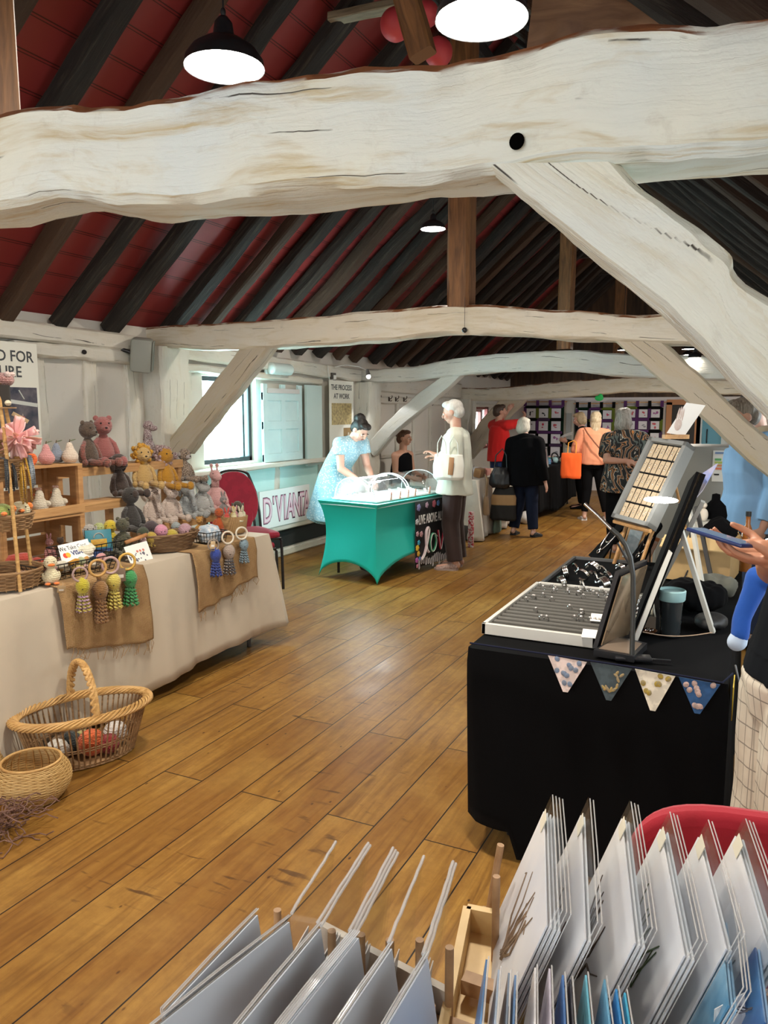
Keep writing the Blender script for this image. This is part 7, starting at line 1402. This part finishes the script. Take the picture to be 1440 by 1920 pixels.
# earring board
BL = at(1148, 970, Y=4.2); Wv = V((.133, .247, -.072)) * 1.08; Uv = (V((.20, .0, .37)) * 1.07)
BR = at(1215, 988, Y=4.06); TLp = at(1218, 820, Y=4.37)
x_ = (BR - BL); y_ = (TLp - BL); W_ = x_.length * 1.02; H_ = y_.length; Mx = basis(BL, x_, y_); y_ = Mx.to_3x3() @ V((0, 1, 0))
t = thing('earring_board', 'tilted grey-framed black board displaying rows of cream earring cards', 'display board', BL); Mb = Matrix.Translation(-BL) @ Mx; zs = 1 if (Mx.to_3x3() @ V((0, 0, 1))).dot(V((0, 0, EYE)) - BL) > 0 else -1
mb = MB(); mb.box((W_ / 2, H_ / 2, -.03 * zs), (W_ - .02, H_ - .02, .02), m=Mb); obj('backing', mb, VB, t); mb = MB(); g = .022
for cx, cy, sx_, sy_ in ((g / 2, H_ / 2, g, H_), (W_ - g / 2, H_ / 2, g, H_), (W_ / 2, g / 2, W_, g), (W_ / 2, H_ - g / 2, W_, g)): mb.box((cx, cy, -.025 * zs), (sx_, sy_, .075), m=Mb)
obj('frame', mb, plain((.24, .25, .25), .5), t)
cw = (W_ - 2 * g) / 6; chh = (H_ - 2 * g) / 5; ec = None; es = plain((.85, .8, .7), .2, .9); rws = ['top', 'second', 'third', 'fourth', 'bottom']
for r in range(5):
    mb = MB(); mb.box((W_ / 2, H_ - g - chh * (r + 1), -.016 * zs), (W_ - 2 * g, .004, .008), m=Mb); obj('shelf_lip', mb, BLM, t)
    for c_ in range(6):
        p = Mx @ V((g + cw * (c_ + .5), H_ - g - chh * (r + .52), -.012 * zs)); lab = 'cream earring card, %s row, %s from the aisle side of the grey board' % (rws[r], ordn(c_))
        if ec is None:
            ec = thing('earring_card', lab, 'earrings', (0, 0, 0), group='earring cards on the grey board'); mb = MB(); mb.box((0, 0, 0), (cw * .84, chh * .88, .0016)); obj('card_slip', mb, plain((.60, .48, .33), .7), ec); mb = MB(); mb.ring((0, chh * .12, .002 * zs), .006, .0009, (0, 0, 1), 14, 5).sph((0, -chh * .12, .003 * zs), (.004, .006, .003), u=8, v=6); mb.cyl((0, chh * .08, .002 * zs), (0, -chh * .1, .002 * zs), .0007, n=5); obj('earring', mb, es, ec); rr = ec
        else:
            rr = dup(ec, label=lab)
        rr.rotation_mode = 'QUATERNION'; rr.location = p; rr.rotation_quaternion = (Mx.to_3x3() @ Matrix.Rotation(random.uniform(-.05, .05), 3, 'Z')).to_quaternion()
t = thing('board_easel', 'low pale wooden easel carrying the grey earring board', 'easel', (BL.x, BL.y, .765)); d0 = BL - V(t.location); bk = Mx.to_3x3() @ V((0, 0, -.085 * zs))
for f in (.15, .85):
    mb = MB(); p = x_.normalized() * W_ * f; a = d0 + p + bk; mb.tube([V((a.x - .06, a.y - .02, .0)), a - y_ * .02, a + y_ * H_ * .85], .010, 6); obj('rail', mb, pine2, t)
mb = MB(); a = d0 + x_.normalized() * W_ * .5 + bk + y_ * H_ * .8; mb.tube([a, V((a.x + .14, a.y + .08, 0))], .008, 6); obj('prop', mb, pine2, t)
mb = MB(); mb.tube([d0 - y_ * .012 + bk * .3, d0 + x_.normalized() * W_ - y_ * .012 + bk * .3], .012, 6); obj('ledge', mb, pine2, t)
Q = [at(1250, 812, Y=4.30), at(1284, 817, Y=4.34), at(1323, 760, Y=4.36), at(1287, 755, Y=4.32)]; t, c = quadbox('hand_picture', 'white picture card showing a hand, standing above the grey earring board', 'picture', Q, .002, plain((.78, .76, .73), .6), 'sheet'); Mq = basis(Q[0] - c, Q[1] - Q[0], Q[3] - Q[0]); w_ = (Q[1] - Q[0]).length; h_ = (Q[3] - Q[0]).length; zz = .0015 if (Mq.to_3x3() @ V((0, 0, 1))).dot(V((0, 0, EYE)) - c) > 0 else -.0035
mb = MB(); mb.sph((w_ * .5, h_ * .28, zz), (w_ * .2, h_ * .17, .001), u=12, v=6, m=Mq); [mb.cap(V((w_ * (.34 + .1 * i), h_ * .38, zz)), V((w_ * (.36 + .1 * i), h_ * (.72 + .05 * (i in (1, 2))), zz)), .0045, .003, 8) for i in range(0)]; [mb.sph((w_ * (.36 + .095 * i), h_ * (.58 + .04 * (i in (1, 2))), zz), (w_ * .04, h_ * .2, .001), (0, 0, -.06 + .03 * i), 8, 6, m=Mq) for i in range(4)]; obj('printed_hand', mb, plain((.50, .38, .33), .6, col2=(.62, .52, .48), ns=40), t)
t = thing('card_holder', 'small pale wooden block holding the hand picture', 'holder', (Q[0] + Q[1]) / 2 - V((0, 0, .012))); mb = MB(); mb.box((0, 0, 0), (.13, .04, .022), (0, 0, .5)); obj('block', mb, pine2, t)
# framed prints lying below the board
def frp(label, q4, c1, c2, fr):
    t, c = quadbox('framed_print', label, 'picture', q4, .012, fr, 'frame'); ce = sum(q4, V()) / 4; n_ = (q4[1] - q4[0]).cross(q4[3] - q4[0]).normalized(); n_ = n_ if n_.dot(V((0, 0, EYE)) - c) > 0 else -n_; mb = MB(); mb.poly([(p - ce) * .76 + n_ * .008 + ce - c for p in q4], .003); obj('print', mb, plain(c1, .3, col2=c2, ns=30), t, smooth=False)
frp('blue-grey framed print leaning between the two necklace stands', [at(1160, 1052, Y=4.42), at(1188, 1056, Y=4.44), at(1212, 990, Y=4.52), at(1180, 984, Y=4.50)], (.38, .48, .52), (.62, .68, .70), pine2); frp('orange-wood framed print behind the farther necklace stand', [at(1196, 1060, Y=4.45), at(1212, 1062, Y=4.47), at(1238, 1010, Y=4.5), at(1222, 1004, Y=4.48)], (.5, .45, .42), (.6, .3, .2), plain((.42, .16, .07), .5))
# open box of silver packets
t = thing('packet_box', 'open pale box of clear packets with silver jewellery behind the mirror case', 'box', (-.41, 3.18, .766), .15); mb = MB(); [mb.box(p, s) for p, s in (((0, 0, .01), (.13, .36, .015)), ((-.065, 0, .03), (.006, .36, .05)), ((.065, 0, .03), (.006, .36, .05)), ((0, -.18, .03), (.13, .006, .05)), ((0, .18, .03), (.13, .006, .05)))]; obj('box_shell', mb, plain((.62, .58, .48), .6), t)
for i in range(7): s = thing('silver_packet', 'clear packet with silver jewellery in the pale open box', 'packet', t.matrix_basis @ V((0, -.14 + .046 * i, .045)), .15, 'silver packets in the pale box'); mb = MB(); mb.box((0, 0, .0), (.10, .028, .05), (.5, 0, .1), .003); obj('packet_film', mb, FILM, s); mb = MB(); [mb.sph((random.uniform(-.04, .04), 0, random.uniform(-.015, .015)), (.012, .006, .01), u=8, v=6) for k in range(5)]; obj('contents', mb, SIL, s)
# big leaning boards with easel legs
Y_ = 2.92; u0 = at(1180, 1198, Z=.768); u1 = at(1306, 884, Y=3.02); dirn = u1 - u0; wv = V((-.03, .30, 0)); wv = wv - dirn.normalized() * wv.dot(dirn.normalized()); nrm = dirn.cross(wv).normalized(); nrm = nrm if nrm.x > 0 else -nrm
def slab(nm, label, cat, off, th, m, part, sc0=0., sc1=1., w=1.):
    a = u0 + nrm * off + dirn * sc0; b = u0 + nrm * off + dirn * sc1; Q = [a, a + wv * w, b + wv * w, b]; c = sum(Q, V()) / 4; t = thing(nm, label, cat, c); mb = MB(); mb.poly([p - c for p in Q], th, -nrm); mb2 = mb; obj(part, mb2, m, t, smooth=False); return t, Q, c
t, Q, c = slab('leaning_board', 'long black-edged board leaning over the jewellery stall, seen edge-on', 'board', 0, .034, VB, 'black_slab'); t, Q, c = slab('leaning_canvas', 'tan canvas with a blue painted corner behind the black-edged board', 'picture', .010, .009, plain((.34, .23, .12), .7), 'canvas', .0, 1.0, .9)
Qc = [at(1297, 942, Y=3.03), at(1318, 918, Y=3.06), at(1346, 868, Y=3.12), at(1310, 892, Y=3.08)]
t, c = quadbox('painted_canvas', 'small canvas with blue-violet brushwork beside the top of the black-edged board', 'picture', Qc + [], .012, plain((.16, .22, .50), .5, col2=(.42, .34, .28), ns=9), 'canvas')
def leg2(label, pts, w_, m, nm='easel_leg'):
    c = V(pts[0]); t = thing(nm, label, 'easel', c); mb = MB(); a, b = V(pts[0]) - c, V(pts[1]) - c; mb.cyl(a, b, w_ * .62, n=4); obj('strut', mb, m, t, smooth=False)
CW = plain((.50, .48, .43), .6); t = thing('folding_easel', 'pale folding easel behind the black-edged board, joined by a slack cord', 'easel', at(1275, 985, Y=3.0)); c = V(t.location)
for nm, a, b in (('front_leg', at(1188, 1208, Z=.768), at(1276, 985, Y=3.0)), ('rear_leg', at(1337, 1186, Z=.768), at(1272, 978, Y=3.0)), ('front_leg', at(1218, 1135, Z=.80), at(1318, 940, Y=3.1))): mb = MB(); mb.cyl(a - c, b - c, .0115, n=4); obj(nm, mb, CW, t, smooth=False)
mb = MB(); a = at(1192, 1182, Z=.80); b = at(1335, 1186, Z=.785); mb.tube([a.lerp(b, i / 10) - c - V((0, 0, .018 * math.sin(PI * i / 10))) for i in range(11)], .0022, 5); obj('cord', mb, plain((.35, .24, .16), .8), t)
t = thing('folding_easel', 'second easel with black and pale legs beyond the box', 'easel', at(1300, 940, Y=3.9)); c = V(t.location)
for a, b, m in ((at(1322, 1130, Z=.79), at(1292, 950, Y=3.9), CW), (at(1338, 1105, Z=.79), at(1306, 950, Y=3.92), BLM)): mb = MB(); mb.cyl(a - c, b - c, .012, n=4); obj('leg', mb, m, t, smooth=False)
# tumbler, cardboard box, dark bags
t = thing('travel_tumbler', 'dark transparent tumbler with a mint green lid on the jewellery stall', 'cup', (-.262, 2.99, .764)); mb = MB(); mb.lathe([(.001, .0), (.036, 0), (.042, .13), (.044, .15)], n=28); obj('cup_body', mb, plain((.02, .024, .026), .12), t); mb = MB(); mb.lathe([(.0455, .135), (.049, .14), (.0505, .172), (.047, .176), (.04, .168), (.001, .168)], n=28); label_part(obj('lid', mb, plain((.28, .45, .45), .45), t), 'mint green lid')
t = thing('cardboard_box', 'brown cardboard box behind the folding easel on the jewellery stall', 'box', (-.235, 4.15, .764), -.1); mb = MB(); mb.box((0, 0, .105), (.32, .34, .20)); obj('carton', mb, plain((.50, .33, .14), .8, col2=(.42, .27, .12)), t, smooth=False); 
for e in (1, -1): mb = MB(); mb.box((0, .2 * e, .20), (.30, .12, .006), (-.35 * e, 0, 0)); obj('flap', mb, plain((.55, .38, .18), .8), t)
def lump(nm, label, loc, r, m, cat, seed, fold=.02): t = thing(nm, label, cat, loc); mb = MB(); mb.sph((0, 0, r[2]), r).sph((r[0] * .4, 0, r[2] * 1.3), V(r) * .6); obj('fabric_mass', remesh(mb, .007, 1, fold, 14, seed), m, t, smooth='all'); return t
lump('black_bag', 'crumpled black cloth bag behind the tumbler', (-.22, 3.42, .764), (.14, .12, .065), VB, 'bag', 2); lump('black_hat', 'black pointed cloth heap above the cardboard box', (-.15, 4.05, .972), (.08, .08, .05), VB, 'cloth', 5); lump('black_bag', 'small black bag beside the rear easel leg', (-.13, 3.15, .764), (.06, .08, .03), plain((.012, .012, .013), .6), 'bag', 6, .01)
lump('olive_cloth', 'dull olive cloth folded next to the black bag', (-.14, 3.75, .764), (.10, .07, .05), fabric((.10, .10, .08)), 'cloth', 8)
t = thing('white_figurine', 'small white seated figurine on a carton behind the folding easel', 'figurine', (-.21, 4.30, .972)); mb = MB(); mb.box((0, 0, .03), (.16, .12, .06)); obj('plinth', mb, plain((.42, .42, .38), .6), t); mb = MB(); mb.sph((-.03, 0, .09), (.022, .02, .035)).sph((-.03, 0, .14), .015); obj('figure', mb, plain((.68, .60, .50), .6), t)
t = thing('necklace_bust', 'black display bust on the far right corner of the jewellery stall', 'necklace stand', (-.19, 4.40, .972)); mb = MB(); mb.lathe([(.001, 0), (.04, .0), (.05, .02), (.06, .08), (.05, .13), (.022, .16), (.02, .19), (.001, .195)], n=24, sy=.6); obj('form', mb, VB, t)
t = thing('amber_bottle', 'small amber bottle behind the phone', 'bottle', (-.03, 4.4, .764)); mb = MB(); mb.lathe([(.001, 0), (.03, 0), (.03, .20), (.012, .25), (.012, .29), (.001, .29)], n=18); obj('glass', mb, plain((.30, .10, .02), .15), t); mb = MB(); mb.cyl((0, 0, .29), (0, 0, .315), .014); obj('cap', mb, BLM, t)
t = thing('jewellery_dish', 'tiny copper dish of trinkets beside the tumbler', 'dish', (-.335, 2.98, .765)); mb = MB(); mb.lathe([(.001, 0), (.02, 0), (.03, .012), (.028, .013), (.018, .004), (.001, .004)], n=18); obj('dish_body', mb, plain((.45, .18, .08), .3, .8), t); mb = MB(); [mb.sph((random.uniform(-.015, .015), random.uniform(-.015, .015), .012), .006, u=8, v=6) for k in range(7)]; obj('trinkets', mb, SIL, t)
t = thing('power_cable', 'thin black cable looping off the jewellery stall beside the checked trousers', 'cable', (-.03, 2.60, .74)); mb = MB(); mb.tube([(0, .1, .03), (.03, .02, -.06), (.05, -.02, -.20), (.035, -.05, -.30), (.055, -.05, -.22), (.045, -.06, -.05), (.03, -.08, -.12), (.05, -.12, -.18), (.09, -.12, -.16)], .0035, 6); obj('wire', mb, BLM, t); mb = MB(); mb.box((.035, -.05, -.10), (.02, .02, .10), (0, .2, 0), .004); obj('plug_block', mb, BLM, t)
# blue sleeve of another person's arm, body left out, pale cuff for the hand
t = thing('blue_arm_sleeve', 'bright blue knitted jumper sleeve hanging from the phone holder\'s waist', 'jumper', (.10, 2.55, .98)); mb = MB(); a = at(1418, 1085, Y=2.62) - V(t.location); b = at(1392, 1160, Y=2.60) - V(t.location); d = at(1388, 1190, Y=2.59) - V(t.location); mb.cap(a + V((.14, 0, .04)), a, .045, .038, 12).cap(a, b, .038, .028, 12).cap(b, d, .028, .026, 12); obj('sleeve', remesh(mb, .006, 2, .006, 16), fabric((.01, .07, .34), rough=.9), t, smooth='all')
mb = MB(); a = d; mb.cap(a, a + V((-.008, 0, -.025)), .024, .028, 12); label_part(obj('cuff_lining', remesh(mb, .006, 2, .006, 16), fabric((.45, .56, .72)), t, smooth='all'), 'pale blue cuff in place of the hand')

a, b = at(1207, 931, Y=3.98), at(1272, 944, Y=3.98); t = thing('glow_bar', 'added glowing bar standing in for the bright glow before the grey earring board', 'lamp', a); mb = MB(); c = V(a); mb.sph((b - a) / 2, ((b - a).length / 2, .014, .016), (0, 0, math.atan2((b - a).y, (b - a).x)), 18, 10); obj('bulb', mb, emis((1, .95, .85), 25), t); mb = MB(); mb.tube([(b - a), (b - a) + V((.05, .02, -.05)), (b - a) + V((.07, .02, -.30)), V((.20, -.02, .766 - c.z))], .004, 6); obj('stem', mb, BLM, t)  # added glowing ellipsoid and stem for the bright spot on the board
# ------------------------------------------------------------------ print and card stall closest to the camera
RED = fabric((.42, .012, .03), (.38, .01, .025), 14, .75)
def redchair():
    t = thing('padded_chair', 'bright red padded chair back behind the tall prints', 'chair', (.02, 1.55, 0), math.radians(8)); mb = MB(); mb.box((0, 0, 0), (.46, .42, .08), None, .03); o = obj('seat', mb, RED, t, sub=1); o.location = (0, .0, .46)
    prof = [(.22 * (abs(math.cos(a)) ** .6) * (1 if math.cos(a) >= 0 else -1), .19 * (abs(math.sin(a)) ** .6) * (1 if math.sin(a) >= 0 else -1)) for a in [2 * PI * i / 48 for i in range(48)]]
    mb = MB(); mb.poly([(x, 0, z) for x, z in prof], .05, (0, -1, 0)); o = obj('backrest', mb, RED, t, bevel=.018); o.location = (0, -.18, .735); o.rotation_euler = (.14, 0, 0)
    for s in (1, -1):
        for e in (1, -1): mb = MB(); mb.cyl((s * .2, e * .19, 0), (s * .2, e * .17, .44), .0125); obj('leg', mb, BLM, t)
    mb = MB(); mb.tube([(-.19, -.16, .44), (-.19, -.23, .62), (.19, -.23, .62), (.19, -.16, .44)], .0125, 8); obj('back_frame', mb, BLM, t)
redchair()
TS = thing('card_table', 'table of the print stall right below the camera', 'table', (-.28, .55, 0)); mb = MB(); mb.poly([(-.22, -.45, .735), (.75, -.45, .735), (.75, .62, .735), (-.06, .62, .735), (-.085, .355, .735), (-.22, .32, .735)], .03, (0, 0, 1)); obj('tabletop', mb, plain((.05, .045, .04), .7), TS)
for x, y in ((-.16, -.38), (.68, -.38), (.68, .55), (-.14, .22)): mb = MB(); mb.cyl((x, y, 0), (x, y, .71), .014); obj('leg', mb, BLM, TS)
WELD = plain((.66, .66, .66), .06, Alpha=.55)
rnd = random.Random(3); PEG = plain((.30, .17, .08), .6, col2=(.40, .24, .12), ns=30)
def sleeve_pack(nm, label, far, near, lean, hgt, n, gap, face, face2, top=(.82, .84, .86), film=True, cat='print', ns=9, motif=None, grp=None, film_up=.03, sheet_top=0.):
    """a bundle of prints in clear sleeves; far/near are the ends of its top edge"""
    far, near = V(far), V(near); c = (far + near) / 2; t = thing(nm, label, cat, c, group=grp); e = near - far; dn = V((-math.sin(lean), 0, -math.cos(lean))); dn = (dn - e.normalized() * dn.dot(e.normalized())).normalized(); nx = e.cross(dn).normalized(); nx = nx if nx.x > 0 else -nx
    for k in range(n):
        o = nx * gap * k; a, b = far - c + o + dn * film_up + e * .012, near - c + o + dn * film_up - e * .012; mb = MB(); mb.poly([a, b, b + dn * (hgt - film_up), a + dn * (hgt - film_up)], .0022, nx); obj('print_sheet' if k else 'front_sheet', mb, face if k == 0 else plain(top, .5), t, smooth=False)
        if film:
            mb = MB(); a2, b2 = far - c + o, near - c + o; j = rnd.uniform(-.004, .004)
            mb.poly([a2 - nx * .0015 + V((0, 0, j)), b2 - nx * .0015, b2 + dn * hgt - nx * .0015, a2 + dn * hgt - nx * .0015]); sl = obj('clear_sleeve', mb, FILM, t, smooth=False); mb = MB(); mb.tube([a2 + nx * .001, a2.lerp(b2, .5) + nx * .001 - dn * .002, b2 + nx * .001], .0010, 5); mb.tube([b2 + nx * .001, b2 + nx * .001 + dn * hgt * .9], .0008, 4); obj('welded_edge', mb, WELD, sl, smooth=False)
    for s_ in ((1,) if motif else ()):
        mb = MB(); m0 = far - c + dn * film_up - nx * .0026
        u0_, v0_ = rnd.uniform(.35, .6), rnd.uniform(.75, .95)
        for k in range(9):
            a = rnd.uniform(-.5, .5); pts = [m0 + e * (u0_ + a * f * .6 + .03 * math.sin(f * 7 + k)) + dn * (hgt * .9 * (v0_ - f * rnd.uniform(.25, .6))) for f in (0, .25, .5, .75, 1)]
            mb.tube(pts, [.004, .003, .0022, .0016, .001], 4)
        obj('printed_scene', mb, plain(motif, .5, col2=tuple(x * .5 for x in motif), ns=60), t)
    return t, c, nx, dn
GREY = lambda: plain((.80, .79, .78), .35, col2=(.64, .66, .71), ns=4)
tips = [((1035, 1490), (1045, 1702), 4, (.30, .20, .12)), ((1105, 1497), (1119, 1728), 2, (.20, .12, .10)), ((1182, 1503), (1213, 1735), 3, (.16, .11, .08)), ((1255, 1522), (1307, 1758), 3, (.10, .16, .07)), ((1327, 1537), (1386, 1745), 2, (.35, .10, .06)), ((1397, 1535), (1470, 1760), 3, (.08, .05, .04))]
for i, (f, n, k, mo) in enumerate(tips):
    F_, N_ = at(*f, Z=1.0), at(*n, Z=1.0)
    labs = ['bundle of tall prints in clear sleeves nearest the wooden tray, with blue-white edges', 'second bundle of tall sleeved prints from the wooden tray, mostly plain white', 'third bundle of tall sleeved prints from the wooden tray, with brown branches', 'fourth bundle of tall sleeved prints from the wooden tray, with green touch', 'fifth bundle of tall sleeved prints from the wooden tray, with red-brown antlers', 'sixth and last bundle of tall sleeved prints, cut by the photo edge']
    t, c, nx, dn = sleeve_pack('sleeved_print', labs[i], F_, N_, math.radians(21), .235, k, .0055, GREY(), None, motif=mo, grp='tall sleeved prints')
    mb = MB(); p = F_ + (N_ - F_) * .06 - c - nx * .003 + dn * .018; e = (N_ - F_).normalized(); mb.poly([p, p + e * .035, p + e * .035 + dn * .022, p + dn * .022], .001, nx); obj('price_sticker', mb, plain((.72, .66, .52), .6), t, smooth=False)
t, c, nx, dn = sleeve_pack('sleeved_print', 'blue sea print in a clear sleeve in front of the tall white prints', at(1372, 1688, Z=.985), at(1392, 1850, Z=.985), math.radians(21), .22, 3, .004, plain((.06, .22, .40), .3, col2=(.25, .45, .60), ns=14), None, top=(.35, .60, .80)); mb = MB(); q = at(1375, 1880, Z=.93) - c; e = V((0, -1, 0)); 
t, c = quadbox('price_card', 'small white handwritten price card on the blue sea print', 'label', [at(1337, 1950, Z=.90), at(1400, 1950, Z=.90), at(1396, 1862, Z=.955), at(1340, 1893, Z=.945)], .001, plain((.80, .80, .78), .5), 'slip'); mb = MB(); Mq = basis(at(1337, 1950, Z=.90) - c, V((1, .3, 0)), V((0, .3, 1)))
for k in range(3): q = at(1352 + 8 * k, 1905 - 4 * k, Z=.9375) - c; mb.tube([q + V((0, 0, .004)), q + V((.010, .004, .007)), q + V((.018, .008, .004)), q + V((.026, .01, .008))], .0008, 4)
obj('handwriting', mb, plain((.1, .1, .12), .6), t)
sleeve_pack('sleeved_print', 'dark blue sleeved print at the photo edge below the tall prints', at(1440, 1740, Z=.99), at(1462, 1880, Z=.99), math.radians(21), .22, 2, .004, plain((.03, .10, .30), .3, col2=(.1, .25, .5), ns=14), None, top=(.3, .5, .75))
# flat cards row, nearest
GD = lambda: plain((.13, .12, .105), .3, col2=(.28, .26, .24), ns=5)
near_l = [((480, 1703), (300, 1890)), ((541, 1715), (255, 1940)), ((598, 1728), (400, 1965)), ((658, 1743), (490, 1950)), ((731, 1765), (590, 1970)), ((798, 1784), (690, 1960))]
nl = ['shortest pack of cards in clear sleeves, farthest from the wooden tray', 'second pack of low sleeved cards, long blue-white top edge', 'third pack of low sleeved cards, glittering top edge', 'fourth pack of low sleeved cards, thickest of the row', 'fifth pack of low sleeved cards', 'sixth pack of low sleeved cards, beside the dowels next to the wooden tray']
for i, (f, n) in enumerate(near_l): sleeve_pack('sleeved_card', nl[i], at(*f, Z=.93), at(*n, Z=.93), math.radians(-9), .13, (2, 2, 2, 5, 2, 2)[i], .003, GD(), None, top=(.66, .72, .80), cat='card', motif=(.16, .13, .11), grp='low sleeved cards', film_up=.008)
far_l = [((630, 1578), (546, 1712)), ((690, 1580), (596, 1730)), ((737, 1590), (655, 1745)), ((795, 1605), (728, 1768)), ((850, 1615), (793, 1790))]
fl = ['empty-looking clear sleeve at the far row, farthest from the tray', 'second clear sleeve of the far row, glittering edge', 'third clear sleeve of the far row, doubled edge', 'fourth clear sleeve of the far row, thin with bright glints', 'fifth clear sleeve of the far row, closest to the wooden tray']
for i, (f, n) in enumerate(far_l):
    F_, N_ = at(*f, Z=.93), at(*n, Z=.93); t = thing('clear_sleeve', fl[i], 'sleeve', (F_ + N_) / 2, group='clear sleeves of the far row'); c = V(t.location); e = N_ - F_
    for k in range((1, 2, 3, 1, 2)[i]):
        mb = MB(); o = V((.004 * k, 0, -.003 * k)); mb.poly([F_ - c + o, N_ - c + o, N_ - c + o + V((-.02, 0, -.15)), F_ - c + o + V((-.02, 0, -.15))]); sl = obj('film', mb, FILM, t, smooth=False); mb = MB(); mb.tube([F_ - c + o + e * f_ + V((rnd.uniform(-.0007, .0007), 0, rnd.uniform(-.0005, .0005))) for f_ in (0, .1, .2, .3, .4, .5, .6, .7, .8, .9, 1)], .0024, 6); obj('welded_edge', mb, WELD, sl, smooth=False)
        mb = MB(); mb.poly([F_ - c + o + e * .5 + V((-.012, 0, -.085)), N_ - c + o + V((-.012, 0, -.085)), N_ - c + o + V((-.02, 0, -.15)), F_ - c + o + e * .5 + V((-.02, 0, -.15))], .0015, (1, 0, 0)); obj('inserted_card', mb, plain((.60, .57, .54), .6), t, smooth=False)
# dowel rack
t = thing('dowel_rack', 'wooden card rack with upright dowels and a pale rail', 'rack', (-.44, .86, .742)); c = V(t.location); a = at(590, 1722, Z=.80); b = at(840, 1870, Z=.80); mb = MB(); d = (b - a).normalized(); 
R0, R1 = at(600, 1735, Z=.815), at(838, 1862, Z=.815); mb.poly([R0 - c, R1 - c, R1 - c - V((0, 0, .05)), R0 - c - V((0, 0, .05))], .012, (0, -1, 0)); obj('pale_rail', mb, plain((.62, .55, .46), .6), t, smooth=False)
mb = MB(); R2, R3 = R0 + V((-.06, -.17, -.03)), R1 + V((-.05, -.17, -.03)); mb.poly([R2 - c, R3 - c, R3 - c - V((0, 0, .03)), R2 - c - V((0, 0, .03))], .014, (0, -1, 0)); mb.poly([R0 - c - V((0, 0, .05)), R1 - c - V((0, 0, .05)), R3 - c - V((0, 0, .03)), R2 - c - V((0, 0, .03))], .008, (0, 0, 1)); obj('rack_base', mb, PEG, t, smooth=False)
for px, py in ((622, 1745), (677, 1752), (731, 1762), (787, 1762), (843, 1776)):
    p = at(px, py, Z=.885) - c; mb = MB(); mb.cyl(p, V((p.x, p.y, .0)), .006, n=10); obj('dowel', mb, PEG, t)
for px, py in ((520, 1706), (808, 1885), (448, 1796)):
    p = at(px, py, Z=.86) - c; mb = MB(); mb.cyl(p, V((p.x, p.y, .0)), .006, n=10); obj('dowel', mb, PEG, t)
# pale tray and its peg
TRY = plain((.62, .42, .17), .5, col2=(.70, .50, .24), ns=12); a, b2, d2, e2 = at(880, 1700, Z=.80), at(834, 1930, Z=.80), at(1010, 1700, Z=.80), at(1010, 1960, Z=.80)
t = thing('wooden_tray', 'pale wooden tray beside the tall sleeved prints', 'tray', (-.26, .97, .742)); c = V(t.location); a = V((-.385, 1.10, .80)); b2 = V((-.318, .80, .80)); d2 = V((-.10, 1.14, .80)); e2 = V((-.05, .84, .80))
def rail(p, q, nm='side'): mb = MB(); w_ = (q - p).cross(V((0, 0, 1))).normalized() * .013; mb.poly([p - c + w_ / 2, q - c + w_ / 2, q - c - w_ / 2, p - c - w_ / 2], .055, (0, 0, 1)); obj(nm, mb, TRY, t, smooth=False)
rail(a, b2); rail(a, d2); rail(b2, e2); rail(d2, e2); mb = MB(); mb.poly([a - c - V((0, 0, .04)), b2 - c - V((0, 0, .04)), e2 - c - V((0, 0, .04)), d2 - c - V((0, 0, .04))], .01, (0, 0, 1)); obj('bottom', mb, TRY, t, smooth=False)
for px, py in ((931, 1643), (1000, 1690)): p = at(px, py, Z=.90) - c; mb = MB(); mb.cyl(p, V((p.x, p.y, .012)), .0058, n=10); obj('peg', mb, PEG, t)
for x, y in ((-.345, .96), (-.335, .87)): mb = MB(); mb.box((x - c.x + .03, y - c.y, .04), (.05, .022, .022)); obj('notch_block', mb, PEG, t)
# small blue-edged cards
sm = [(915, 1793, 'navy'), (938, 1812, 'grey-blue'), (957, 1818, 'slate'), (969, 1822, 'denim'), (1006, 1808, 'white'), (1033, 1810, 'lilac-white'), (1058, 1822, 'blue'), (1072, 1830, 'dark'), (1101, 1822, 'aqua'), (1136, 1830, 'sky blue'), (1158, 1848, 'bright blue'), (1174, 1855, 'turquoise-blue')]
CC = {'navy': (.03, .12, .28), 'grey-blue': (.25, .32, .42), 'slate': (.12, .16, .22), 'denim': (.08, .18, .36), 'white': (.50, .50, .52), 'lilac-white': (.45, .42, .50), 'blue': (.06, .16, .40), 'dark': (.02, .02, .03), 'aqua': (.12, .38, .50), 'sky blue': (.15, .40, .62), 'bright blue': (.04, .25, .60), 'turquoise-blue': (.05, .35, .55)}
for i, (px, py, nmc) in enumerate(sm):
    F_ = at(px, py, Z=.95); N_ = F_ + V((.045, -.17, 0)); sleeve_pack('greeting_card', 'small %s greeting card, bright-edged, in the row before the tall prints' % nmc, F_, N_, math.radians(8), .12, 1, .003, plain(CC[nmc], .3, col2=tuple(min(1, x * 1.8) for x in CC[nmc]), ns=16), None, cat='card', film=True, grp='small greeting cards', film_up=.003)
t = thing('card_box', 'low wooden box holding the small greeting cards', 'box', (-.17, .75, .742)); mb = MB(); mb.box((0, 0, .045), (.34, .012, .09)).box((.02, -.16, .045), (.34, .012, .09)).box((.18, -.08, .045), (.012, .17, .09)).box((-.17, -.08, .045), (.012, .17, .09)).box((0, -.08, .006), (.34, .16, .01)); obj('box_shell', mb, PEG, t)
t = thing('print_rack', 'dark wooden rack supporting the tall sleeved prints', 'rack', (-.12, 1.0, .742)); mb = MB(); mb.box((0, .13, .02), (.50, .014, .04)).box((0, -.12, .02), (.50, .014, .04)); obj('rail', mb, PEG, t)
for i in range(6): mb = MB(); mb.cyl((-.24 + .085 * i, .13, .02), (-.22 + .085 * i, .13, .16), .006, n=8); obj('peg', mb, PEG, t)

sc.cycles.transparent_max_bounces = 32
